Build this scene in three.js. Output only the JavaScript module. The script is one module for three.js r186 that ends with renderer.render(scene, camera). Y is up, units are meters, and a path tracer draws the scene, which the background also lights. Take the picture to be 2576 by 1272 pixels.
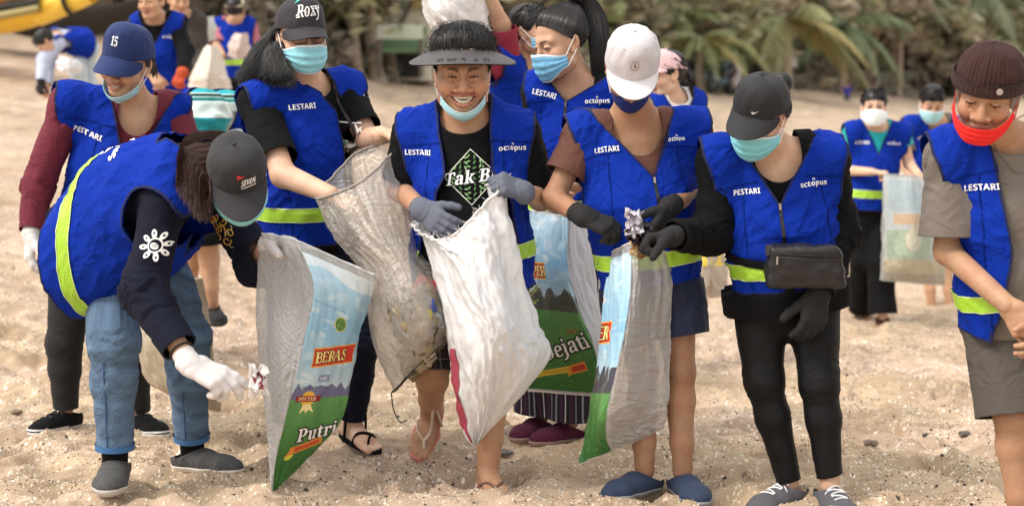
import * as THREE from 'three';
import { mergeGeometries } from 'three/addons/utils/BufferGeometryUtils.js';
import { createNoise3D } from 'simplex-noise';

// ---------------------------------------------------------------- camera, sky, sun, exposure
const scene = new THREE.Scene();
const CAM_H = 1.16, FPX = 3800, PITCH = 0.0699;
const camera = new THREE.PerspectiveCamera(2 * Math.atan(636 / FPX) * 180 / Math.PI, 1024 / 505, 0.1, 900);
camera.position.set(0, CAM_H, 0);
camera.rotation.x = -PITCH;
camera.focus = 5.15;
camera.userData.fStop = 2.3;

{ // bright, slightly warm overcast sky, brighter overhead and towards the veiled sun
  const w = 256, h = 128, data = new Float32Array(w * h * 4);
  const sun = new THREE.Vector3(-0.6, 0.72, 0.32).normalize();
  for (let y = 0; y < h; y++) for (let x = 0; x < w; x++) {
    const th = (y + 0.5) / h * Math.PI - Math.PI / 2, ph = (x + 0.5) / w * 2 * Math.PI - Math.PI;
    const d = new THREE.Vector3(Math.cos(th) * Math.cos(ph), Math.sin(th), Math.cos(th) * Math.sin(ph));
    const up = Math.max(0, d.y), c = Math.max(0, d.dot(sun));
    let L = (0.74 + 0.26 * up) * 0.8 + 0.9 * Math.pow(c, 5) ;
    L *= 1 + 0.08 * Math.sin(d.x * 7 + d.z * 3) * Math.sin(d.z * 6 + d.y * 4);
    if (d.y < 0) L *= 0.55;
    const i = (y * w + x) * 4;
    data[i] = L * 1.0; data[i + 1] = L * 0.985; data[i + 2] = L * 0.97; data[i + 3] = 1;
  }
  const sky = new THREE.DataTexture(data, w, h, THREE.RGBAFormat, THREE.FloatType);
  sky.mapping = THREE.EquirectangularReflectionMapping; sky.magFilter = THREE.LinearFilter; sky.needsUpdate = true;
  scene.background = sky; scene.environment = sky;
}
const sun = new THREE.DirectionalLight(0xfff5e8, 1.5);
sun.position.set(-6, 7.2, 3.2 - 5); sun.target.position.set(0, 0, -5);
sun.castShadow = true; sun.shadow.radius = 32; sun.shadow.mapSize.set(2048, 2048);
Object.assign(sun.shadow.camera, { left: -8, right: 8, top: 8, bottom: -8, near: 0.5, far: 60 });
scene.add(sun, sun.target);

const renderer = new THREE.WebGLRenderer({ antialias: true });
renderer.shadowMap.enabled = true;
renderer.toneMapping = THREE.LinearToneMapping;
renderer.toneMappingExposure = 1.72;

// ---------------------------------------------------------------- small helpers
const { sin, cos, PI, abs, min, max, sqrt, hypot, floor, pow, exp, tan, atan2 } = Math;
let seed_ = 12345;
const rnd = () => { seed_ = (seed_ + 0x6d2b79f5) | 0; let t = Math.imul(seed_ ^ (seed_ >>> 15), 1 | seed_); t = (t + Math.imul(t ^ (t >>> 7), 61 | t)) ^ t; return ((t ^ (t >>> 14)) >>> 0) / 4294967296; };
const rr = (a, b) => a + (b - a) * rnd();
const N3 = createNoise3D(() => rnd());
const V = (x, y, z) => new THREE.Vector3(x, y, z);
const lerp = (a, b, t) => a + (b - a) * t, clamp = (x, a = 0, b = 1) => x < a ? a : x > b ? b : x;
const sst = (a, b, x) => { const t = clamp((x - a) / (b - a)); return t * t * (3 - 2 * t); };
const mixV = (a, b, t) => a.clone().lerp(b, t);
const lin = (hex) => new THREE.Color(hex);
// the point that stands at depth d (metres in front of the camera) on the sight line of (u, v)
function P(u, v, d) {
  const x = (u - 1288) / FPX, y = -(v - 636) / FPX, c = cos(PITCH), s = sin(PITCH);
  const dy = y * c - s, dz = -c - y * s, k = d / -dz;
  return V(x * k, CAM_H + dy * k, -d);
}
const names = {};
function numbered(n) { const k = names[n] = (names[n] ?? -1) + 1; return k ? n + '_' + String(k).padStart(3, '0') : n; }
function thing(name, label, category, pos, group) {
  const o = new THREE.Group(); o.name = numbered(name); scene.add(o);
  if (pos) o.position.copy(pos);
  o.userData = { label, category }; if (group) o.userData.group = group;
  o.updateMatrixWorld(true);
  return o;
}
// a mesh given in world coordinates, hung under parent
function part(name, geo, mat, parent, label) {
  const m = new THREE.Mesh(geo, mat); m.name = name; m.castShadow = m.receiveShadow = true;
  if (parent) {
    let p = parent, off = V(0, 0, 0);
    if (!parent.isMesh) off = parent.position;
    else { p = parent; off = parent.userData_origin ?? V(0, 0, 0); }
    geo.translate(-off.x, -off.y, -off.z); m.userData_origin = off.clone();
    p.add(m);
  }
  if (label) m.userData.label = label;
  return m;
}
function tag(o, label, category, group) { o.userData.label = label; o.userData.category = category; if (group) o.userData.group = group; return o; }
function solo(name, geo, mat, label, category, group) { const m = new THREE.Mesh(geo, mat); m.name = numbered(name); m.castShadow = m.receiveShadow = true; scene.add(m); return tag(m, label, category, group); }
function geoOf(pos, idx, uv, col) {
  const g = new THREE.BufferGeometry();
  g.setAttribute('position', new THREE.Float32BufferAttribute(pos, 3));
  if (uv) g.setAttribute('uv', new THREE.Float32BufferAttribute(uv, 2));
  if (col) g.setAttribute('color', new THREE.Float32BufferAttribute(col, 3));
  g.setIndex(idx); g.computeVertexNormals();
  return g;
}
function merge(list) {
  list = list.filter((g) => g && g.attributes.position.count);
  const keep = new Set(Object.keys(list[0].attributes).filter((k) => list.every((g) => g.attributes[k])));
  return mergeGeometries(list.map((g) => { let h = g.clone(); for (const k of Object.keys(h.attributes)) if (!keep.has(k)) h.deleteAttribute(k); if (!h.index) { const n = h.attributes.position.count; h.setIndex([...Array(n).keys()]); } return h; }));
}
const box = (w, h, d, x = 0, y = 0, z = 0) => { const g = new THREE.BoxGeometry(w, h, d); g.translate(x, y, z); return g; };

// tube through points (Catmull-Rom) with a radius per position
function tube(pts, rad, sides = 6, seg = 4, flat = 1) {
  const c = pts.length > 2 ? new THREE.CatmullRomCurve3(pts, false, 'centripetal') : new THREE.LineCurve3(pts[0], pts[1]);
  const n = max(1, (pts.length - 1) * seg), pos = [], idx = [], uv = [];
  let nrm = null;
  for (let i = 0; i <= n; i++) {
    const t = i / n, p = c.getPoint(t), d = c.getTangent(t).normalize();
    if (!nrm) { nrm = abs(d.y) < 0.9 ? V(0, 1, 0) : V(1, 0, 0); }
    nrm = nrm.clone().addScaledVector(d, -nrm.dot(d)).normalize();
    const b = d.clone().cross(nrm), r = typeof rad === 'function' ? rad(t) : rad;
    for (let k = 0; k <= sides; k++) { const a = k / sides * 2 * PI; const q = p.clone().addScaledVector(nrm, cos(a) * r).addScaledVector(b, sin(a) * r * flat); pos.push(q.x, q.y, q.z); uv.push(k / sides, t); }
  }
  for (let i = 0; i < n; i++) for (let k = 0; k < sides; k++) { const a = i * (sides + 1) + k, b = a + sides + 1; idx.push(a, b, a + 1, b, b + 1, a + 1); }
  return geoOf(pos, idx, uv);
}
// a sheet f(s, t) -> Vector3 | null, nu x nv cells
function sheet(f, nu, nv, thick = 0) {
  const pos = [], idx = [], uv = [], ok = [];
  for (let j = 0; j <= nv; j++) for (let i = 0; i <= nu; i++) { const p = f(i / nu, j / nv); ok.push(!!p); pos.push(p ? p.x : 0, p ? p.y : 0, p ? p.z : 0); uv.push(i / nu, j / nv); }
  for (let j = 0; j < nv; j++) for (let i = 0; i < nu; i++) { const a = j * (nu + 1) + i, b = a + 1, c = a + nu + 1, d = c + 1; if (ok[a] && ok[b] && ok[c] && ok[d]) idx.push(a, b, d, a, d, c); }
  const g = geoOf(pos, idx, uv);
  if (!thick) return g;
  const n = g.attributes.normal, m = pos.length / 3, P2 = pos.slice(), ix = idx.slice(), uv2 = uv.concat(uv);
  for (let i = 0; i < m; i++) P2.push(pos[3 * i] - n.getX(i) * thick, pos[3 * i + 1] - n.getY(i) * thick, pos[3 * i + 2] - n.getZ(i) * thick);
  for (let i = 0; i < idx.length; i += 3) ix.push(idx[i] + m, idx[i + 2] + m, idx[i + 1] + m);
  const edge = new Map();
  for (let i = 0; i < idx.length; i += 3) for (let e = 0; e < 3; e++) { const a = idx[i + e], b = idx[i + (e + 1) % 3]; const k = a < b ? a * 1e6 + b : b * 1e6 + a; edge.has(k) ? edge.set(k, null) : edge.set(k, [a, b]); }
  for (const e of edge.values()) if (e) ix.push(e[0], e[0] + m, e[1], e[1], e[0] + m, e[1] + m);
  return geoOf(P2, ix, uv2);
}

// ---------------------------------------------------------------- distance fields
const smin = (a, b, k) => { const h = k - abs(a - b); return h > 0 ? min(a, b) - h * h / (4 * k) : min(a, b); };
const smax = (a, b, k) => -smin(-a, -b, k);
class Field {
  constructor() { this.p = []; this.lo = V(1e9, 1e9, 1e9); this.hi = V(-1e9, -1e9, -1e9); }
  add(c, R, f, k, sub) {
    this.p.push({ x: c.x, y: c.y, z: c.z, R, f, k, sub });
    if (!sub) { this.lo.min(c.clone().subScalar(R)); this.hi.max(c.clone().addScalar(R)); }
    return this;
  }
  rc(a, b, ra, rb, k = 0.03, sub) { // tapered capsule
    const ax = a.x, ay = a.y, az = a.z, bx = b.x - ax, by = b.y - ay, bz = b.z - az, q = 1 / max(1e-9, bx * bx + by * by + bz * bz), dr = rb - ra;
    return this.add(mixV(a, b, 0.5), a.distanceTo(b) / 2 + max(ra, rb), (x, y, z) => { x -= ax; y -= ay; z -= az; let h = (x * bx + y * by + z * bz) * q; h = h < 0 ? 0 : h > 1 ? 1 : h; x -= bx * h; y -= by * h; z -= bz * h; return sqrt(x * x + y * y + z * z) - ra - dr * h; }, k, sub);
  }
  sp(c, r, k, sub) { return this.rc(c, c, r, r, k, sub); }
  ec(a, b, side, A, B, k = 0.03, sub) { // capsule with an oval section, A = [half width, half depth] at a
    const ax = a.x, ay = a.y, az = a.z, ln = max(1e-6, a.distanceTo(b)), tx = (b.x - ax) / ln, ty = (b.y - ay) / ln, tz = (b.z - az) / ln;
    const sd = side.clone().addScaledVector(V(tx, ty, tz), -side.dot(V(tx, ty, tz))).normalize(), sx = sd.x, sy = sd.y, sz = sd.z, fr = V(tx, ty, tz).cross(sd), fx = fr.x, fy = fr.y, fz = fr.z;
    return this.add(mixV(a, b, 0.5), ln / 2 + max(...A, ...B), (x, y, z) => {
      x -= ax; y -= ay; z -= az; let t = x * tx + y * ty + z * tz; const h = t < 0 ? 0 : t > ln ? 1 : t / ln; t -= h * ln;
      const rx = A[0] + (B[0] - A[0]) * h, rz = A[1] + (B[1] - A[1]) * h, rt = min(rx, rz); let s = (x * sx + y * sy + z * sz) / rx, f = (x * fx + y * fy + z * fz) / rz; t /= rt;
      const k0 = sqrt(s * s + f * f + t * t); if (k0 < 1e-4) return -rt; s /= rx; f /= rz; t /= rt; return k0 * (k0 - 1) / sqrt(s * s + f * f + t * t);
    }, k, sub);
  }
  el(c, r, k = 0.02, sub, q) { // ellipsoid, r = Vector3
    const m = q ? new THREE.Matrix4().makeRotationFromQuaternion(q.clone().invert()).elements : null;
    return this.add(c, max(r.x, r.y, r.z), (x, y, z) => {
      x -= c.x; y -= c.y; z -= c.z;
      if (m) { const X = m[0] * x + m[4] * y + m[8] * z, Y = m[1] * x + m[5] * y + m[9] * z; z = m[2] * x + m[6] * y + m[10] * z; x = X; y = Y; }
      let a = x / r.x, b = y / r.y, d = z / r.z; const k0 = sqrt(a * a + b * b + d * d); if (k0 < 1e-4) return -min(r.x, r.y, r.z); a /= r.x; b /= r.y; d /= r.z; return k0 * (k0 - 1) / sqrt(a * a + b * b + d * d);
    }, k, sub);
  }
  fn(off = 0) {
    const pr = this.p;
    return (x, y, z) => {
      let d = 1e3;
      for (let i = 0; i < pr.length; i++) {
        const p = pr[i], dx = x - p.x, dy = y - p.y, dz = z - p.z, lb = sqrt(dx * dx + dy * dy + dz * dz) - p.R;
        if (p.sub) { if (lb < p.k + 0.002) d = smax(d, -p.f(x, y, z), p.k); }
        else if (lb < d + p.k) d = smin(d, p.f(x, y, z), p.k);
      }
      return d - off;
    };
  }
}
// surface of f = 0 inside a box (surface nets, vertices pulled onto the surface)
function surf(f, lo, hi, c, pad = 0.03) {
  const x0 = lo.x - pad, y0 = lo.y - pad, z0 = lo.z - pad, nx = Math.ceil((hi.x + pad - x0) / c) + 1, ny = Math.ceil((hi.y + pad - y0) / c) + 1, nz = Math.ceil((hi.z + pad - z0) / c) + 1;
  const val = new Float32Array(nx * ny * nz), B = 6, lim = c * B * 0.87 * 1.35;
  for (let bz = 0; bz < nz; bz += B) for (let by = 0; by < ny; by += B) for (let bx = 0; bx < nx; bx += B) {
    const m = f(x0 + (bx + B / 2 - .5) * c, y0 + (by + B / 2 - .5) * c, z0 + (bz + B / 2 - .5) * c), skip = abs(m) > lim;
    for (let k = bz; k < min(bz + B, nz); k++) for (let j = by; j < min(by + B, ny); j++) for (let i = bx, o = (k * ny + j) * nx + bx; i < min(bx + B, nx); i++, o++) val[o] = skip ? m : f(x0 + i * c, y0 + j * c, z0 + k * c);
  }
  const id = new Int32Array(nx * ny * nz).fill(-1), pos = [], idx = [];
  const off = [0, 1, nx, nx + 1, nx * ny, nx * ny + 1, nx * ny + nx, nx * ny + nx + 1];
  const E = [[0, 1], [2, 3], [4, 5], [6, 7], [0, 2], [1, 3], [4, 6], [5, 7], [0, 4], [1, 5], [2, 6], [3, 7]];
  for (let k = 0; k < nz - 1; k++) for (let j = 0; j < ny - 1; j++) for (let i = 0, o = (k * ny + j) * nx; i < nx - 1; i++, o++) {
    let mask = 0; for (let q = 0; q < 8; q++) if (val[o + off[q]] < 0) mask |= 1 << q;
    if (mask === 0 || mask === 255) continue;
    let n = 0, X = 0, Y = 0, Z = 0;
    for (const [a, b] of E) { const A = mask >> a & 1, Bq = mask >> b & 1; if (A === Bq) continue; const va = val[o + off[a]], vb = val[o + off[b]], t = va / (va - vb); X += (a & 1) + ((b & 1) - (a & 1)) * t; Y += (a >> 1 & 1) + ((b >> 1 & 1) - (a >> 1 & 1)) * t; Z += (a >> 2) + ((b >> 2) - (a >> 2)) * t; n++; }
    id[o] = pos.length / 3; pos.push(x0 + (i + X / n) * c, y0 + (j + Y / n) * c, z0 + (k + Z / n) * c);
  }
  const quad = (a, b, d, e, flip) => { if (a < 0 || b < 0 || d < 0 || e < 0) return; flip ? idx.push(a, d, b, a, e, d) : idx.push(a, b, d, a, d, e); };
  for (let k = 1; k < nz - 1; k++) for (let j = 1; j < ny - 1; j++) for (let i = 1, o = (k * ny + j) * nx + 1; i < nx - 1; i++, o++) {
    const s = val[o] < 0;
    if (s !== val[o + 1] < 0) quad(id[o - nx - nx * ny], id[o - nx * ny], id[o], id[o - nx], !s);
    if (s !== val[o + nx] < 0) quad(id[o - 1 - nx * ny], id[o - 1], id[o], id[o - nx * ny], !s);
    if (s !== val[o + nx * ny] < 0) quad(id[o - 1 - nx], id[o - nx], id[o], id[o - 1], !s);
  }
  const e = c * 0.2;
  for (let i = 0; i < pos.length; i += 3) for (let it = 0; it < 2; it++) {
    const x = pos[i], y = pos[i + 1], z = pos[i + 2], d = f(x, y, z); let gx = f(x + e, y, z) - d, gy = f(x, y + e, z) - d, gz = f(x, y, z + e) - d; const g = hypot(gx, gy, gz); if (g < 1e-9) break;
    const st = clamp(d / (g / e), -c * .7, c * .7) / g; pos[i] -= gx * st; pos[i + 1] -= gy * st; pos[i + 2] -= gz * st;
  }
  return geoOf(pos, idx);
}
const surfOf = (F, c, off = 0, extra) => { const b = F.fn(off); return surf(extra ? (x, y, z) => { const d = b(x, y, z); return abs(d) < 0.06 ? d - extra(x, y, z) : d; } : b, F.lo, F.hi, c, 0.04 + max(0, off)); };
// the surface of f pushed out by the folds w
function surfW(f, w, lo, hi, c, pad) { const g = surf(f, lo, hi, c, pad), p = g.attributes.position, n = g.attributes.normal; for (let i = 0; i < p.count; i++) { const x = p.getX(i), y = p.getY(i), z = p.getZ(i), d = w(x, y, z); p.setXYZ(i, x + n.getX(i) * d, y + n.getY(i) * d, z + n.getZ(i) * d); } g.computeVertexNormals(); return g; }
// keep the part of a mesh where g <= 0, with a clean cut edge; rim > 0 turns the edge in by that much
function clip(geo, g, rim = 0) {
  const p = geo.attributes.position, nm = geo.attributes.normal, n = p.count, val = new Float32Array(n), pos = Array.from(p.array), nor = Array.from(nm.array), idx = [], src = geo.index.array;
  for (let i = 0; i < n; i++) val[i] = g(pos[3 * i], pos[3 * i + 1], pos[3 * i + 2]);
  const cut = new Map(), border = [];
  const mid = (a, b) => {
    const k = a < b ? a * 2e6 + b : b * 2e6 + a; if (cut.has(k)) return cut.get(k);
    let t0 = 0, t1 = 1, va = val[a], vb = val[b], t = va / (va - vb);
    for (let it = 0; it < 5; it++) { const m = g(lerp(pos[3 * a], pos[3 * b], t), lerp(pos[3 * a + 1], pos[3 * b + 1], t), lerp(pos[3 * a + 2], pos[3 * b + 2], t)); if ((m <= 0) === (va <= 0)) t0 = t; else t1 = t; t = it < 1 ? (t0 + t1) / 2 : (t0 + t1) / 2; }
    const id = pos.length / 3; for (let c = 0; c < 3; c++) { pos.push(lerp(pos[3 * a + c], pos[3 * b + c], t)); nor.push(lerp(nor[3 * a + c], nor[3 * b + c], t)); }
    cut.set(k, id); return id;
  };
  for (let i = 0; i < src.length; i += 3) {
    const t = [src[i], src[i + 1], src[i + 2]], s = t.map((q) => val[q] <= 0), c = s[0] + s[1] + s[2];
    if (c === 3) idx.push(...t);
    else if (c === 1) { const k = s.indexOf(true), a = t[k], b = t[(k + 1) % 3], d = t[(k + 2) % 3], m = mid(a, b), q = mid(a, d); idx.push(a, m, q); border.push([m, q]); }
    else if (c === 2) { const k = s.indexOf(false), a = t[k], b = t[(k + 1) % 3], d = t[(k + 2) % 3], m = mid(a, b), q = mid(a, d); idx.push(m, b, d, m, d, q); border.push([q, m]); }
  }
  if (rim) { const low = new Map(), dn = (i) => { if (!low.has(i)) { low.set(i, pos.length / 3); for (let c = 0; c < 3; c++) { pos.push(pos[3 * i + c] - nor[3 * i + c] * rim); nor.push(nor[3 * i + c]); } } return low.get(i); }; for (const [a, b] of border) idx.push(a, dn(a), b, b, dn(a), dn(b)); }
  // drop unused vertices
  const map = new Int32Array(pos.length / 3).fill(-1), P2 = [], N2 = []; for (let i = 0; i < idx.length; i++) { let m = map[idx[i]]; if (m < 0) { m = map[idx[i]] = P2.length / 3; for (let c = 0; c < 3; c++) { P2.push(pos[3 * idx[i] + c]); N2.push(nor[3 * idx[i] + c]); } } idx[i] = m; }
  const out = new THREE.BufferGeometry(); out.setAttribute('position', new THREE.Float32BufferAttribute(P2, 3)); out.setAttribute('normal', new THREE.Float32BufferAttribute(N2, 3)); out.setIndex(idx);
  return out;
}
function puff(geo, d) { const p = geo.attributes.position, n = geo.attributes.normal; for (let i = 0; i < p.count; i++) p.setXYZ(i, p.getX(i) + n.getX(i) * d, p.getY(i) + n.getY(i) * d, p.getZ(i) + n.getZ(i) * d); return geo; }
function uvBy(geo, f) { const p = geo.attributes.position, uv = []; for (let i = 0; i < p.count; i++) uv.push(...f(p.getX(i), p.getY(i), p.getZ(i))); geo.setAttribute('uv', new THREE.Float32BufferAttribute(uv, 2)); return geo; }
function colBy(geo, f) { const p = geo.attributes.position, c = []; for (let i = 0; i < p.count; i++) c.push(...f(p.getX(i), p.getY(i), p.getZ(i))); geo.setAttribute('color', new THREE.Float32BufferAttribute(c, 3)); return geo; }
function march(f, o, d, tmax = 0.7) { let t = 0; for (let i = 0; i < 90; i++) { const s = f(o.x + d.x * t, o.y + d.y * t, o.z + d.z * t); if (s < 4e-4) return o.clone().addScaledVector(d, t); t += max(s * 0.75, 3e-4); if (t > tmax) return null; } return null; }
// a print or label lying on the surface of f: centre o outside the surface, seen along d
function decal(S, o, right, up, d, w, h, off = 0.003, nu = 14, nv = 6) {
  return sheet((s, t) => onto(S, o.clone().addScaledVector(right, (s - .5) * w).addScaledVector(up, (t - .5) * h), d, off), nu, nv);
}
// the point where a ray meets a cloth: S is a distance function, or { f, w } for a function and the folds that push it out
function onto(S, o, d, off) {
  const f = S.f ?? S, q = march(f, o, d); if (!q) return null; const e = 0.002, m = f(q.x, q.y, q.z), g = V(f(q.x + e, q.y, q.z) - m, f(q.x, q.y + e, q.z) - m, f(q.x, q.y, q.z + e) - m).normalize();
  return q.addScaledVector(g, off + (S.w ? S.w(q.x, q.y, q.z) : 0));
}

// ---------------------------------------------------------------- textures and materials
function canvas(w, h, draw) { const c = document.createElement('canvas'); c.width = w; c.height = h; const g = c.getContext('2d'); draw(g, w, h); return c; }
function tex(c, srgb = true, rep) { const t = new THREE.CanvasTexture(c); if (srgb) t.colorSpace = THREE.SRGBColorSpace; t.wrapS = t.wrapT = rep ? THREE.RepeatWrapping : THREE.ClampToEdgeWrapping; if (rep) t.repeat.set(rep, rep); return t; }
function noiseTex(n, f) { const d = new Uint8Array(n * n * 4); for (let y = 0; y < n; y++) for (let x = 0; x < n; x++) { const v = clamp(f(x / n, y / n)) * 255, i = (y * n + x) * 4; d[i] = d[i + 1] = d[i + 2] = v; d[i + 3] = 255; } const t = new THREE.DataTexture(d, n, n); t.magFilter = THREE.LinearFilter; t.wrapS = t.wrapT = THREE.RepeatWrapping; t.needsUpdate = true; return t; }
const tile = (x, y, f, s) => { const a = x * 2 * PI, b = y * 2 * PI, r = f / (2 * PI); return N3(cos(a) * r + s, sin(a) * r + cos(b) * r * 1.3, sin(b) * r * 1.3 - s); };
const weave = noiseTex(128, (x, y) => .5 + .25 * sin(x * 128 * PI / 2) * sin(y * 128 * PI / 2) + .25 * tile(x, y, 30, 3));
const knit = noiseTex(128, (x, y) => .5 + .4 * sin(x * 2 * PI * 16) + .15 * sin(y * 2 * PI * 24));
const creaseT = noiseTex(512, (x, y) => { const wx = x + .06 * tile(x, y, 4, 9), wy = y + .06 * tile(x, y, 4, 2), r = (f, s) => pow(1 - min(1, abs(tile(wx, wy, f, s)) * 2.6), 3); return .35 + .45 * r(7, 1) * (.5 + .5 * tile(x, y, 5, 7)) + .3 * r(13, 4) * (.5 + .5 * tile(x, y, 6, 3)) + .12 * tile(x, y, 5, 8) + .05 * r(30, 6); });
const creased = (k = .05) => { const t = creaseT.clone(); t.repeat.set(k, k); return t; };
const cloth = (hex, o = {}) => new THREE.MeshPhysicalMaterial({ color: hex, roughness: .86, sheen: .25, sheenRoughness: .6, sheenColor: new THREE.Color(hex).lerp(new THREE.Color(1, 1, 1), .35), bumpMap: weave, bumpScale: .0006, side: THREE.DoubleSide, ...o });
const std = (hex, rough = .7, o = {}) => new THREE.MeshStandardMaterial({ color: hex, roughness: rough, side: THREE.DoubleSide, ...o });
const inkCache = new Map();
function ink(key, w, h, draw, color = 0xf4f4f2, o = {}) { // print with cut-out alpha
  if (inkCache.has(key)) return inkCache.get(key);
  const c = canvas(w, h, (g) => { g.fillStyle = '#000'; g.fillRect(0, 0, w, h); g.fillStyle = g.strokeStyle = '#fff'; g.lineJoin = g.lineCap = 'round'; draw(g, w, h); });
  const m = new THREE.MeshStandardMaterial({ color, roughness: .7, alphaMap: tex(c, false), transparent: true, side: THREE.DoubleSide, ...o });
  inkCache.set(key, m); return m;
}
function fit(g, text, x, y, w, font, size) { g.font = font.replace('%', size); const k = w / g.measureText(text).width; g.save(); g.translate(x, y); g.scale(k, 1); g.textAlign = 'left'; g.textBaseline = 'middle'; g.fillText(text, 0, 0); g.restore(); }
// ---------------------------------------------------------------- people: shared materials
const SKIN = { tan: [0.56, 0.335, 0.215], brown: [0.46, 0.255, 0.155], dark: [0.33, 0.17, 0.1], light: [0.66, 0.43, 0.3] };
const M = {
  skin: new THREE.MeshPhysicalMaterial({ color: 0xffffff, vertexColors: true, roughness: .52, specularIntensity: .6, sheen: .15, sheenRoughness: .5, sheenColor: new THREE.Color(1, .8, .7) }),
  vest: cloth(0x062c96, { roughness: .85, sheen: 0, specularIntensity: .3, bumpMap: creased(.034), bumpScale: .0065 }), vest2: cloth(0x062c96, { roughness: .85, sheen: 0, specularIntensity: .3 }), pipe: cloth(0x0c1746, { sheen: 0 }), seam: cloth(0x04206f, { sheen: 0, specularIntensity: .2 }), zip: std(0x14151d, .5),
  lime: std(0xa7d63c, .45, { bumpMap: noiseTex(64, (x, y) => .5 + .5 * sin(x * 2 * PI * 8) * sin(y * 2 * PI * 8)), bumpScale: .0015 }), limeEdge: std(0xcfe59a, .45),
  black: cloth(0x08080a, { sheen: .03, specularIntensity: .4 }), black2: cloth(0x09090b, { sheen: .03, specularIntensity: .4 }), navy: cloth(0x0c1024, { sheen: .05, specularIntensity: .5 }), charcoal: cloth(0x1d1d20, { sheen: .05 }), maroon: cloth(0x641729, { sheen: .05, bumpMap: creased(.045), bumpScale: .005 }), brown: cloth(0x5f3b30, { sheen: .05, bumpMap: creased(.04), bumpScale: .005 }), grey: cloth(0x6f675f, { sheen: .05, bumpMap: creased(.034), bumpScale: .006 }), greyDark: cloth(0x524c46, { sheen: .05, bumpMap: creased(.034), bumpScale: .006 }), teal: cloth(0x1aa6b0), white: cloth(0xe4e3e2), pink: cloth(0xd9b4b8),
  jeans: cloth(0x3d6a9c), hairB: std(0x0f0d0e, .45), hairBr: std(0x3d231c, .5), hairG: std(0x8d8a86, .6), eye: std(0xffffff, .5, { vertexColors: true }), teeth: std(0xd6cbb8, .35), gum: std(0x3a1412, .5),
  mask: cloth(0x93d4e2, { roughness: .9, sheen: 0 }), maskP: cloth(0xa9d9e4, { sheen: 0 }), maskE: cloth(0xe6eff2, { sheen: 0 }), red: cloth(0xe3231f), loop: std(0xf1f0ee, .8), metal: std(0xb8b8b8, .3, { metalness: .9 }),
  gloveW: cloth(0xcfcbca, { bumpMap: knit, bumpScale: .0012, sheen: .1 }), gloveB: cloth(0x19181a, { sheen: .12 }), gloveG: cloth(0x5d6270, { bumpMap: knit, bumpScale: .0012 }),
};
const nz = (x, y, z, f, s = 0) => N3(x * f + s, y * f - s * 1.7, z * f + s * .6);
const frame = (o, s, u) => { u = u.clone().normalize(); s = s.clone().addScaledVector(u, -s.dot(u)).normalize(); const f = s.clone().cross(u); return { o: o.clone(), s, u, f, pt: (a, h, c = 0) => o.clone().addScaledVector(s, a).addScaledVector(u, h).addScaledVector(f, c), loc: (x, y, z) => { x -= o.x; y -= o.y; z -= o.z; return [x * s.x + y * s.y + z * s.z, x * u.x + y * u.y + z * u.z, x * f.x + y * f.y + z * f.z]; } }; };
const matOf = (T, k = 1) => new THREE.Matrix4().makeBasis(T.s, T.u, T.f).scale(V(k, k, k)).setPosition(T.o);

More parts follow.
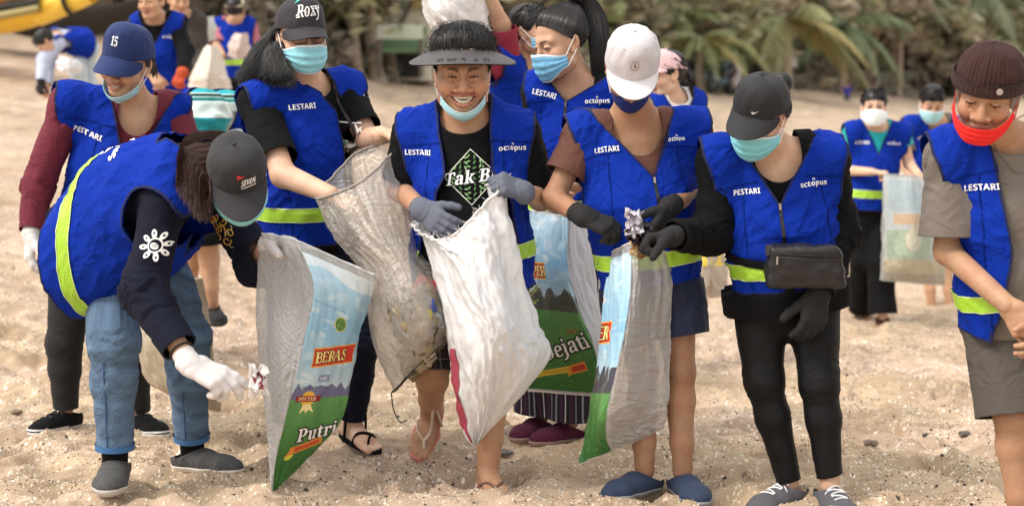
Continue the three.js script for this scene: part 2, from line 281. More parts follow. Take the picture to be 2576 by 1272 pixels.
// ---------------------------------------------------------------- head, in its own space: y up, z forward, eyes at y = 0, metres
function headField(o) {
  const F = new Field(), w = o.wide ?? 1, sm = o.smile ?? 0, op = o.open ?? 0;
  F.el(V(0, .032, -.014), V(.074 * (.5 + .5 * w), .087, .094), .02);
  F.el(V(0, -.04, .016), V(.061 * w, .076, .066), .035);
  F.sp(V(0, -.099, .062), .017 * w, .03);
  for (const s of [-1, 1]) {
    F.sp(V(s * .041 * w, -.034 + sm * .004, .052 + sm * .004), .025 + sm * .005, .022);
    F.rc(V(s * .052 * w, -.075, .0), V(s * .02, -.1, .05), .012, .012, .03);
    F.rc(V(s * .012, .02, .078), V(s * .045, .02, .062), .010, .010, .02);
  }
  F.rc(V(0, .012, .080), V(0, -.036, .0995), .008, .0115 * (o.nose ?? 1), .012);
  for (const s of [-1, 1]) F.el(V(s * .0155 * (o.nose ?? 1), -.0405, .0895), V(.0105 * (o.nose ?? 1), .009, .012), .008);
  F.rc(V(0, -.046, .088), V(0, -.058, .0895), .007, .008, .012);
  for (const s of [-1, 1]) {
    F.el(V(s * .032, -.001, .088), V(.02, .0115, .0125), .010, true);
    F.el(V(s * .032, -.001, .071), V(.0165, .0125, .0145), .005);
    const h = o.eye === 'open' ? .0042 : o.eye === 'down' ? .0012 : .0017, bend = o.eye === 'squint' ? 14 : -9;
    F.add(V(s * .032, -.001, .086), .016, (x, y, z) => { const X = x - s * .032, Y = y + .0015 + bend * X * X - (o.eye === 'down' ? -.003 : 0); const a = X / .0125, b = Y / h, c = (z - .088) / .02; const q = sqrt(a * a + b * b + c * c); return (q - 1) * h; }, .0015, true);
    F.rc(V(s * .017, -.04, .088), V(s * (.036 + .003 * sm), -.066 + sm * .004, .068), .003, .003, .008 + .004 * sm, true);
    F.rc(V(s * .014, -.006, .083), V(s * .034, -.021, .078), .0018, .0018, .006, true);
  }
  // mouth
  const curve = 9 * sm, wx = .024 + .011 * sm;
  const arc = (y0, k, z0, r, kk) => { for (let i = -3; i < 3; i++) { const q = (j) => { const x = j / 3 * wx; return V(x, y0 + k * x * x, z0 - 15 * x * x); }; F.rc(q(i), q(i + 1), r * (1 - .09 * abs(i)), r * (1 - .09 * abs(i + 1)), kk); } };
  if (op) {
    F.add(V(0, -.068, .085), .038, (x, y, z) => { const Y = y + .070 - 8 * x * x, a = x / wx, b = Y / (.0105 * op), c = (z - .085) / .022; return (sqrt(a * a + b * b + c * c) - 1) * .009; }, .002, true);
    arc(-.070 + .0125 * op, -2, .0905, .0036, .006); arc(-.070 - .0125 * op, 17, .087, .0048, .006);
  } else { arc(-.064, curve, .0905, .0042, .005); arc(-.0725, curve + 2, .0895, .005, .005); }
  for (const s of [-1, 1]) {
    const q = new THREE.Quaternion().setFromEuler(new THREE.Euler(-.2, s * -.35, s * -.1));
    F.el(V(s * .077, -.006, -.012), V(.0075, .031, .0185), .008, false, q);
    F.el(V(s * .082, -.002, -.008), V(.005, .019, .010), .004, true, q);
    F.sp(V(s * .0745, -.034, -.004), .0075, .006);
  }
  return F;
}
const hullField = () => { const F = new Field(); F.el(V(0, -.04, .014), V(.066, .085, .07), .03); F.rc(V(0, -.026, .096), V(0, -.1, .076), .012, .018, .07); F.el(V(0, -.062, .03), V(.07, .066, .074), .04); return F; };
const HULL = hullField().fn(.004), HULLC = (() => { const F = new Field(); F.el(V(0, -.03, .012), V(.062, .085, .064), .03); F.rc(V(0, -.07, .06), V(0, -.102, .066), .018, .016, .05); F.el(V(0, -.08, .03), V(.052, .045, .055), .03); return F.fn(.004); })();
function headGeo(o, skin, cell = .0029) {
  const F = headField(o), g = surf(F.fn(), V(-.095, -.13, -.12), V(.095, .13, .125), cell, .004);
  const sm = o.smile ?? 0, op = o.open ?? 0, curve = 9 * sm, wx = .026 + .011 * sm, brow = o.brow ?? [.03, .018, .014], lip = o.lip ?? [.36, .12, .1];
  colBy(g, (x, y, z) => {
    let n = 1 + .07 * nz(x, y, z, 25) + .08 * nz(x, y, z, 90), r = skin[0] * n, gr = skin[1] * n, b = skin[2] * n;
    const mixc = (c, t) => { r = lerp(r, c[0], t); gr = lerp(gr, c[1], t); b = lerp(b, c[2], t); };
    const ax = abs(x);
    mixc([skin[0] * 1.02, skin[1] * .78, skin[2] * .74], .55 * exp(-((ax - .042) ** 2 + (y + .03) ** 2) / .0006) * (z > .02));
    mixc([skin[0] * .98, skin[1] * .76, skin[2] * .72], .45 * exp(-(ax * ax + (y + .038) ** 2) / .0004) * (z > .07));
    if (z > .05) {
      const by = .0165 + .006 * sin(clamp((ax - .012) / .04) * PI * .8) , bw = (o.browW ?? 1) * lerp(.0052, .0024, clamp((ax - .014) / .036));
      if (ax > .012 && ax < .051) mixc(brow, clamp(1.35 - abs(y - by) / bw) * .85 * (o.browA ?? 1) * clamp((.052 - ax) / .012) * clamp((ax - .010) / .006));
      const uy = op ? -.070 + .0125 * op - 2 * x * x : -.064 + curve * x * x, ly = op ? -.070 - .0125 * op + 17 * x * x : -.0725 + (curve + 2) * x * x;
      if (ax < wx) { mixc(lip, clamp(1.5 - abs(y - uy) / .0045) * .75); mixc(lip, clamp(1.5 - abs(y - ly) / .0055) * .75); }
      if (op && ax < wx && y < uy - .002 && y > ly + .002 && z < .083) mixc([.06, .015, .013], .9);
      else if (!op && ax < wx) mixc([.1, .035, .03], clamp(1.4 - abs(y + .0683 - curve * x * x) / .0016));
      const ex = ax - .032, ey = -.0015 - (o.eye === 'down' ? .003 : 0) - (o.eye === 'squint' ? 14 : -9) * ex * ex, hh = o.eye === 'open' ? .0045 : .0026;
      if (abs(ex) < .0155 && z > .062) mixc([.025, .014, .012], clamp(1.5 - abs(y - ey - hh * .55) / (hh * 1.15)) * .92 * clamp((.0165 - abs(ex)) / .004));
      if (o.age) { let t = 0; for (const k of [.032, .04, .048]) t = max(t, clamp(1.3 - abs(y - k - .002 * sin(x * 90)) / .0014) * clamp((.045 - ax) / .02)); for (const k of [-.004, .002, .008]) t = max(t, clamp(1.2 - abs(y - k - (ax - .05) * (k * 25)) / .0012) * clamp((ax - .048) / .004) * clamp((.064 - ax) / .006)); t = max(t, .9 * clamp(1.2 - abs(y + .018 + 10 * (ax - .032) * (ax - .032)) / .0016) * clamp((.018 - abs(ax - .032)) / .006)); t = max(t, clamp(1.3 - abs(ax - .018 - (-.04 - y) * .75) / .0022) * (y < -.036 && y > -.075 ? 1 : 0)); t = max(t, .7 * clamp(1.2 - abs(ax - .006) / .0012) * (y > .004 && y < .028 ? 1 : 0)); mixc([skin[0] * .5, skin[1] * .42, skin[2] * .38], t * o.age); }
      if (o.stubble) mixc([.3, .24, .21], o.stubble * (exp(-(ax * ax / .0006 + (y + .055) ** 2 / .00006)) + (y < -.06 ? .35 : 0)));
      for (const s of [-1, 1]) { const nx = x - s * .0085, ny = y + .047; mixc([.1, .04, .03], .65 * exp(-(nx * nx + ny * ny) / .000008) * (z > .086)); }
    }
    if (ax > .073 && z < .02) mixc([skin[0], skin[1] * .78, skin[2] * .72], .35);
    return [r, gr, b];
  });
  return g;
}
// ---------------------------------------------------------------- hands: +y along the fingers, +z out of the palm, thumb on +x (side = 1)
function handField(o, side = 1) {
  const F = new Field(), X = V(1, 0, 0), g = o.fat ?? 1;
  F.ec(V(0, -.018, 0), V(0, .012, 0), X, [.0235 * g, .0185 * g], [.029 * g, .017 * g], .012);
  F.ec(V(0, .012, 0), V(-.001, .076, .002), X, [.031 * g, .0165 * g], [.037 * g, .0125 * g], .012);
  const root = [[.029, .083], [.0095, .089], [-.011, .086], [-.0295, .077]], len = [.07, .078, .072, .056], L = [.45, .3, .25];
  root.forEach(([x, y], i) => {
    const c = Array.isArray(o.curl) ? o.curl[i] : o.curl ?? .3; let p = V(x * side, y, .0), a = 0, r = [.0098, .0092, .0088, .0078][i] * g; const spread = (x * (o.spread ?? .12) / .03) * side;
    let prev = V(x * side * .85, y - .03, .002); F.rc(prev, p, r * 1.05, r * 1.08, .01);
    for (let k = 0; k < 3; k++) { a += c * [1.25, 1.6, 1.1][k]; const l = len[i] * L[k], q = p.clone().add(V(sin(spread) * cos(a) * l, cos(spread) * cos(a) * l, sin(a) * l)); F.rc(p, q, r * (1 - .07 * k), r * (1 - .07 * (k + 1)), .004); p = q; }
  });
  const th = o.thumb ?? .5; let p = V(.024 * side, .022, .004), d = V(side * lerp(.95, .35, th), .75, lerp(.05, .75, th)).normalize();
  F.rc(V(.012 * side, .0, .003), p, .014 * g, .0145 * g, .012);
  [.04, .032, .024].forEach((l, k) => { const q = p.clone().addScaledVector(d, l); F.rc(p, q, (.0135 - .0015 * k) * g, (.012 - .0015 * k) * g, k ? .005 : .012); p = q; d = d.clone().add(V(-side * .22 * th, .12, .22 * th)).normalize(); });
  return F;
}
const handBox = [V(-.115, -.06, -.055), V(.115, .2, .13)];
function handGeo(w, dir, palm, o, side, off = 0, c = .0034) {
  const y = dir.clone().normalize(), z = palm.clone().addScaledVector(y, -palm.dot(y)).normalize(), x = y.clone().cross(z);
  const F = handField(o, side), g = surf(F.fn(off), handBox[0], handBox[1], c, .004);
  g.applyMatrix4(new THREE.Matrix4().makeBasis(x, y, z).scale(V(o.s ?? 1, o.s ?? 1, o.s ?? 1)).setPosition(w)); return g;
}

// ---------------------------------------------------------------- a person: joints are world points; a = the person's own right, b = own left
class Person {
  constructor(label, J, o = {}) {
    this.J = J; this.o = o; this.w = o.w ?? 1; this.belly = o.belly ?? 1; this.skin = o.skin ?? SKIN.tan;
    const base = J.anA ? mixV(J.anA, J.anB, .5) : J.pel; this.grp = thing('person', label, 'person', V(base.x, min(J.anA?.y ?? 9, J.anB?.y ?? 9, base.y), base.z), o.group);
    this.T = frame(J.nek, J.shB.clone().sub(J.shA), J.nek.clone().sub(J.pel)); this.H = J.nek.distanceTo(J.pel);
    this.seed = (o.seed ?? 1) * 13.7; this.extra = []; this.bodyGeos = [];
    this.cell = o.cell ?? .009;
    if (J.head) this.HF = frame(J.head, J.fwd.clone().cross(J.up).negate(), J.up.clone().addScaledVector(J.fwd, -J.up.dot(J.fwd) / J.fwd.lengthSq()));
    this.hs = o.hs ?? 1;
  }
  add(name, geo, mat, parent, label) { return part(name, geo, mat, parent ?? this.grp, label); }
  torso(F, gw = 0, gd = gw, k = .05, low = 0) { // body sections, grown by gw / gd
    const T = this.T, H = this.H, w = this.w, b = this.belly, s = T.s;
    F.ec(T.pt(0, -.07, -.01), T.pt(0, -.24, .0), s, [.14 * w + gw, .085 * w + gd], [.148 * w + gw, .105 * w + gd], k);
    F.ec(T.pt(0, -.24, 0), T.pt(0, -H * .72, .015 * b), s, [.148 * w + gw, .105 * w + gd], [.14 * w * b + gw - low, .112 * w * b + gd - low], k);
    F.ec(T.pt(0, -H * .72, .015 * b), T.pt(0, -H * .97, .0), s, [.14 * w * b + gw - low, .112 * w * b + gd - low], [.168 * w * b + gw - low, .12 * w * b + gd - low], k);
    return F;
  }
  shoulders(F, g = 0, k = .05) { const { J, T } = this, w = this.w; const up = this.o.trap ?? .048; for (const [sg, sh] of [[-1, J.shA], [1, J.shB]]) { F.rc(T.pt(sg * .05 * w, up - .045, -.016), mixV(T.pt(sg * .05 * w, up - .045, -.016), sh, .55).addScaledVector(T.u, .004), .044 * w + g, .05 * w + g, k); F.rc(mixV(T.pt(sg * .05 * w, up - .045, -.016), sh, .55).addScaledVector(T.u, .004), sh, .05 * w + g, .052 * w + g, k); } return F; }
  arm(F, q, up = [.05, .042], lo = [.041, .028], k = .03) { const { J } = this, w = this.w; F.rc(J['sh' + q], J['el' + q], up[0] * w, up[1] * w, k); F.rc(J['el' + q], J['wr' + q], lo[0] * w, lo[1] * w, .02); return F; }
  leg(F, q, r = [.088, .058, .056, .036], k = .012) { const { J, T } = this, w = this.o.lw ?? this.w, K = J['kn' + q], A = J['an' + q], ax = A.clone().sub(K).normalize(), bk = T.f.clone().negate().addScaledVector(ax, T.f.dot(ax)).normalize(), m = mixV(K, A, .28).addScaledVector(bk, .012); F.rc(J['hip' + q], K, r[0] * w, r[1] * w, k); F.rc(K, m, r[1] * w * .96, r[2] * w, .02); F.rc(m, mixV(K, A, .7), r[2] * w, lerp(r[2], r[3], .68) * w, .02); F.rc(mixV(K, A, .7), A, lerp(r[2], r[3], .68) * w, r[3] * w, .02); F.sp(K.clone().addScaledVector(bk, -.014), r[1] * w * .8, .02); return F; }
  body(o = {}) { // continuous skin surface
    const { J, T } = this, F = new Field(); this.BF = F; const sl = -.014;
    this.torso(F, sl, sl, .05, .03); this.shoulders(F, sl);
    const nb = J.head ? this.HF.pt(0, -.06 * this.hs, -.02 * this.hs) : T.pt(0, .08, 0), nr = (o.neck ?? 1) * .0465;
    F.rc(T.pt(0, -.03, -.01), nb, nr * 1.12, nr * .98, .05); for (const [sg, sh] of [[-1, J.shA], [1, J.shB]]) F.rc(mixV(T.pt(0, 0, -.02), nb, .55), mixV(T.pt(0, -.02, -.02), sh, .5), .03, .035, .05);
    for (const q of ['A', 'B']) { if (J['el' + q]) { this.arm(F, q, o.up ?? [.044, .037], o.lo ?? [.038, .0265]); } if (J['kn' + q]) this.leg(F, q, o.leg ?? [.078, .05, .048, .031]); }
    for (const q of ['A', 'B']) if (o['foot' + q]) this.bareFoot(F, q, o['foot' + q]);
    const g = surfOf(F, o.cell ?? this.cell); this.bodyGeos.push(g);
  }
  bareFoot(F, q, { dir, up = V(0, 1, 0), s = 1, roll }) { const A = this.J['an' + q], z = dir.clone().normalize(), y = up.clone().addScaledVector(z, -up.dot(z)).normalize(), x = y.clone().cross(z), at = (a, b, c) => A.clone().addScaledVector(x, a * s).addScaledVector(y, (b - .075) * s).addScaledVector(z, c * s);
    F.sp(at(0, .03, -.03), .029 * s, .03); F.ec(at(0, .05, .0), at(0, .024, .10), x, [.03 * s, .03 * s], [.041 * s, .019 * s], .03); F.ec(at(0, .018, -.03), at(0, .016, .11), x, [.028 * s, .018 * s], [.042 * s, .015 * s], .02);
    const sd = q === 'A' ? -1 : 1; [[-.03, .165, .0125], [-.011, .17, .0095], [.006, .166, .0088], [.021, .157, .0085], [.034, .145, .008]].forEach(([X, Z, r]) => F.rc(at(X * sd, .016, .1), at(X * sd * 1.1, .012, Z), r * s * 1.1, r * s, .006));
    this['sole' + q] = { at, x, y, z, s, sd }; }
  strap(q, path, r, mat, parent) { const S = this['sole' + q], f = this.BF.fn(), dn = S.y.clone().negate(); this.add('strap', tube(path.map(([x, z, y]) => y !== undefined ? S.at(x * S.sd, y, z) : (march(f, S.at(x * S.sd, .2, z), dn, .4)?.addScaledVector(S.y, r * .5) ?? S.at(x * S.sd, .03, z))), r, 6, 5, .7), mat, parent); }
  head(o) {
    this.ho = o; const m = matOf(this.HF, this.hs), g = headGeo(o, this.skin, this.cell > .02 ? .009 : this.cell > .01 ? .0052 : .0029).applyMatrix4(m); this.hg = g;
    const eyes = [-1, 1].map((s) => { const e = new THREE.SphereGeometry(.0118, 16, 12); colBy(e, (x, y, z) => { const d = hypot(x - (o.gaze?.[0] ?? 0), y - (o.gaze?.[1] ?? 0)); return z > 0 && d < .0030 ? [.006, .004, .004] : z > 0 && d < .0072 ? [.016, .01, .008] : [.34, .26, .22]; }); e.translate(s * .032, -.001, .0735); return e; });
    for (const e of eyes) this.add('eye', e.applyMatrix4(m), M.eye);
    if (o.open) {
      const row = (y0, n, hgt, z0, skip, c) => { const W = n * .0036, band = (a, b) => sheet((u, v) => { const x = lerp(a, b, u), k = abs(sin((x + W) / .0072 * PI + (n % 2 ? PI / 2 : 0) * 0)); return V(x, y0 + (v - .5) * 2 * hgt * (.8 + .2 * k) + c * x * x, z0 - 12 * x * x + .0016 * sqrt(k) * (1 - pow(2 * v - 1, 4))); }, 60, 6); return skip ? merge([band(-W, -W + skip[0] * .0072), band(-W + (skip[skip.length - 1] + 1) * .0072, W)]) : band(-W, W); };
      this.add('upper_teeth', row(-.0615 - .003 * (o.open - 1), 8, .005, .0825, o.gap, 3).applyMatrix4(m), M.teeth); this.add('lower_teeth', row(-.0735 - .0075 * (o.open - 1) , 7, .0048, .081, null, 13).applyMatrix4(m), M.teeth);
    }
    return this;
  }
  hl(x, y, z) { return this.HF.pt(x * this.hs, y * this.hs, z * this.hs); }
  hm() { return matOf(this.HF, this.hs); }
  hand(q, dir, palm, o = {}) { // bare or gloved; the thumb side follows from the body side
    const w = this.J['wr' + q], side = (q === 'A' ? 1 : -1) * (o.flip ? -1 : 1);
    if (o.glove) {
      const g = handGeo(w, dir, palm, { fat: 1.06, ...o }, side, .0028), gl = this.add('glove', g, o.glove, null, o.label);
      const d = dir.clone().normalize(), x = d.clone().cross(palm).normalize(), E = new Field(), fa = w.clone().sub(this.J['el' + q]).normalize().multiplyScalar(-1); const c0 = w.clone().addScaledVector(d, .03), c1 = w.clone().addScaledVector(fa, o.cuff ?? .045);
      E.ec(c0, w, x, [.0355, .0235], [.036, .029], .01); E.ec(w, c1, x, [.036, .03], [.036 * (o.cw ?? 1), .033 * (o.cw ?? 1)], .02); const cf = clip(surfOf(E, .006, 0, (X, Y, Z) => .0012 * sin(((X - w.x) * fa.x + (Y - w.y) * fa.y + (Z - w.z) * fa.z) * 900)), (X, Y, Z) => max((X - c1.x) * fa.x + (Y - c1.y) * fa.y + (Z - c1.z) * fa.z, -.5), .004); this.add('cuff', cf, o.cuffMat ?? o.glove, gl);
      this.bodyGeos.push(surfOf(new Field().ec(w, w.clone().addScaledVector(d, .07), x, [.024, .012], [.03, .009], .01), .006)); return gl;
    }
    this.bodyGeos.push(handGeo(w, dir, palm, o, side)); return null;
  }
  armD(x, y, z) { let m = 9; for (const q of ['A', 'B']) { const { ['sh' + q]: s, ['el' + q]: e, ['wr' + q]: w } = this.J; if (!e) continue; for (const [a, b] of [[mixV(s, e, .45), e], [e, w]]) { const k = clamp(((x - a.x) * (b.x - a.x) + (y - a.y) * (b.y - a.y) + (z - a.z) * (b.z - a.z)) / a.distanceToSquared(b)); m = min(m, hypot(x - lerp(a.x, b.x, k), y - lerp(a.y, b.y, k), z - lerp(a.z, b.z, k))); } } return m; }
  under(mesh, deep = -.026) { // cloth under the vest stays under it
    if (!mesh || !this.vf0) return; const p = mesh.geometry.attributes.position, o = this.grp.position, f = this.vf0, e = .004; let n = 0;
    for (let i = 0; i < p.count; i++) { const x = p.getX(i) + o.x, y = p.getY(i) + o.y, z = p.getZ(i) + o.z, g = this.vg(x, y, z); if (g > 0) continue; if (deep < -.03 && this.T.loc(x, y, z)[1] > -.06) continue; if (this.armD(x, y, z) < .1) continue; const d = f(x, y, z), t = lerp(.0, deep, sst(0, .02, -g)); if (d <= t || d > .12) continue; const G = V(f(x + e, y, z) - d, f(x, y + e, z) - d, f(x, y, z + e) - d).normalize().multiplyScalar(d - t); p.setXYZ(i, x - G.x - o.x, y - G.y - o.y, z - G.z - o.z); n++; }
    if (n) mesh.geometry.computeVertexNormals();
  }
  finish() { this.under(this.teeMesh); this.under(this.legMesh);
    const sk = this.skin, gs = this.bodyGeos.map((g) => g.attributes.color ? g : colBy(g, (x, y, z) => { let n = 1 + .09 * nz(x, y, z, 12) + .07 * nz(x, y, z, 45) + .06 * nz(x, y, z, 120), rd = .05 * nz(x, y, z, 9, 4); for (const k of ['elA', 'elB', 'knA', 'knB', 'anA', 'anB']) { const q = this.J[k]; if (q) { const t = exp(-((x - q.x) ** 2 + (y - q.y) ** 2 + (z - q.z) ** 2) / .0035); n *= 1 - .2 * t; rd += .05 * t; } } return [sk[0] * n * (1 + rd * .4), sk[1] * n * (1 - rd), sk[2] * n * (1 - rd * 1.2)]; })); if (this.hg) gs.push(this.hg);
    const b = this.add('body', merge(gs), M.skin); this.under(b, -.034); return this;
  }
  // -------- clothes
  foldsT(amp, seed, fx = 6, fy = 2.2) { const T = this.T; return (x, y, z) => { const [s, h, f] = T.loc(x, y, z), S = this.seed + seed; const wx = nz(s, h, f, 3, S) * .12; const a = N3((s + wx) * fx + h * 2 + S, h * fy + S, f * fx), r = N3((s + wx) * fx * 2.1 - h * 5, h * fy * 2.4 - S, f * fx * 2), d = N3(s * 4 + S * 2, h * 14 - abs(s) * 18, f * 3); const c1 = 1 - min(1, abs(N3((s + wx) * 5 - h * 7 + S, h * 3 + s * 4, f * 5 + S)) * 5), c2 = 1 - min(1, abs(N3((s - wx) * 6 + h * 6 - S, h * 4 - s * 3, f * 6)) * 6); return amp * (a * .9 + (.5 - abs(r)) * .7 + c1 * c1 * .55 + c2 * c2 * .4 + (d > .35 ? (d - .35) * .5 : 0) + .2 * (.4 - abs(N3(s * 26 + S, h * 15 + wx * 40, f * 22)))); }; }
  foldsL(a, m, b, amp, seed, f1 = 22) { const S = this.seed + seed, l1 = a.distanceTo(m), d1 = m.clone().sub(a).normalize(), d2 = b.clone().sub(m).normalize(); return (x, y, z) => { const t1 = (x - a.x) * d1.x + (y - a.y) * d1.y + (z - a.z) * d1.z, t2 = (x - m.x) * d2.x + (y - m.y) * d2.y + (z - m.z) * d2.z, near = exp(-pow((t1 - l1) / .09, 2)), t = t1 < l1 ? t1 : l1 + t2; return amp * ((.35 + near) * (.5 - abs(N3(t * f1 + nz(x, y, z, 8, S) * .8, x * 5 + S, z * 5))) + .5 * N3(t * f1 * .35 + S, x * 9, z * 9 + y * 2)); }; }
  // loose vest: sections [h, half width, half depth, forward shift]; o.open(h) -> [left, right] edge of an open front
  vest(o = {}) {
    const { T, J, H } = this, w = this.w, L = o.len ?? H + .12, F = new Field(), mat = o.mat ?? M.vest;
    const sec = o.sec ?? [[-.085, .158 * w, .105 * w, -.008], [-.26, .17 * w, .13 * w * this.belly, .0], [-.45, .178 * w * this.belly, .142 * w * this.belly, .008], [-L - .04, .2 * w * this.belly, .15 * w * this.belly, .008]];
    for (let i = 0; i + 1 < sec.length; i++) { const [a, b] = [sec[i], sec[i + 1]]; F.ec(T.pt(a[4] ?? 0, a[0], a[3]), T.pt(b[4] ?? 0, b[0], b[3]), T.s, [a[1], a[2]], [b[1], b[2]], .05); }
    const tip = {}; this.shl = { A: T.loc(J.shA.x, J.shA.y, J.shA.z), B: T.loc(J.shB.x, J.shB.y, J.shB.z) }; for (const q of ['A', 'B']) { const sg = q === 'A' ? -1 : 1, sh = J['sh' + q], wg = Array.isArray(o.wing) ? o.wing[q === 'A' ? 0 : 1] : o.wing ?? .045, t = sh.clone().addScaledVector(sh.clone().sub(T.pt(sg * .05, -.03)).normalize(), wg).addScaledVector(T.u, -.004); tip[q] = T.loc(t.x, t.y, t.z); const sr = o.sr ?? .07; F.rc(T.pt(sg * .055 * w, (this.o.trap ?? .048) - .045, -.016), sh, (sr - .012) * w, sr * w, .04); F.rc(sh, t, sr * w, (sr - .006) * w, .03); F.rc(sh.clone().addScaledVector(T.u, -.09), sh, .07 * w, .07 * w, .05); }
    const wr = this.foldsT(o.amp ?? .0085, o.seed ?? 5), f0 = F.fn(), fw = (x, y, z) => { const d = f0(x, y, z); return abs(d) < .05 ? d - wr(x, y, z) : d; };
    this.vf = { f: f0, w: wr }; this.vf0 = f0; const hv = o.v ?? .2, wv = (o.vw ?? .07) * w, bk = o.back ?? .03, s0 = o.vs ?? 0;
    const g = (x, y, z) => {
      const [s, h, f] = T.loc(x, y, z); let d = -L - h + (o.hem ? o.hem(s, f) : 0);
      if (o.hole) { for (const q of ['A', 'B']) { const sg = q === 'A' ? -1 : 1, [, h0, f0] = this.shl[q]; if (sg * s > .04) d = max(d, o.hole - hypot(h - h0 + .015, (f - f0 - .03) * .9)); } } else for (const q of ['A', 'B']) { const sg = q === 'A' ? -1 : 1, [ts, th] = tip[q], t = clamp((th + .03 - h) / .3), lim = abs(ts) + .02 - (o.cut ?? .028) * sin(PI * clamp(t * 1.02)); if (h > th - .27 - (o.deep ?? 0)) d = max(d, (sg * s - lim) * .9); else d = max(d, min(sg * s - lim, th - .27 - (o.deep ?? 0) - h > .02 ? -1 : (h - th + .27) + .0)); }
      const m = sst(-.035, .03, f), V1 = (wv * (h + hv) / hv - abs(s - s0 * clamp(-h / hv))) * .9, B1 = min(h + bk, wv * 1.05 - abs(s)); const vcut = o.open ? -1 : V1; d = max(d, lerp(max(B1, h - .08), max(vcut, min(h - .05, wv - abs(s))), m));
      if (o.open && f > -.03) { const [a, b] = o.open(h); d = max(d, min(s - a, b - s)); }
      return d;
    };
    this.vg = g;
    const full = surfW(f0, wr, F.lo, F.hi, o.cell ?? this.cell, .05), v = this.vestMesh = this.add('vest', uvBy(clip(full, g, .006), (x, y, z) => { const [s, h, f] = T.loc(x, y, z); return [(s + f * .8) * 40, h * 40]; }), mat, null, o.label);
    const band = clip(clip(full, g), (x, y, z) => -.007 - g(x, y, z)); if (band.attributes.position.count) this.add('piping', puff(band, .0012), M.pipe, v);
    if (o.zip) { const [h0, h1] = o.zip; const c = T.pt(s0, (h0 + h1) / 2, .5), z = decal(this.vf, c, T.s, T.u, T.f.clone().negate(), .011, h0 - h1, .003, 2, 30); this.add('zip', z, M.zip, v); this.add('zip_pull', box(.007, .02, .004).applyMatrix4(matOf(frame(onto(this.vf, T.pt(s0, h0 - .012, .4), T.f.clone().negate(), .005), T.s, T.u))), M.metal, v); }
    if (o.seams !== 0) for (const sg of [-1, 1]) for (const bk of o.seams ?? [1]) { const L0 = (k) => T.pt(sg * (.115 + .012 * sin(k * 3)) * w, lerp(-.075, -L + .02, k), bk * .5), sm = clip(sheet((u, t) => onto(this.vf, L0(t).addScaledVector(T.s, (u - .5) * .0045), T.f.clone().multiplyScalar(-bk), .0012), 1, 40), g); if (sm.attributes.position.count) this.add('seam', sm, M.seam, v); const yk = clip(sheet((u, t) => onto(this.vf, T.pt(sg * lerp(.07, .24, u) * w, -.072 - u * .02 + (t - .5) * .0045, bk * .5), T.f.clone().multiplyScalar(-bk), .0012), 24, 1), g); if (yk.attributes.position.count) this.add('seam', yk, M.seam, v); }
    for (const S of o.stripes ?? [-H - .03]) {
      const [h, th0, th1, hw = .026] = Array.isArray(S) ? S : [S, 0, 2 * PI], tilt = o.tilt ?? 0, tf = o.tiltF ?? 0; const ring = (a, b, off, n) => sheet((u, t) => { const th = lerp(th0, th1, u), d = T.s.clone().multiplyScalar(cos(th)).addScaledVector(T.f, sin(th)); const ax = T.u.clone().addScaledVector(T.f, 0), dd = d.clone().addScaledVector(T.u, tf * sin(th) + tilt * cos(th)).normalize(); return onto(this.vf, T.pt(o.sx ?? 0, h + lerp(a, b, t), o.sf ?? 0).addScaledVector(dd, .6), dd.clone().negate(), off); }, 90, n);
      const st = clip(ring(-hw, hw, .003, 8), g); if (st.attributes.position.count) { const m = this.add('reflective_stripe', uvBy(st, (x, y, z) => { const [s, hh, f] = T.loc(x, y, z); return [(s + f) * 8, hh * 8]; }), M.lime, v); for (const [a, b] of [[-hw, -hw + .004], [hw - .004, hw]]) { const eg = clip(ring(a, b, .0042, 1), g); if (eg.attributes.position.count) part('stripe_edge', eg, M.limeEdge, v); } }
    }
    return v;
  }
  print(name, mat, s, h, w, hh, o = {}) { // flat print on the vest or on another surface
    const { T } = this, f = o.on ?? this.vf, bk = o.back ? -1 : 1, a = o.rot ?? 0, r = T.s.clone().multiplyScalar(bk).multiplyScalar(cos(a)).addScaledVector(T.u, sin(a)), u = T.u.clone().multiplyScalar(cos(a)).addScaledVector(T.s, -sin(a) * bk);
    const g = decal(f, T.pt(s, h, bk * .45), r, u, T.f.clone().multiplyScalar(-bk), w, hh, .003, 30, 10); return this.add(name, g, mat, o.parent ?? this.vestMesh);
  }
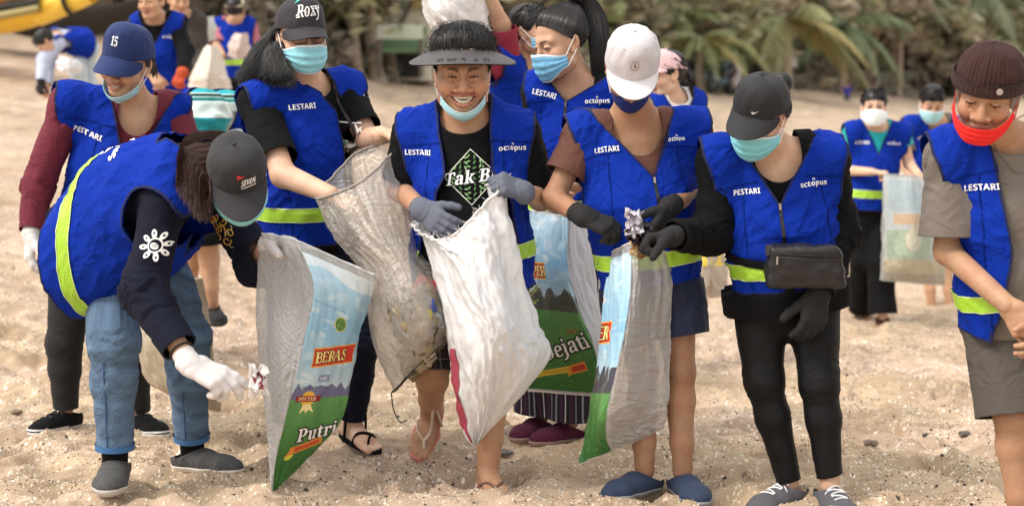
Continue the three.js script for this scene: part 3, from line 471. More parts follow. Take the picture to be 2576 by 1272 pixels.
  tee(o = {}) { // shirt; sleeve length per arm as a share of upper arm (<1) or 2 = to the wrist
    const { T, J, H } = this, w = this.w, F = new Field(), gr = o.grow ?? .006; this.torso(F, gr, gr, .05, -(o.flare ?? 0)); if (o.flare) F.ec(T.pt(0, -H * .9, 0), T.pt(0, -H - .16, 0), T.s, [.168 * w * this.belly + gr + o.flare, .12 * w * this.belly + gr + o.flare], [.178 * w * this.belly + gr + o.flare, .13 * w * this.belly + gr + o.flare], .03); this.shoulders(F, gr + .002); const wrs = [], cuts = [];
    for (const q of ['A', 'B']) {
      const sh = J['sh' + q], el = J['el' + q], wr = J['wr' + q], l = o['sl' + q] ?? o.sl ?? .75; if (!el) continue; const lr = o.r ?? [.056, .064, .05, .037];
      if (l <= 1) { const e = mixV(sh, el, l), d = el.clone().sub(sh).normalize(); F.rc(sh, e.clone().addScaledVector(d, .03), lr[0] * w, lr[1] * w, .04); cuts.push([e, d, .14]); wrs.push(this.foldsL(sh, mixV(sh, el, .25), e, o.amp ?? .006, q === 'A' ? 1 : 2, 12)); }
      else { F.rc(sh, el, lr[0] * w, lr[2] * w, .04); const d = wr.clone().sub(el).normalize(), e = wr.clone().addScaledVector(d, o.past ?? -.01); F.rc(el, e.clone().addScaledVector(d, .02), lr[2] * w, lr[3] * w, .03); cuts.push([e, d, .08]); wrs.push(this.foldsL(sh, el, wr, o.amp ?? .007, q === 'A' ? 1 : 2, o.ff ?? 24)); }
    }
    const tf = this.foldsT(.004, 9), f0 = F.fn(), wr = (x, y, z) => { const [s] = T.loc(x, y, z), t = sst(.1, .2, abs(s)); return lerp(t < 1 ? tf(x, y, z) : 0, t > 0 && wrs.length ? (s < 0 ? wrs[0] : wrs[wrs.length - 1])(x, y, z) : 0, t); }, f = (x, y, z) => { const d = f0(x, y, z); return abs(d) < .04 ? d - wr(x, y, z) : d; }; this.tf = { f: f0, w: wr };
    const nw = o.neck ?? .075, nd = o.drop ?? .035, L = o.len ?? H + .05, nv = o.nv ?? 0;
    const g = (x, y, z) => { const [s, h, f] = T.loc(x, y, z); let d = -L - h; for (const [e, dr, R] of cuts) { const X = x - e.x, Y = y - e.y, Z = z - e.z; d = max(d, min(X * dr.x + Y * dr.y + Z * dr.z, R - hypot(X, Y, Z))); } const dip = f > 0 ? nd + nv : .005; return max(d, nw - hypot(s, (h + .0) * (h < 0 ? nw / (dip + .0001) : .4), f * .3)); };
    const m = this.add(o.name ?? 'shirt', uvBy(clip(surfW(f0, wr, F.lo, F.hi, o.cell ?? this.cell, .05), g, .004), (x, y, z) => [(x + z * .7) * 40, y * 40]), o.mat ?? M.black, null, o.label); this.teeMesh = m;
    return m;
  }
  trousers(o = {}) {
    const { T, J, H } = this, w = this.o.lw ?? this.w, F = new Field(), r = o.r ?? [.1, .066, .064, .046], hp = mixV(J.hipA, J.hipB, .5), side = J.hipB.clone().sub(J.hipA); const wrs = [], cuts = [];
    F.ec(T.pt(0, -H * .8, 0), hp, side, [.16 * this.w * this.belly + (o.hip ?? 0), .125 * this.w * this.belly], [.172 * this.w * this.belly + (o.hip ?? 0), .13 * this.w * this.belly], .04);
    for (const q of ['A', 'B']) {
      const h = J['hip' + q], k = J['kn' + q], a = J['an' + q]; if (!k) continue; const l = o['l' + q] ?? o.l ?? 2;
      if (l <= 1) { const e = mixV(h, k, l), d = k.clone().sub(h).normalize(); F.rc(h, e.clone().addScaledVector(d, .05), r[0] * w, r[1] * w, .03); cuts.push([e, d]); wrs.push([h, this.foldsL(h, mixV(h, k, .3), k, o.amp ?? .006, q === 'A' ? 3 : 4, 8)]); }
      else { const m = mixV(k, a, .35), d = a.clone().sub(k).normalize(), e = mixV(k, a, l - 1); F.rc(h, k, r[0] * w, r[1] * w, .025); F.rc(k, m, r[1] * w, r[2] * w, .03); F.rc(m, e.clone().addScaledVector(d, .03), r[2] * w, r[3] * w, .03); cuts.push([e, d]); wrs.push([k, this.foldsL(h, k, a, o.amp ?? .006, q === 'A' ? 3 : 4, o.ff ?? 26)]); }
    }
    const f0 = F.fn(), wr = (x, y, z) => { let b = 1e9, v = null; for (const [k, fn] of wrs) { const q = hypot(x - k.x, y - k.y, z - k.z); if (q < b) { b = q; v = fn; } } return v(x, y, z); }, f = (x, y, z) => { const d = f0(x, y, z); return abs(d) > .04 ? d : d - wr(x, y, z); }; this.lf = f;
    const g = (x, y, z) => { let d = -1; for (const [e, dr] of cuts) { const X = x - e.x, Y = y - e.y, Z = z - e.z; d = max(d, min(X * dr.x + Y * dr.y + Z * dr.z, .3 - hypot(X, Y, Z))); } return d; };
    const geo = clip(surfW(f0, wr, F.lo, F.hi, o.cell ?? this.cell, .04), g, .005);
    if (o.color) { colBy(geo, o.color); } const m = this.add(o.name ?? 'trousers', uvBy(geo, o.uv ?? ((x, y, z) => [(x + z * .7) * 40, y * 40])), o.mat ?? M.black2, null, o.label); this.legMesh = m; this.lcut = cuts; return m;
  }
  shoe(q, dir, o = {}) {
    const A = this.J['an' + q], z = dir.clone().normalize(), y = (o.up ?? V(0, 1, 0)).clone().addScaledVector(z, -(o.up ?? V(0, 1, 0)).dot(z)).normalize(), x = y.clone().cross(z), s = o.s ?? 1, hA = o.h ?? .085, at = (a, b, c) => A.clone().addScaledVector(x, a * s).addScaledVector(y, (b - hA) * s).addScaledVector(z, c * s), F = new Field(), loc = (X, Y, Z) => { X -= A.x; Y -= A.y; Z -= A.z; return [(X * x.x + Y * x.y + Z * x.z) / s, (X * y.x + Y * y.y + Z * y.z) / s + hA, (X * z.x + Y * z.y + Z * z.z) / s]; };
    F.ec(at(0, .04, -.04), at(0, .036, .05), x, [.036 * s, .042 * s], [.042 * s, .038 * s], .02); F.ec(at(0, .036, .05), at(0, .026, .125), x, [.042 * s, .036 * s], [.047 * s, .03 * s], .03); F.ec(at(0, .026, .125), at(0, .022, .165), x, [.047 * s, .03 * s], [.034 * s, .026 * s], .03); F.rc(at(0, .055, -.022), at(0, .11, -.016), .042 * s, .042 * s, .03);
    const col = o.collar ?? .078, full = surfOf(F, .0055, .002); const up = clip(full, (X, Y, Z) => { const [a, b, c] = loc(X, Y, Z); return max(.012 - b, b - col - c * (o.slope ?? -.1) - (c < -.04 ? .012 : 0)); }, .004); const m = this.add('shoe', uvBy(up, (X, Y, Z) => { const [a, b, c] = loc(X, Y, Z); return [a * 30, c * 30]; }), o.mat ?? M.charcoal, null, o.label);
    const f0 = F.fn(.0055), sole = surf((X, Y, Z) => { const [, b] = loc(X, Y, Z); return max(f0(X, Y, Z), (b - .02) * s, (-.004 - b) * s); }, F.lo, F.hi, .006, .02); this.add('sole', sole, o.sole ?? M.white, m);
    const fn = F.fn(.002), dn = y.clone().negate();
    if (o.laces) { for (let i = 0; i < 5; i++) { const c = .035 + i * .018, g = tube([-.024, -.012, 0, .012, .024].map((a) => { const p = march(fn, at(a, .16, c + (i % 2 ? .006 : -.006) * (a / .024)), dn); return p ? p.addScaledVector(y, .0025) : at(a, .06, c); }), .0032, 5, 2); this.add('lace', g, o.laces, m); } for (const sg of [-1, 1]) this.add('lace', tube([at(0, .074, .03), at(sg * .02, .083, .045), at(sg * .035, .068, .05), at(sg * .015, .07, .035), at(0, .074, .03)], .0025, 5, 3), o.laces, m); }
    if (o.stripe) { const fr = [at(0, .02, .11), at(0, .02, .17)]; this.add('toe_stripe', clip(puff(clip(full, (X, Y, Z) => { const [a, b, c] = loc(X, Y, Z); return abs(b - .024 - max(0, c - .1) * .06) - .0035; }), .001), (X, Y, Z) => .03 - loc(X, Y, Z)[2]), o.stripe, m); }
    return m;
  }
  // -------- head wear
  crown(ph, t, off = 0, o = {}) { const k = o.k ?? 1, b = pow(cos(t * PI / 2), .72), fr = cos(ph), a = .0865 * k + off, d = .104 * k + off, y0 = o.y0 ?? .036, yb = y0 - .014 * (1 - fr) * .5 * (o.tail ?? 1.4), hh = (o.H ?? .092) * k + off; const n = (o.wr ?? .0022) * nz(sin(ph) * .1, t * .1, cos(ph) * .1, 22, this.seed) * sin(PI * min(1, t * 1.4)), seam = -.0018 * exp(-pow(((ph + PI / 6) % (PI / 3) + PI / 3) % (PI / 3) - PI / 6, 2) * 900) * (t > .02 ? 1 : 0); const r = b + (o.square ?? .06) * sin(PI * b) * (fr > 0 ? 1 : .5); return V(sin(ph) * (a * r + n + seam), yb + hh * pow(sin(t * PI / 2), o.pw ?? 1.0) + (fr > 0 ? .01 * fr * sin(PI * t) * (o.front ?? 1) : 0), cos(ph) * (d * r + n + seam) - .012); }
  cap(mat, o = {}) {
    const m = this.hm(), cm = o.tiltX ? m.clone().multiply(new THREE.Matrix4().makeRotationX(o.tiltX)) : m; this.cm = cm; this.capO = o; const W = (p) => p.applyMatrix4(cm);
    const c = this.add('cap', sheet((s, t) => W(this.crown(-PI + s * 2 * PI, t * .985, 0, o)), 96, 26, -.002), mat, null, o.label);
    const A = o.half ?? 1.12, Lb = o.brim ?? .072; const br = (s, t, dy) => { const ph = lerp(-A, A, s), p = this.crown(ph, 0, .001, o), e = pow(max(0, cos(ph / A * PI / 2)), o.bp ?? .5) * Lb * t; const q = V(p.x * (1 + .05 * t * (1 - abs(2 * s - 1))), p.y + dy, p.z + e); q.y += -(o.drop ?? .22) * e - (o.bend ?? 3.2) * q.x * q.x * (o.bw ?? 1) * (t * .6 + .4) + .004; return W(q); };
    this.brimPt = br; this.add('brim', sheet((s, t) => br(s, t, 0), 40, 12, .0032), o.brimMat ?? mat, c); this.add('brim_seam', tube(Array.from({ length: 21 }, (_, i) => br(i / 20, .012, .0015)), .0016, 5, 1), o.seamMat ?? M.pipe, c);
    for (let i = 0; i < 6; i++) this.add('eyelet', new THREE.TorusGeometry(.0032, .0012, 5, 10).applyMatrix4(new THREE.Matrix4().lookAt(V(0, 0, 0), this.crown(i * PI / 3 + PI / 6 + .26 - .26, .62, 0, o).sub(V(0, .03, -.012)), V(0, 1, .1)).setPosition(this.crown(i * PI / 3 + .26 * 2, .62, .0005, o))).applyMatrix4(cm), o.eyeMat ?? M.charcoal, c);
    const tp = this.crown(0, .985, .0, o); const b = new THREE.SphereGeometry(.0075, 12, 8); b.scale(1, .55, 1); b.translate(0, tp.y + .002, tp.z * .3 - .012); this.add('button', b.applyMatrix4(cm), o.btnMat ?? mat, c);
    this.capMesh = c; return c;
  }
  capPrint(name, mat, ph0, ph1, t0, t1, o = {}) { return this.add(name, sheet((s, t) => this.crown(lerp(ph0, ph1, s), lerp(t0, t1, t), .0045, { ...this.capO, ...o }).applyMatrix4(this.cm), 14, 8), mat, this.capMesh); }
  faceMask(mat, o = {}) {
    const m = this.hm(), A = o.half ?? 1.2, top = o.top ?? ((p) => -.016 - .02 * sst(.2, 1.1, abs(p))), bot = o.bot ?? ((p) => -.124 + .045 * sst(.2, 1.2, abs(p))), pl = o.pleat ?? .0022;
    const at = (p, t, off = 0) => { const y = lerp(bot(p), top(p), t), d = V(sin(p), 0, cos(p)), q = march(o.hull ?? HULL, V(0, y, .0).addScaledVector(d, .3), d.clone().negate(), .3) ?? V(0, y, 0).addScaledVector(d, .05); const w = sin(PI * clamp(t)) ; return q.addScaledVector(d, (o.grow ?? .001) + off + pl * w * sin(t * 23 + p * 1.2) * (1 - .3 * abs(p)) + .0015 * nz(q.x, q.y, q.z, 40, this.seed) * w); };
    const k = this.add('face_mask', sheet((s, t) => at(lerp(-A, A, s), t).applyMatrix4(m), 44, 30, .0015), mat, null, o.label); this.maskAt = at;
    if (o.edge !== 0) for (const [a, b] of [[.93, 1.0], [0, .05]]) this.add('mask_edge', sheet((s, t) => at(lerp(-A, A, s), lerp(a, b, t), .001).applyMatrix4(m), 36, 2), o.edgeMat ?? M.maskE, k);
    for (const s of [-1, 1]) for (const t of [.97, .06]) { if (o.loopY === false) continue; const e = o.ear?.(s, t) ?? [V(s * .083, t > .5 ? .014 : -.028, -.014)]; this.add('ear_loop', tube([at(s * A * .99, t, .001), ...(o.via?.(s, t) ?? []), ...e].map((q) => q.applyMatrix4(m)), o.lr ?? .0019, 5, 6), o.loopMat ?? M.loop, k); }
    return k;
  }
}
function strands(list, r, sides = 4) { return merge(list.map((pts) => tube(pts, (t) => r * (1 - .75 * t * t), sides, 3))); }
const T2 = { // lettering on the vests
  lestari: () => ink('lestari', 512, 128, (g) => { fit(g, 'LESTARI', 8, 70, 496, 'bold %px sans-serif', 112); }),
  pestari: () => ink('pestari', 512, 128, (g) => { fit(g, 'PESTARI', 8, 70, 496, 'bold %px sans-serif', 112); }),
  octopus: () => ink('octopus', 512, 160, (g) => { fit(g, 'octopus', 8, 92, 496, 'bold %px sans-serif', 112); g.lineWidth = 12; g.beginPath(); g.arc(262, 34, 18, PI * .8, PI * 2.2); g.stroke(); }),
};
// ---------------------------------------------------------------- beach
const pl = (x, pts) => { if (x <= pts[0][0]) return pts[0][1]; for (let i = 1; i < pts.length; i++) if (x <= pts[i][0]) return lerp(pts[i - 1][1], pts[i][1], (x - pts[i - 1][0]) / (pts[i][0] - pts[i - 1][0])); return pts[pts.length - 1][1]; };
const slopeAt = (a) => pl(a, [[-.34, .175], [-.2, .15], [-.08, .112], [.13, .078], [.27, .057], [.4, .055]]), startAt = (a) => pl(a, [[-.34, 5.9], [-.2, 6.2], [-.08, 7.5], [.13, 9], [.27, 10.2]]);
function groundBase(x, z) { const d = max(.5, -z), a = clamp(x / d, -.45, .45), s = slopeAt(a), q = d - startAt(a); const soft = q > 0 ? q * q / (q + 1.2) : 0; return z > 0 ? -.0 : s * min(soft, 75) - .25 * s * max(0, min(soft, 75) - 60); }
const dents = []; { const sv = seed_; seed_ = 777; for (let i = 0; i < 700; i++) { const d = rr(4, 13), x = rr(-.42, .42) * d; dents.push([x, -d, rr(.04, .085), rr(.014, .04), rr(0, 3.14), rr(.5, .9)]); } for (let i = 0; i < 150; i++) { const d = rr(4.3, 7.5), x = rr(-.4, .4) * d; dents.push([x, -d, rr(.07, .13), -rr(.006, .014), rr(0, 3.14), rr(.5, .9)]); } for (let i = 0; i < 260; i++) { const d = rr(4.4, 10.5), x = rr(-.4, .4) * d; dents.push([x, -d, rr(.085, .125), rr(.022, .04), rr(0, 3.14), rr(.4, .6)]); } seed_ = sv; }
const dentGrid = new Map(); for (const q of dents) for (let i = -1; i <= 1; i++) for (let j = -1; j <= 1; j++) { const k = (floor(q[0] / .4) + i) + ',' + (floor(q[1] / .4) + j); (dentGrid.get(k) ?? dentGrid.set(k, []).get(k)).push(q); }
function groundY(x, z) {
  const d = -z; let y = groundBase(x, z); const far = clamp(1.6 - d / 30, .15, 1);
  y += .022 * N3(x * 1.1, z * 1.1, 3) + .023 * (N3(x * 3.1, z * 5.2, 7)) + .015 * (.5 - abs(N3(x * 6.5, z * 10, 11))) * far + .006 * N3(x * 21, z * 26, 2) * far + (d > 8 ? .05 * N3(x * .3, z * .3, 9) * min(1, (d - 8) / 10) : 0);
  for (const [cx, cz, r, h, a, e] of dentGrid.get(floor(x / .4) + ',' + floor(z / .4)) ?? []) { const X = x - cx, Z = z - cz, u = (X * cos(a) + Z * sin(a)) / r, w = (Z * cos(a) - X * sin(a)) / (r * e), q = u * u + w * w; if (q < 6) y += -h * exp(-q) + h * .35 * exp(-4 * pow(sqrt(q) - 1.6, 2)); }
  y += .016 * (.35 - abs(N3(x * 2.6 + 9, z * 5.5, 17))) * (d > 4.6 ? 1 : .5); return y - .016;
}
{ const axis = (a, b, dense, c, far, grow) => { const L = []; for (let v = a; v <= b; v += c) L.push(v); let s = c, v = b; const up = []; while (v < far[1]) { s *= grow; v += s; up.push(v); } s = c; v = a; const dn = []; while (v > far[0]) { s *= grow; v -= s; dn.unshift(v); } return [...dn, ...L, ...up]; };
  const X = axis(-2.5, 2.5, 0, .015, [-260, 260], 1.035), Z = axis(-7.6, -4.1, 0, .0145, [-320, 60], 1.022), pos = [], uv = [], col = [], idx = [];
  for (const z of Z) for (const x of X) { pos.push(x, groundY(x, z), z); uv.push(x / 1.7, z / 1.7); const n = .93 + .10 * N3(x * .7, z * 1.3, 21) + .2 * N3(x * 2.2, z * 5, 31) + .11 * N3(x * 9, z * 14, 5), w = clamp(.5 + N3(x * .5 + 4, z * .9, 40)); col.push(n * lerp(1, 1.02, w), n * lerp(.985, 1, w) * (.9 + .1 * n), n * lerp(.93, 1.03, w) * (.78 + .22 * n)); }
  for (let j = 0; j + 1 < Z.length; j++) for (let i = 0; i + 1 < X.length; i++) { const a = j * X.length + i, b = a + 1, c = a + X.length, d = c + 1; idx.push(a, c, b, b, c, d); }
  const N = 1024, c = new Uint8Array(N * N * 4), bm = new Uint8Array(N * N * 4); const h = new Float32Array(N * N).fill(.5), rgb = new Float32Array(N * N * 3);
  for (let y = 0; y < N; y++) for (let x = 0; x < N; x++) { const n = .5 * tile(x / N, y / N, 9, 1) + .35 * tile(x / N, y / N, 24, 6), g = rnd() - .5; const i = (y * N + x); const L = .9 + .10 * n + .26 * g; rgb[i * 3] = .51 * L; rgb[i * 3 + 1] = .385 * L; rgb[i * 3 + 2] = .272 * L; h[i] = .5 + .12 * n + .14 * g; }
  const put = (n, r0, r1, C, dh) => { for (let k = 0; k < n; k++) { const cx = rnd() * N, cy = rnd() * N, r = rr(r0, r1), e = rr(.45, 1), a = rnd() * 3.14, q = C[floor(rnd() * C.length)], L = rr(.75, 1.15), R = Math.ceil(r); if (N3(cx / N * 5, cy / N * 5, n) < rr(-.6, .5)) continue; for (let j = -R; j <= R; j++) for (let i = -R; i <= R; i++) { const u = (i * cos(a) + j * sin(a)) / r, v = (j * cos(a) - i * sin(a)) / (r * e); if (u * u + v * v > 1) continue; const o = ((floor(cy) + j + N) % N) * N + (floor(cx) + i + N) % N; rgb[o * 3] = q[0] * L; rgb[o * 3 + 1] = q[1] * L; rgb[o * 3 + 2] = q[2] * L; h[o] = clamp(.5 + dh * (1.2 - u * u - v * v)); } } };
  put(15000, 1.2, 3.6, [[.72, .62, .5], [.62, .5, .38], [.8, .73, .63], [.4, .3, .21]], .3); put(5000, 1.6, 5, [[.82, .76, .68], [.7, .6, .48], [.55, .45, .35]], .5); put(3600, 1, 3.2, [[.1, .08, .07], [.22, .16, .12], [.3, .26, .24]], .35);
  for (let i = 0; i < N * N; i++) { for (let k = 0; k < 3; k++) { const v = clamp(rgb[i * 3 + k]); c[i * 4 + k] = 255 * (v <= .0031308 ? v * 12.92 : 1.055 * pow(v, 1 / 2.4) - .055); bm[i * 4 + k] = 255 * clamp(h[i]); } c[i * 4 + 3] = bm[i * 4 + 3] = 255; }
  const mk = (d, s) => { const t = new THREE.DataTexture(d, N, N); t.wrapS = t.wrapT = THREE.RepeatWrapping; t.magFilter = THREE.LinearFilter; if (s) t.colorSpace = THREE.SRGBColorSpace; t.needsUpdate = true; return t; };
  const g = new THREE.BufferGeometry(); g.setAttribute('position', new THREE.Float32BufferAttribute(pos, 3)); g.setAttribute('uv', new THREE.Float32BufferAttribute(uv, 2)); g.setAttribute('color', new THREE.Float32BufferAttribute(col, 3)); g.setIndex(idx); g.computeVertexNormals();
  const m = new THREE.Mesh(g, new THREE.MeshStandardMaterial({ map: mk(c, true), bumpMap: mk(bm), bumpScale: .006, vertexColors: true, roughness: .95 })); m.name = 'sand'; m.userData.kind = 'structure'; m.userData.label = 'pale gravelly sand beach rising towards the trees'; m.receiveShadow = m.castShadow = true; scene.add(m);
  // loose shells and pebbles, more of them on the right and close by
  const cols = ['#dccfbe', '#cdb9a2', '#e8dfd2', '#b39a82', '#8d7460', '#4a3f38', '#2a2623', '#cbb59c', '#e9dccb'];
  for (const [name, geo, n, r0, r1] of [['shell_fragments', new THREE.TetrahedronGeometry(1, 1), 40000, .0015, .0052], ['pebbles', new THREE.IcosahedronGeometry(1, 1), 3000, .0025, .0085]]) { const im = new THREE.InstancedMesh(geo, std(0xffffff, .75), n), M4 = new THREE.Matrix4(), Q = new THREE.Quaternion(); let k = 0; while (k < n) { const d = 3.9 + 6.5 * pow(rnd(), 1.6), x = rr(-.38, .38) * d, z = -d; if (N3(x * 1.4, z * 2.2, 50) + .35 * clamp(x / 2) < rr(-.35, .9)) continue; const r = r0 + (r1 - r0) * pow(rnd(), 2.4); Q.setFromEuler(new THREE.Euler(rnd() * 6, rnd() * 6, rnd() * 6)); im.setMatrixAt(k, M4.compose(V(x, groundY(x, z) + r * .15, z), Q, V(r * rr(.8, 1.5), r * rr(.35, .8), r * rr(.7, 1.2)))); im.setColorAt(k, lin(cols[floor(pow(rnd(), name === 'pebbles' ? .7 : 1.4) * cols.length)])); k++; } im.name = name; im.userData.kind = 'stuff'; im.userData.label = name === 'pebbles' ? 'small scattered pebbles on the sand' : 'broken shell bits scattered on the sand'; im.castShadow = im.receiveShadow = true; scene.add(im); }
  // single stones
  for (const [u, v, r, hex, lab] of [[1268, 1152, .024, '#6f6a66', 'grey stone on the sand behind the bare standing foot'], [1240, 1118, .015, '#8b7c6c', 'small tan stone behind the bare standing foot'], [2428, 1100, .02, '#5c5650', 'dark stone on the sand beside the shorts of the older person'], [2330, 1098, .013, '#4b443e', 'small dark stone between the black leggings and grey shorts'], [2190, 1118, .02, '#77695b', 'flat brown stone right of the black leggings'], [635, 715, .022, '#4e4640', 'dark stone behind the printed rice sack'], [40, 1040, .018, '#7c6b5a', 'brown stone at the left edge of the sand']]) { let d = 4; for (let i = 0; i < 400; i++) { const p = P(u, v, d); if (p.y < groundY(p.x, p.z)) break; d += .02; } const p = P(u, v, d), g = new THREE.IcosahedronGeometry(r, 3), a = g.attributes.position; for (let i = 0; i < a.count; i++) { const k = 1 + .35 * N3(a.getX(i) * 40 + u, a.getY(i) * 40, a.getZ(i) * 40); a.setXYZ(i, a.getX(i) * k * 1.3, a.getY(i) * k * .65, a.getZ(i) * k); } g.computeVertexNormals(); const s = solo('stone', g, std(hex, .85), lab, 'stone'); s.position.set(p.x, groundY(p.x, p.z) + r * .2, p.z); }
}
// depth at which the sight line of (u, v) meets the beach
function hit(u, v, d0 = 3) { let d = d0; for (let i = 0; i < 4000; i++) { const p = P(u, v, d); if (p.y <= groundBase(p.x, p.z)) break; d *= 1.004; } return d; }
// ---------------------------------------------------------------- the volunteers in front
const pw = (x, pts) => { if (x <= pts[0][0]) return pts[0][1]; for (let i = 1; i < pts.length; i++) if (x <= pts[i][0]) return lerp(pts[i - 1][1], pts[i][1], sst(pts[i - 1][0], pts[i][0], x)); return pts[pts.length - 1][1]; };
function inkC(w, h, draw, o = {}) { const c = canvas(w, h, draw), a = canvas(w, h, (g) => { const s = c.getContext('2d').getImageData(0, 0, w, h), d = g.createImageData(w, h); for (let i = 0; i < s.data.length; i += 4) { d.data[i] = d.data[i + 1] = d.data[i + 2] = s.data[i + 3]; d.data[i + 3] = 255; } g.putImageData(d, 0, 0); }); return new THREE.MeshStandardMaterial({ map: tex(c), alphaMap: tex(a, false), transparent: true, roughness: .75, side: THREE.DoubleSide, ...o }); }
const dirv = (x, y, z) => V(x, y, z).normalize();

// --- woman with the visor, laughing, in the middle
function visorWoman() {
  const J = { nek: P(1172, 296, 5.17), pel: P(1192, 685, 5.22), head: P(1163, 187, 5.1), fwd: dirv(.06, -.12, 1), up: dirv(.0, 1, .12), shA: P(1044, 338, 5.23), shB: P(1306, 338, 5.21), elA: P(1006, 478, 5.26), wrA: P(1062, 528, 4.98), elB: P(1360, 500, 5.22), wrB: P(1318, 484, 4.94), hipA: P(1140, 700, 5.24), hipB: P(1240, 700, 5.22), knA: P(1086, 935, 5.26), anA: P(1083, 1030, 5.6), knB: P(1242, 930, 5.13), anB: P(1228, 1176, 5.14) };
  const p = new Person('laughing person in a grey sun visor and open blue vest, carrying a white woven sack', J, { skin: SKIN.brown, seed: 2, w: 1.06, belly: 1.12, hs: 1.12, trap: .066 });
  p.body({ footA: { dir: dirv(-.32, -.78, .55), up: dirv(-.1, .5, .85), s: .98 }, footB: { dir: dirv(.35, -.12, 1), s: 1 }, leg: [.085, .055, .054, .036] });
  p.head({ wide: 1.16, smile: 1, open: 1.3, eye: 'squint', nose: 1.22, age: .45, browW: 1.5 });
  p.hand('A', P(1118, 572, 4.9).sub(J.wrA), dirv(.3, -.3, 1).negate(), { glove: M.gloveG, curl: .25, cuffMat: M.gloveG });
  p.hand('B', dirv(-.75, .35, .4), dirv(-.45, -.5, -.6), { glove: M.gloveG, curl: [.95, 1, 1, 1], thumb: .8, cuff: .03 });
  p.tee({ sl: .86, mat: M.black, r: [.066, .07, .05, .04], neck: .085, drop: .05, len: p.H + .1, grow: .012 });
  const art = inkC(512, 512, (g) => { g.translate(256, 256); g.strokeStyle = '#eef0ea'; g.lineWidth = 7; g.beginPath(); g.moveTo(0, -245); g.lineTo(245, 0); g.lineTo(0, 245); g.lineTo(-245, 0); g.closePath(); g.stroke(); g.save(); g.clip(); let k = 0; for (let y = -230; y < 240; y += 46) for (let x = -240; x < 250; x += 44) { k++; g.save(); g.translate(x + (k % 3) * 9, y + (k % 2) * 12); g.rotate((k * 2.4) % 6.28); g.fillStyle = ['#7fae6c', '#5d8f52', '#9bc185'][k % 3]; g.beginPath(); g.moveTo(-24, 0); g.quadraticCurveTo(0, -17, 26, 0); g.quadraticCurveTo(0, 15, -24, 0); g.fill(); g.strokeStyle = '#16201a'; g.lineWidth = 2.5; g.beginPath(); g.moveTo(-22, 0); g.lineTo(24, 0); g.stroke(); g.restore(); } g.restore(); g.strokeStyle = '#0c0f0c'; g.lineJoin = 'round'; g.fillStyle = '#fff'; g.rotate(-.08); g.font = 'italic bold 150px serif'; g.textAlign = 'center'; g.textBaseline = 'middle'; g.lineWidth = 18; g.strokeText('Tak Bu', 0, 0); g.fillText('Tak Bu', 0, 0); });
  p.print('shirt_print', art, 0.018, -.19, .185, .19, { on: p.tf, parent: p.teeMesh });
  p.trousers({ name: 'shorts', l: .98, r: [.1, .095, .06, .045], uv: (x, y, z) => [x * 6 + z * 4, y * 6], mat: cloth(0xffffff, { map: (() => { const t = tex(canvas(128, 128, (g) => { g.fillStyle = '#171417'; g.fillRect(0, 0, 128, 128); for (const [a, w, c] of [[20, 12, 'rgba(90,70,72,.5)'], [64, 20, 'rgba(70,55,60,.55)'], [100, 4, 'rgba(190,180,180,.6)'], [44, 3, 'rgba(190,180,180,.6)']]) { g.fillStyle = c; g.fillRect(a, 0, w, 128); g.fillRect(0, a, 128, w); } }), true, 2); return t; })(), sheen: 0 }) });
  p.vest({ len: .585, open: (h) => [pw(-h, [[-.06, -.095], [0, -.088], [.17, -.068], [.25, -.1], [.34, -.16], [.6, -.2]]), pw(-h, [[-.06, .09], [0, .085], [.15, .088], [.3, .15], [.45, .165], [.6, .15]])], stripes: [[-.455, -.9, 2.6]], tilt: .03, sec: [[-.085, .165, .115, -.006], [-.26, .185, .15, .006], [-.45, .2, .165, .012], [-.63, .212, .17, .012]] });
  p.print('vest_lettering', T2.lestari(), -.165, -.105, .1, .028, { rot: -.02 }); p.print('vest_lettering', T2.octopus(), .155, -.1, .095, .034, {});
  p.faceMask(M.maskP, { hull: HULLC, half: 1.25, pleat: .0012, grow: .004, top: (t) => lerp(-.106, -.055, sst(.0, 1.2, abs(t))), bot: (t) => lerp(-.137, -.092, sst(0, 1.2, abs(t))) });
  // visor: band, wide sloping brim, lettering
  const m = p.hm(), W = (q) => q.applyMatrix4(m), vm = cloth(0x4a4749, { roughness: .55, sheen: 0 });
  const band = p.add('visor', sheet((s, t) => { const a = s * 2 * PI, q = p.crown(a, 0, .004); q.y += .026 + t * .02; return W(q); }, 72, 3, .002), vm);
  const br = (s, t, dy = 0) => { const a = lerp(-1.62, 1.62, s), i = p.crown(a, 0, .003), k = pow(max(0, cos(a * .93)), .55); const q = V(lerp(i.x, sin(a) * .158, t), 0, lerp(i.z, cos(a * .8) * .185 - .035, t)); q.y = i.y + .042 - t * (.012 + .026 * k) - (q.x * q.x) * .5 * t + dy; return W(q); };
  p.add('brim', sheet((s, t) => br(s, t), 60, 12, .003), vm, band); p.add('brim_edge', tube(Array.from({ length: 33 }, (_, i) => br(i / 32, 1)), .0018, 5, 1), M.black2, band); p.add('brim_edge', tube(Array.from({ length: 33 }, (_, i) => br(i / 32, .02, .003)), .0028, 5, 1), std(0xb59a86, .6), band);
  p.add('brim_lettering', sheet((s, t) => br(lerp(.3, .7, s), lerp(.92, .62, t), .0045), 24, 4), ink('visor', 512, 96, (g) => { g.font = 'bold 84px sans-serif'; g.textBaseline = 'middle'; g.textAlign = 'center'; [['O', 1], ['W', 1], ['F', -1], ['L', -1], ['O', 1]].forEach(([c, f], i) => { g.save(); g.translate(60 + i * 98, 50); g.scale(f * 1.1, 1); g.fillText(c, 0, 0); g.restore(); }); }, 0x1b1a1d), band);
  // hair: swept up behind the band, tied at the back
  const H = []; const dome = (a, t, off) => { const q = p.crown(a, clamp(t, 0, 1), off); q.y += .012; return q; };
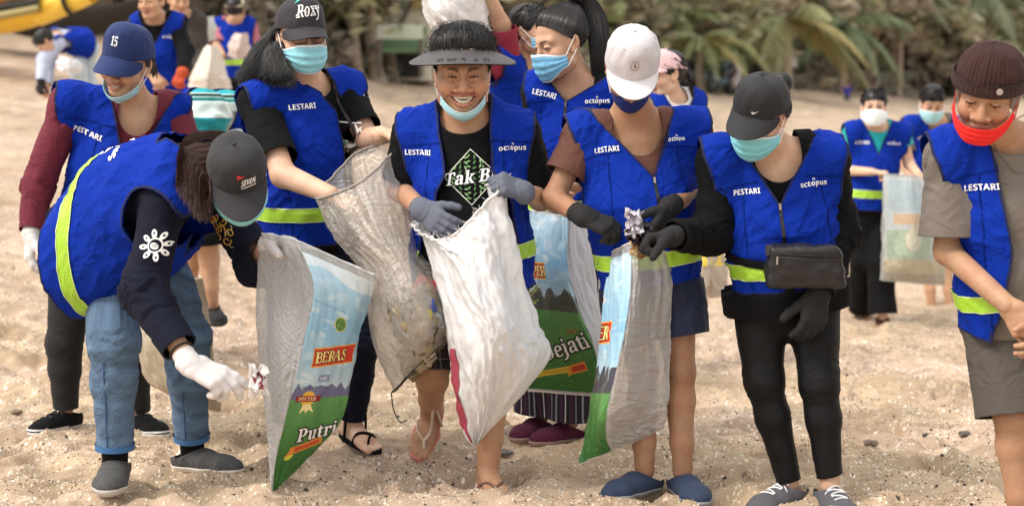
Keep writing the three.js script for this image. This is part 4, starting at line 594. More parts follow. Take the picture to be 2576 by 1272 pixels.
  for (let i = 0; i < 1500; i++) { const a = rr(-PI, PI), o = rr(.0, .012), tw = rr(-.25, .25), z = (q, k) => { q.y -= 0; q.z -= k; return q; }; H.push([dome(a, .0, -.004), z(dome(a + tw * .3, .25, .006 + o), .003), z(dome(a + tw * .7, .55, .008 + o), .012), z(dome(a + tw, rr(.75, .98), .006 + o * 1.3), .022)].map(W)); }
  for (let i = 0; i < 90; i++) { const a = rr(-PI, PI), t = rr(.15, .9), q = dome(a, t, .008), n = V(q.x, q.y - .04, q.z).normalize(); H.push([q, q.clone().addScaledVector(n, .012).add(V(rr(-.01, .01), 0, -.008)), q.clone().addScaledVector(n, rr(.01, .019)).add(V(rr(-.015, .015), rr(-.01, .0), -.02))].map(W)); }
  for (let i = 0; i < 260; i++) { const a = rr(-PI, PI), t = rr(0, .6), q = dome(a, t, .006), n = V(q.x, (q.y - .06) * .7, q.z + .01).normalize(), k = rr(.008, .026); H.push([q, q.clone().addScaledVector(n, k).add(V(0, .01, -.012)), dome(a + rr(-.5, .5), min(.98, t + rr(.3, .6)), .01 + k * rr(.4, 1))].map(W)); }
  for (let i = 0; i < 130; i++) { const s = rnd() < .5 ? -1 : 1; H.push([V(s * .07, .05, rr(-.04, .035)), V(s * rr(.08, .088), .03, rr(-.04, .03)), V(s * rr(.074, .08), rr(-.0, .02), rr(-.05, .035))].map(W)); }
  for (let i = 0; i < 40; i++) H.push([V(rr(.04, .07), .09, -.01), V(rr(.07, .1), rr(.09, .12), rr(-.03, .02)), V(rr(.08, .125), rr(.06, .13), rr(-.04, .02))].map(W));
  const cap = new Field(); cap.el(V(0, .052, -.018), V(.085, .085, .1), .02); const hg = clip(surf(cap.fn(), V(-.1, -.05, -.13), V(.1, .15, .1), .006, .01), (x, y, z) => .045 - y + (z < 0 ? (z) * .9 : 0)).applyMatrix4(m);
  p.add('hair', merge([hg, strands(H, .0013, 3)]), M.hairB);
  // flip-flop under the raised heel
  const S = p.soleA, fl = p.add('flip_flop', sheet((s, t) => { const w = .05 * pow(max(0, sin(PI * clamp(lerp(.04, .97, t)))), .45) * (t < .5 ? .85 : 1.08); return S.at((s - .5) * 2 * w, -.004, lerp(-.075, .185, t)); }, 12, 26, .016), cloth(0xcf8478, { roughness: .7, sheen: 0 })); const st = std(0xd9c7b4, .5);
  for (const k of [-1, 1]) p.strap('A', [[k * .047, .02, .0], [k * .044, .045], [k * .025, .085], [-.0 - .012, .118], [-.02, .138]], .006, st, fl);
  const S2 = p.soleB, f2 = p.add('flip_flop', sheet((s, t) => { const w = .047 * pow(max(0, sin(PI * clamp(lerp(.04, .97, t)))), .45); return S2.at((s - .5) * 2 * w, -.002, lerp(-.065, .182, t)); }, 12, 26, .012), cloth(0xd8b4a4)); for (const k of [-1, 1]) p.strap('B', [[k * .046, .02, .0], [k * .043, .045], [k * .024, .085], [-.012, .118], [-.02, .138]], .0055, std(0x6a4a3a, .5), f2);
  p.finish();
}
visorWoman();

// --- boy in the white cap, looking down
function whiteCap() {
  const J = { nek: P(1597, 318, 5.1), pel: P(1632, 690, 5.12), head: P(1590, 172, 4.97), fwd: dirv(-.03, -.76, .66), up: dirv(0, .66, .76), shA: P(1470, 338, 5.1), shB: P(1738, 330, 5.15), elA: P(1392, 500, 5.06), wrA: P(1470, 545, 4.93), elB: P(1770, 472, 5.17), wrB: P(1682, 522, 4.93), hipA: P(1580, 710, 5.14), hipB: P(1692, 705, 5.14), knA: P(1618, 935, 5.1), anA: P(1622, 1185, 5.08), knB: P(1712, 935, 5.1), anB: P(1718, 1190, 5.06) };
  const p = new Person('person in a white cap and blue face mask looking down, navy shorts and slip-on shoes', J, { skin: [.37, .2, .118], seed: 4, w: 1.0, belly: .92, hs: 1.02 });
  p.body({ leg: [.08, .05, .05, .033] }); p.head({ eye: 'down' });
  p.hand('A', dirv(.9, -.35, .25), dirv(.1, -.75, -.5), { glove: M.gloveB, curl: [.45, .5, .55, .6], thumb: .8, cuff: .05 });
  p.hand('B', dirv(-.42, -.75, .35), dirv(-.75, .2, -.4), { glove: M.gloveB, curl: [.6, .7, .75, .8], thumb: .7, cuff: .05 });
  p.tee({ sl: .62, mat: M.brown, r: [.066, .072, .05, .04], neck: .085, drop: .1, len: .4 });
  p.vest({ len: .535, v: .165, vw: .105, vs: .02, zip: [-.165, -.535], hem: (s) => .03 * s, stripes: [-.44], wing: .045, sec: [[-.085, .175, .115, -.006], [-.26, .186, .14, .004], [-.42, .17, .14, .008], [-.58, .168, .145, .008]] });
  p.print('vest_lettering', T2.lestari(), -.118, -.062, .082, .026, { rot: .02 }); p.print('vest_lettering', T2.octopus(), .118, -.052, .07, .026, {});
  p.trousers({ name: 'shorts', l: .68, r: [.105, .105, .06, .045], mat: cloth(0x16213f, { roughness: .7 }), amp: .008 });
  for (const q of ['A', 'B']) p.shoe(q, q === 'A' ? dirv(-.75, 0, .65) : dirv(.25, 0, 1), { mat: cloth(0x28364f), sole: std(0x8d8f92, .7), h: .075, collar: .058, slope: .5 });
  p.faceMask(cloth(0x14256b), { edge: 0, pleat: .0006, hull: HULLC, half: 1.1, top: (t) => -.03 - .03 * sst(.2, 1.1, abs(t)) });
  p.cap(cloth(0xc6c3c7, { roughness: .9, sheen: .1 }), { brim: .078, half: 1.15, drop: .05, bend: 2.2, H: .118, square: .08, brimMat: cloth(0xd8d6d9, { sheen: .1 }), seamMat: cloth(0xb4b0b4), wr: .004 });
  p.capPrint('cap_badge', ink('badge', 128, 128, (g) => { g.lineWidth = 6; g.beginPath(); g.arc(64, 64, 52, 0, 7); g.stroke(); g.beginPath(); g.moveTo(64, 30); g.lineTo(82, 88); g.lineTo(50, 84); g.fill(); }, 0x8a5c50), -.16, .2, .2, .42);
  p.finish();
}
whiteCap();
// --- woman in the black cap with the waist pack
function packWoman() {
  const J = { nek: P(1948, 385, 4.97), pel: P(1978, 730, 5.02), head: P(1913, 283, 4.83), fwd: dirv(-.5, -.55, .68), up: dirv(-.05, .78, .5), shA: P(1808, 405, 4.96), shB: P(2078, 395, 4.96), elA: P(1792, 592, 4.93), wrA: P(1694, 594, 4.74), elB: P(2118, 590, 4.98), wrB: P(2062, 735, 4.84), hipA: P(1910, 745, 5.02), hipB: P(2042, 745, 5.02), knA: P(1922, 958, 4.97), anA: P(1987, 1215, 4.97), knB: P(2062, 962, 4.93), anB: P(2090, 1222, 4.9) };
  const p = new Person('person in black cap, sleeves and leggings, wearing a waist pack', J, { skin: SKIN.light, seed: 6, w: 1.06, belly: 1.08, lw: 1.0, hs: 1.0 });
  p.body(); p.head({ eye: 'down' });
  p.hand('A', dirv(-.95, -.12, .15), dirv(-.1, -.8, .3), { glove: M.gloveB, curl: [.7, .85, .9, .95], thumb: .9, cuff: .03 });
  p.hand('B', dirv(-.2, -1, .12), dirv(-.35, .05, -.9), { glove: M.gloveB, curl: [.28, .34, .36, .4], thumb: .4, cuff: .02, s: 1.12 });
  p.tee({ sl: 2, mat: M.black, r: [.062, .06, .056, .042], neck: .08, drop: .05, nv: .04, len: p.H + .06, grow: .012, flare: .004, amp: .011, ff: 34, past: -.005 });
  p.trousers({ name: 'leggings', l: 1.97, r: [.097, .062, .054, .04], mat: cloth(0x09090b, { roughness: .55, sheen: .03, specularIntensity: .5 }), amp: .0035, ff: 30, hip: -.022 });
  p.vest({ len: .44, v: .145, vw: .085, vs: -.02, zip: [-.145, -.31], stripes: [-.365], wing: .04, sec: [[-.085, .17, .115, 0], [-.24, .178, .145, .01], [-.33, .168, .14, .01], [-.47, .178, .145, .008]], amp: .011, tilt: .0 });
  p.print('vest_lettering', T2.pestari(), -.115, -.1, .09, .028, { rot: -.0 }); p.print('vest_lettering', T2.octopus(), .1, -.096, .095, .034, {});
  p.shoe('A', dirv(-.78, 0, .6), { mat: M.grey2 ?? cloth(0x55545a), sole: std(0xbdb9b4, .7), laces: std(0xd8d8da, .8), h: .085, slope: .3, collar: .07 }); p.shoe('B', dirv(.12, 0, 1), { mat: cloth(0x55545a), sole: std(0xbdb9b4, .7), laces: std(0xd8d8da, .8), h: .085, slope: .3, collar: .07 });
  p.faceMask(cloth(0x84cfdc, { sheen: 0 }), {});
  p.cap(cloth(0x232226, { roughness: .8 }), { brim: .085, half: 1.12, drop: .3, bend: 4, H: .1 });
  p.capPrint('cap_mark', ink('tick', 128, 64, (g) => { g.beginPath(); g.moveTo(8, 34); g.quadraticCurveTo(20, 60, 50, 46); g.lineTo(122, 10); g.lineTo(46, 36); g.quadraticCurveTo(28, 40, 22, 22); g.fill(); }, 0xe6e6e6), .08, .38, .09, .2);
  const H = []; for (let i = 0; i < 160; i++) { const a = rr(1.4, 3.0) * (rnd() < .3 ? -1 : 1), q = p.crown(a, 0, .002), e = V(sin(a) * rr(.05, .07), -.02 + rr(-.035, .01), -.1 + rr(-.02, .02)); H.push([q, V(sin(a) * .09, -.0, cos(a) * .1 - .02), e].map((v) => v.applyMatrix4(p.hm()))); }
  const bun = new Field(); bun.el(V(.02, .035, -.135), V(.034, .036, .03), .01); p.add('hair', merge([surf(bun.fn(), V(-.05, -.02, -.2), V(.07, .1, -.08), .006, .01).applyMatrix4(p.hm()), strands(H, .0022)]), M.hairB);
  // waist pack with its belt
  const bp = frame(p.T.pt(.03, -.335, .21), p.T.s, V(0, 1, .18)), B = new Field(); const bx = (x, y, z) => { const [a, b, c] = bp.loc(x, y, z), wv = .122 + b * -.12; const q = [abs(a + b * .1) - wv + .02, abs(b + .006) - .068 + .018, abs(c - .012 * cos(a * 9)) - .034 + .022]; return hypot(max(q[0], 0), max(q[1], 0), max(q[2], 0)) + min(max(...q), 0) - .02 - .005 * N3(a * 12, b * 16, c * 8) - .002 * (.4 - abs(N3(a * 30 + b * 30, b * 14, 2))); };
  const lo = bp.o.clone().subScalar(.17), hi = bp.o.clone().addScalar(.17), leather = std(0x1d1c1f, .42, { bumpMap: noiseTex(128, (x, y) => .5 + .5 * tile(x, y, 40, 2)), bumpScale: .0008 });
  const pk = thing('waist_pack', 'black leather waist pack worn in front over the blue vest', 'waist bag', bp.o); part('pouch', uvBy(surf(bx, lo, hi, .006, .01), (x, y, z) => [x * 12, y * 12]), leather, pk);
  const bl = (a0, a1) => sheet((s, t) => { const th = lerp(a0, a1, s), d = p.T.s.clone().multiplyScalar(cos(th)).addScaledVector(p.T.f, sin(th)); return onto(p.vf, p.T.pt(0, -.345 + (t - .5) * .028 + .05 * (1 - sin(th))).addScaledVector(d, .6), d.clone().negate(), .006); }, 60, 2, .003);
  part('belt', bl(-.2, PI + .2), M.black2, pk); const zp = (a, b, y) => tube([-1, -.5, 0, .5, 1].map((k) => { const q = march(bx, bp.pt(k * .095, y - .004 * k, .2), bp.f.clone().negate()) ?? bp.pt(k * .095, y, .03); return q.addScaledVector(bp.f, .001); }), .0032, 6, 4); part('zip', zp(0, 0, .038), std(0x0e0e10, .35), pk); part('seam', zp(0, 0, .026), std(0x2c2b2e, .5), pk); part('zip_pull', box(.006, .026, .005).applyMatrix4(matOf(frame(bp.pt(-.095, .022, .045), bp.s, bp.u))), M.metal, pk); part('buckle', box(.02, .032, .012).applyMatrix4(matOf(frame(bp.pt(-.118, .05, .02), bp.s, bp.u))), std(0x3a3a3e, .35), pk);
  p.finish();
}
packWoman();

// --- old man with the knitted cap at the right edge
function beanieMan() {
  const J = { nek: P(2540, 350, 4.64), pel: P(2566, 800, 4.72), head: P(2486, 232, 4.5), fwd: dirv(-.4, -.4, .83), up: dirv(-.02, .88, .46), shA: P(2390, 392, 4.66), shB: P(2690, 380, 4.66), elA: P(2384, 632, 4.66), wrA: P(2536, 768, 4.42), elB: P(2720, 640, 4.6), wrB: P(2640, 800, 4.42), hipA: P(2510, 800, 4.74), hipB: P(2640, 800, 4.74), knA: P(2545, 1045, 4.66), anA: P(2572, 1330, 4.68), knB: P(2680, 1050, 4.66), anB: P(2700, 1340, 4.66) };
  const p = new Person('older person in a brown knitted cap and red mask, grey shirt and shorts', J, { skin: [.43, .242, .145], seed: 8, w: 1.05, belly: .98, hs: 1.09 });
  p.body({ up: [.045, .038], lo: [.037, .028], footA: { dir: dirv(.1, 0, 1) }, footB: { dir: dirv(.2, 0, 1) } }); p.head({ eye: 'down', stubble: .25, age: .75, browA: .7, brow: [.12, .1, .09], nose: 1.1, lip: [.4, .17, .14] });
  p.hand('A', dirv(.42, -.72, .4), dirv(.6, .1, -.75), { curl: [.25, .3, .35, .4], thumb: .45, s: 1.06 }); p.hand('B', dirv(-.4, -.7, .4), dirv(-.6, .1, -.75), { curl: .35 });
  p.tee({ sl: .84, mat: M.grey, r: [.06, .088, .05, .04], neck: .088, drop: .035, len: p.H + .03, grow: .016, amp: .009 });
  const col = p.tf; { const ring = sheet((u, t) => { const th = u * 2 * PI, d = p.T.pt(cos(th) * .094, .12, sin(th) * .09 + .01), q = onto(col, d, p.T.u.clone().negate(), .004); return q ? p.T.pt(0, 0).add(q.clone().sub(p.T.pt(0, 0)).multiplyScalar(lerp(1, .9, t))) : null; }, 50, 2); p.add('collar', ring, M.grey, p.teeMesh); }
  p.trousers({ name: 'shorts', l: 1, r: [.108, .1, .06, .045], mat: M.greyDark, amp: .008, hip: .01 });
  p.vest({ len: .6, open: (h) => [pw(-h, [[-.06, -.085], [0, -.075], [.15, -.07], [.31, -.06], [.45, -.085], [.6, -.13]]), pw(-h, [[-.06, .085], [.2, .1], [.6, .15]])], stripes: [[-.455, .3, 3.6]], tilt: .16, hem: (s) => -.35 * (s + .13), sec: [[-.085, .165, .115, 0], [-.26, .18, .15, .006], [-.45, .185, .16, .01], [-.65, .19, .165, .01]], seed: 3, wing: .05, sr: .074 });
  p.print('vest_lettering', T2.lestari(), -.12, -.118, .1, .03, {});
  p.faceMask(M.red, { half: 1.15, pleat: .002, edge: 0, loopMat: cloth(0xc93a3a), top: (t) => -.058 + .03 * sst(.25, 1.15, abs(t)), bot: (t) => -.111 + .062 * sst(.2, 1.15, abs(t)), grow: .002 });
  // knitted cap: ribs and a folded cuff with a small round badge
  const m = p.hm(), ribs = 46, wool = cloth(0x3a2220, { roughness: 1, sheen: .5, bumpMap: noiseTex(128, (x, y) => .5 + .5 * tile(x, y, 60, 1)), bumpScale: .003 });
  const k = (a, t, off) => { const q = p.crown(a, t, off + .004 + .0026 * sqrt(abs(sin(a * ribs / 2))) * (1 - .3 * t), { H: .098, square: .0, tail: .6, wr: .004, pw: .95 }); const sx = (1 - exp(-(1 - t) * 14)); q.y += .006 * exp(-(1 - t) * 12); return q; };
  const cap = p.add('knitted_cap', sheet((s, t) => k(-PI + s * 2 * PI, t * .99, 0).applyMatrix4(m), 460, 28), wool);
  p.add('folded_cuff', sheet((s, t) => { const q = k(-PI + s * 2 * PI, 0, .003 + .004 * sin(PI * t)); q.y += -.012 + t * .034; return q.applyMatrix4(m); }, 460, 8, -.003), wool, cap); p.add('cuff_edge', tube(Array.from({ length: 61 }, (_, i) => { const q = k(-PI + i / 60 * 2 * PI, 0, .007); q.y += .022; return q.applyMatrix4(m); }), .0022, 5, 1), wool, cap);
  const q = k(.38, 0, .012); q.y += .012; const bd = new THREE.CylinderGeometry(.0085, .0085, .003, 18); bd.rotateX(PI / 2); bd.rotateY(.38); bd.translate(q.x, q.y, q.z); p.add('badge', bd.applyMatrix4(m), std(0xb7a9a4, .5), cap);
  const H = []; for (let i = 0; i < 420; i++) { const s = rnd() < .5 ? -1 : 1, a = s * rr(1.0, 2.9), r = p.crown(a, 0, -.006); r.y += rr(-.045, .01); const d = a * s > 1.9 ? 1 : 0; H.push([r, r.clone().add(V(s * .004, -.012, -.004)), r.clone().add(V(s * .003 * (1 - d), -.026, -.008))].filter((v) => 1).map((v) => v.applyMatrix4(m))); } p.add('hair', strands(H, .0014), M.hairG);
  p.finish();
}
beanieMan();

// --- woman with glasses and long black hair
function glassesWoman() {
  const J = { nek: P(766, 218, 5.64), pel: P(778, 640, 5.72), head: P(757, 88, 5.55), fwd: dirv(.42, -.2, .88), up: dirv(.02, .97, .2), shA: P(648, 258, 5.56), shB: P(868, 232, 5.74), elA: P(712, 440, 5.38), wrA: P(832, 490, 5.2), elB: P(925, 352, 5.62), wrB: P(958, 338, 5.37), hipA: P(735, 665, 5.74), hipB: P(826, 660, 5.76), knA: P(722, 880, 5.72), anA: P(716, 1065, 5.78), knB: P(898, 880, 5.64), anB: P(888, 1058, 5.7) };
  const p = new Person('person with glasses, long black hair and black cap reaching into a sack', J, { skin: SKIN.light, seed: 10, w: 1.03, belly: 1.1, hs: 1.03 });
  p.body({ up: [.05, .042], lo: [.044, .03], footB: { dir: dirv(.62, -.16, .76), s: 1 }, footA: { dir: dirv(.3, -.1, .9) } }); p.head({ eye: 'squint', wide: 1.05 });
  p.hand('A', dirv(.9, -.4, .2), dirv(0, -.8, -.5), { curl: .3 }); p.hand('B', dirv(.95, .05, .2), dirv(-.05, -.95, .3), { curl: [.75, .8, .85, .9], thumb: .8 });
  p.tee({ sl: .78, mat: M.black, r: [.06, .072, .05, .04], neck: .08, drop: .04, len: p.H - .02, grow: .012 });
  const art = inkC(256, 512, (g) => { for (let i = 0; i < 60; i++) { g.fillStyle = ['#b9a78f', '#8fb1a4', '#d8cdbb', '#6b5a4b', '#3c332c', '#e3ddcf'][i % 6]; g.save(); g.translate(20 + (i * 53) % 216, 190 + (i * 37) % 300); g.rotate(i); g.beginPath(); g.ellipse(0, 0, 34, 16, 0, 0, 7); g.fill(); g.restore(); } g.fillStyle = '#e6e6e0'; g.font = 'bold 60px sans-serif'; g.fillText('k', 60, 120); g.fillRect(10, 60, 90, 8); g.fillRect(90, 130, 60, 14); });
  p.print('shirt_print', art, .16, -.24, .16, .3, { on: p.tf, parent: p.teeMesh });
  p.trousers({ name: 'leggings', l: 1.96, r: [.1, .07, .062, .046], mat: M.navy });
  p.vest({ len: .575, open: (h) => [pw(-h, [[-.08, -.06], [-.02, -.02], [.02, .03], [.1, .085], [.3, .09], [.6, .08]]), pw(-h, [[-.06, .085], [0, .095], [.1, .14], [.25, .2], [.6, .22]])], stripes: [-.455], sec: [[-.085, .165, .112, -.006], [-.26, .178, .145, .004], [-.45, .188, .15, .01], [-.62, .198, .155, .01]], seed: 12 });
  p.print('vest_lettering', T2.lestari(), -.055, -.062, .1, .03, { rot: .05 }); p.print('vest_lettering', T2.octopus(), .2, -.045, .09, .032, {});
  p.faceMask(M.mask, { top: (t) => -.018 - .022 * sst(.2, 1.1, abs(t)) }); 
  p.cap(cloth(0x2a272e, { roughness: .75 }), { brim: .07, half: 1.1, drop: .38, bend: 6, H: .1 });
  p.capPrint('cap_lettering', ink('cap', 512, 256, (g) => { g.font = 'italic bold 190px serif'; g.textAlign = 'center'; g.textBaseline = 'middle'; g.save(); g.translate(256, 130); g.rotate(-.06); g.fillText('Roxy', 0, 0); g.restore(); g.lineWidth = 12; g.beginPath(); g.moveTo(20, 190); g.quadraticCurveTo(120, 110, 210, 160); g.moveTo(390, 120); g.lineTo(500, 110); g.stroke(); }, 0xf2f2f2), -.55, .6, .1, .62);
  p.capPrint('cap_mark', ink('swash', 64, 64, (g) => { g.beginPath(); g.moveTo(4, 60); g.lineTo(60, 30); g.lineTo(40, 4); g.fill(); }, 0x4fb7b0), -.62, -.3, .5, .72);
  const m = p.hm(), gl = p.add('glasses', merge([-1, 1].flatMap((s) => { const ring = []; for (let i = 0; i <= 20; i++) { const a = i / 20 * 2 * PI; ring.push(V(s * .033 + cos(a) * .0235, -.004 + sin(a) * .015 * (1 + .1 * cos(2 * a)), .0985 - abs(s * .033 + cos(a) * .0235) * .22).applyMatrix4(m)); } return [tube(ring, .0016, 5, 1), tube([V(s * .0565, .0, .086), V(s * .078, .002, .05), V(s * .082, .004, -.01)].map((q) => q.applyMatrix4(m)), .0016, 5, 4)]; }).concat([tube([V(-.0098, -.001, .0965), V(0, .002, .1), V(.0098, -.001, .0965)].map((q) => q.applyMatrix4(m)), .0016, 5, 3)])), std(0x6d4b3d, .25, { metalness: .5 }));
  for (const s of [-1, 1]) p.add('lens', sheet((u, v) => { const a = u * 2 * PI, r = v; return V(s * .033 + cos(a) * .0235 * r, -.004 + sin(a) * .015 * r, .0985 - abs(s * .033 + cos(a) * .0235 * r) * .22).applyMatrix4(m); }, 24, 3), new THREE.MeshPhysicalMaterial({ color: 0xf4f0ee, roughness: .03, transmission: 1, thickness: 0, ior: 1.45 }), gl);
  // long wavy hair falling behind the ear and over the shoulder
  const H = [], GD = [[P(706, 52, 5.66), P(668, 100, 5.68), P(636, 150, 5.66), P(612, 185, 5.64), P(598, 205, 5.62)], [P(706, 58, 5.62), P(690, 110, 5.6), P(676, 155, 5.58), P(672, 188, 5.54), P(668, 206, 5.5)], [P(712, 66, 5.56), P(706, 118, 5.53), P(706, 160, 5.48), P(724, 196, 5.43), P(744, 212, 5.42)]].map((g) => new THREE.CatmullRomCurve3(g));
  for (let i = 0; i < 3000; i++) { const w = rnd() * 2, j = min(1, floor(w)), fw = w - j, a = rnd() * 6.28, q = sqrt(rnd()), ph = floor(rnd() * 14) * .9, e = rr(.72, 1.05), L = []; for (let t = 0; t <= 8; t++) { const k = t / 8 * e, c = mixV(GD[j].getPoint(min(1, k)), GD[j + 1].getPoint(min(1, k)), fw), R = (.014 + .024 * sst(0, .5, k)) * q, wv = .007 * sst(.1, .5, k) * sin(k * 15 + ph); c.add(V(cos(a) * R + wv, sin(a) * R * .6 - max(0, k - 1) * .1, sin(a * 1.3) * R + wv * .8)); L.push(c); } H.push(L); }
  for (let i = 0; i < 200; i++) { const a = -rr(1.3, 2.9), r = p.crown(a, 0, -.004).applyMatrix4(m), j = rnd(); H.push([r, mixV(r, GD[1].getPoint(.3), .6).add(V(rr(-.02, .02), .0, rr(-.02, .02))), GD[j < .5 ? 0 : 2].getPoint(.45).add(V(rr(-.02, .02), 0, rr(-.02, .02)))]); }
  const hb = new Field(); hb.rc(P(712, 70, 5.63), P(680, 140, 5.62), .022, .024, .06); hb.rc(P(680, 140, 5.6), P(690, 170, 5.52), .024, .02, .05); p.add('hair', merge([surf(hb.fn(), hb.lo, hb.hi, .009), strands(H, .0013, 3)]), M.hairB);
  // lanyard
  p.add('lanyard', tube([p.T.pt(.085, .02, .03), p.T.pt(.1, -.06, .13), p.T.pt(.115, -.16, .165), p.T.pt(.12, -.24, .17)].map((q) => onto(p.tf, q.clone().addScaledVector(p.T.f, .3), p.T.f.clone().negate(), .007) ?? q), .006, 6, 6, .25), std(0x3a2f3c, .7, { map: tex(canvas(16, 128, (g) => { g.fillStyle = '#2a232c'; g.fillRect(0, 0, 16, 128); g.fillStyle = '#e9c9d6'; for (let i = 0; i < 5; i++) g.fillRect(2, 8 + i * 26, 12, 9); })) }));
  // sandals
  const S = p.soleB, ft = p.add('sandal', sheet((s, t) => { const w = .047 * pow(max(0, sin(PI * clamp(lerp(.04, .97, t)))), .45); return S.at((s - .5) * 2 * w, -.001, lerp(-.065, .182, t)); }, 12, 26, .016), M.black2); for (const L of [[[-.046, .015, .0], [-.04, .03], [0, .045], [.04, .03], [.046, .015, .0]], [[-.046, .07, .0], [-.03, .075], [.0, .085], [.03, .1], [.046, .105, .0]], [[.046, .07, .0], [.03, .09], [.0, .115], [-.02, .14, .004]]]) p.strap('B', L, .006, M.black2, ft);
  p.finish();
}
glassesWoman();
// --- woman bending down on the left
function bendingWoman() {
  const J = { nek: P(492, 420, 4.97), pel: P(215, 610, 5.2), head: P(597, 440, 4.74), fwd: dirv(.2, -.8, .55), up: dirv(.1, .56, .8), shA: P(408, 520, 4.88), shB: P(552, 500, 5.2), elA: P(362, 735, 4.78), wrA: P(478, 918, 4.64), elB: P(648, 665, 5.16), wrB: P(678, 612, 5.0), hipA: P(265, 650, 5.1), hipB: P(385, 640, 5.36), knA: P(285, 858, 5.02), anA: P(288, 1138, 5.04), knB: P(468, 850, 5.34), anB: P(482, 1112, 5.42) };
  const p = new Person('person bending down in a black cap and jeans, picking with a white glove', J, { skin: SKIN.tan, seed: 14, w: 1.08, belly: 1.15, lw: 1.06, hs: 1.06, trap: .02 });
  p.body(); p.head({ eye: 'down' });
  p.hand('A', dirv(1, -.42, .12), dirv(-.15, -.75, -.5), { glove: M.gloveW, curl: [.16, .3, .55, .65], thumb: .7, cuff: .05, s: 1.2 }); p.hand('B', dirv(.75, .1, .45), dirv(.1, -.95, .3), { glove: M.gloveW, curl: [.7, .8, .9, .9], thumb: .6, cuff: .03, s: 1.05 });
  p.tee({ sl: 2, mat: M.navy, r: [.058, .08, .066, .05], past: -.075, neck: .07, drop: .02, len: p.H - .02, grow: .01, amp: .011, ff: 22 });
  const aw = p.J.wrA.clone().sub(p.J.elA).normalize(); { const e = p.J.wrA.clone().addScaledVector(aw, -.075), F = new Field(); F.rc(e, e.clone().addScaledVector(aw, -.065), .058, .062, .01); p.add('turned_cuff', clip(surfOf(F, .007), (x, y, z) => { const t = (x - e.x) * aw.x + (y - e.y) * aw.y + (z - e.z) * aw.z; return max(t, -.065 - t); }, .006), M.navy, p.teeMesh); }
  p.trousers({ name: 'jeans', l: 1.97, r: [.108, .077, .07, .0535], mat: cloth(0x5d7896, { sheen: .03, bumpMap: creased(.6), bumpScale: .006, map: (() => noiseTex(256, (x, y) => .78 + .26 * tile(x, y, 5, 5) + .14 * tile(x, y, 40, 8)))() }), amp: .008, ff: 26, uv: (x, y, z) => [(x + z * .7) * 3, y * 3], hip: -.01 });
  for (const q of ['A', 'B']) { const k = p.J['kn' + q], a = p.J['an' + q], e = mixV(k, a, .97), d = a.clone().sub(k).normalize(); const hem = puff(clip(clip(surfW(new Field().rc(mixV(k, a, .7), a.clone().addScaledVector(d, .05), .068, .0605).fn(), () => .002, p.J.anA.clone().min(p.J.anB).subScalar(.3), p.J.anA.clone().max(p.J.anB).addScalar(.3), .01, 0), (x, y, z) => { const t = (x - e.x) * d.x + (y - e.y) * d.y + (z - e.z) * d.z; return max(t, -.022 - t); }), (x, y, z) => hypot(x - a.x, z - a.z) - .12), .0); p.add('hem', hem, M.jeans, p.legMesh); 
    const sk = new Field().rc(mixV(k, a, .86), a.clone().addScaledVector(d, .03), .046, .043); p.add('sock', surfOf(sk, .009), M.black2); }
  const seam = (q, off) => tube([.15, .3, .5, .7, .85, .95].map((t) => { const k = p.J['kn' + q], a = p.J['an' + q], c = mixV(k, a, t), o = c.clone().add(V(off, 0, .25)); return march(p.lf, o, V(-off * 4, 0, -1).normalize())?.add(V(0, 0, .001)) ?? c; }), .0022, 4, 4); p.add('seam', seam('A', -.04), std(0x2f4f7a, .9), p.legMesh); p.add('seam', seam('B', -.03), std(0x2f4f7a, .9), p.legMesh);
  const tweed = cloth(0xffffff, { map: noiseTex(256, (x, y) => .06 + .2 * tile(x, y, 44, 1) + .08 * sin(x * 2 * PI * 40) * sin(y * 2 * PI * 44)), roughness: .95, sheen: 0 });
  p.shoe('A', dirv(.12, 0, 1), { mat: tweed, sole: std(0xb9b2aa, .8), h: .1, collar: .066, slope: .45, s: 1.05 }); p.shoe('B', dirv(1, 0, .32), { mat: tweed, sole: std(0xd8d2ca, .8), h: .1, collar: .066, slope: .45, s: 1.05 });
  // vest: arched back, hanging front
  const bf = [[-.02, -.1, .16], [-.15, -.178, .195], [-.31, -.205, .245], [-.46, -.165, .255], [-.58, -.125, .235], [-.72, -.1, .23]].map(([h, a, b], i) => [h, [.15, .18, .2, .205, .205, .205][i], (b - a) / 2, (a + b) / 2 * 1]);
  bf[0] = [-.05, .15, .13, .0];
  p.vest({ len: .58, sec: bf, v: .2, vw: .075, hem: (s, f) => -.4 * f, stripes: [[-.45, 0, 2 * PI, .03]], tiltF: -.62, sf: .0, seed: 21, amp: .008, wing: [.05, .03], sr: .085, hole: .095 });
  p.print('vest_lettering', T2.octopus(), -.02, -.19, .24, .075, { back: true, rot: .1 }); 
  p.print('vest_lettering', ink('rows', 256, 96, (g) => { g.fillRect(10, 14, 236, 26); g.fillRect(30, 58, 190, 26); }), -.0, -.27, .16, .05, { back: true, rot: .05 });
  // emblem on the upper sleeve
  const em = ink('emblem', 256, 256, (g) => { g.translate(128, 128); for (let i = 0; i < 8; i++) { g.save(); g.rotate(i * PI / 4); g.beginPath(); g.ellipse(0, -88, 20, 34, 0, 0, 7); g.fill(); g.fillStyle = '#000'; g.beginPath(); g.arc(0, -92, 9, 0, 7); g.fill(); g.fillStyle = '#fff'; g.restore(); } g.beginPath(); g.arc(0, 0, 58, 0, 7); g.fill(); g.fillStyle = '#000'; g.beginPath(); g.arc(0, 0, 46, 0, 7); g.fill(); g.fillStyle = '#fff'; g.beginPath(); g.ellipse(-6, 4, 32, 24, .6, 0, 7); g.fill(); g.fillStyle = '#000'; g.fillRect(-26, -6, 44, 7); g.fillRect(-20, 10, 40, 6); });
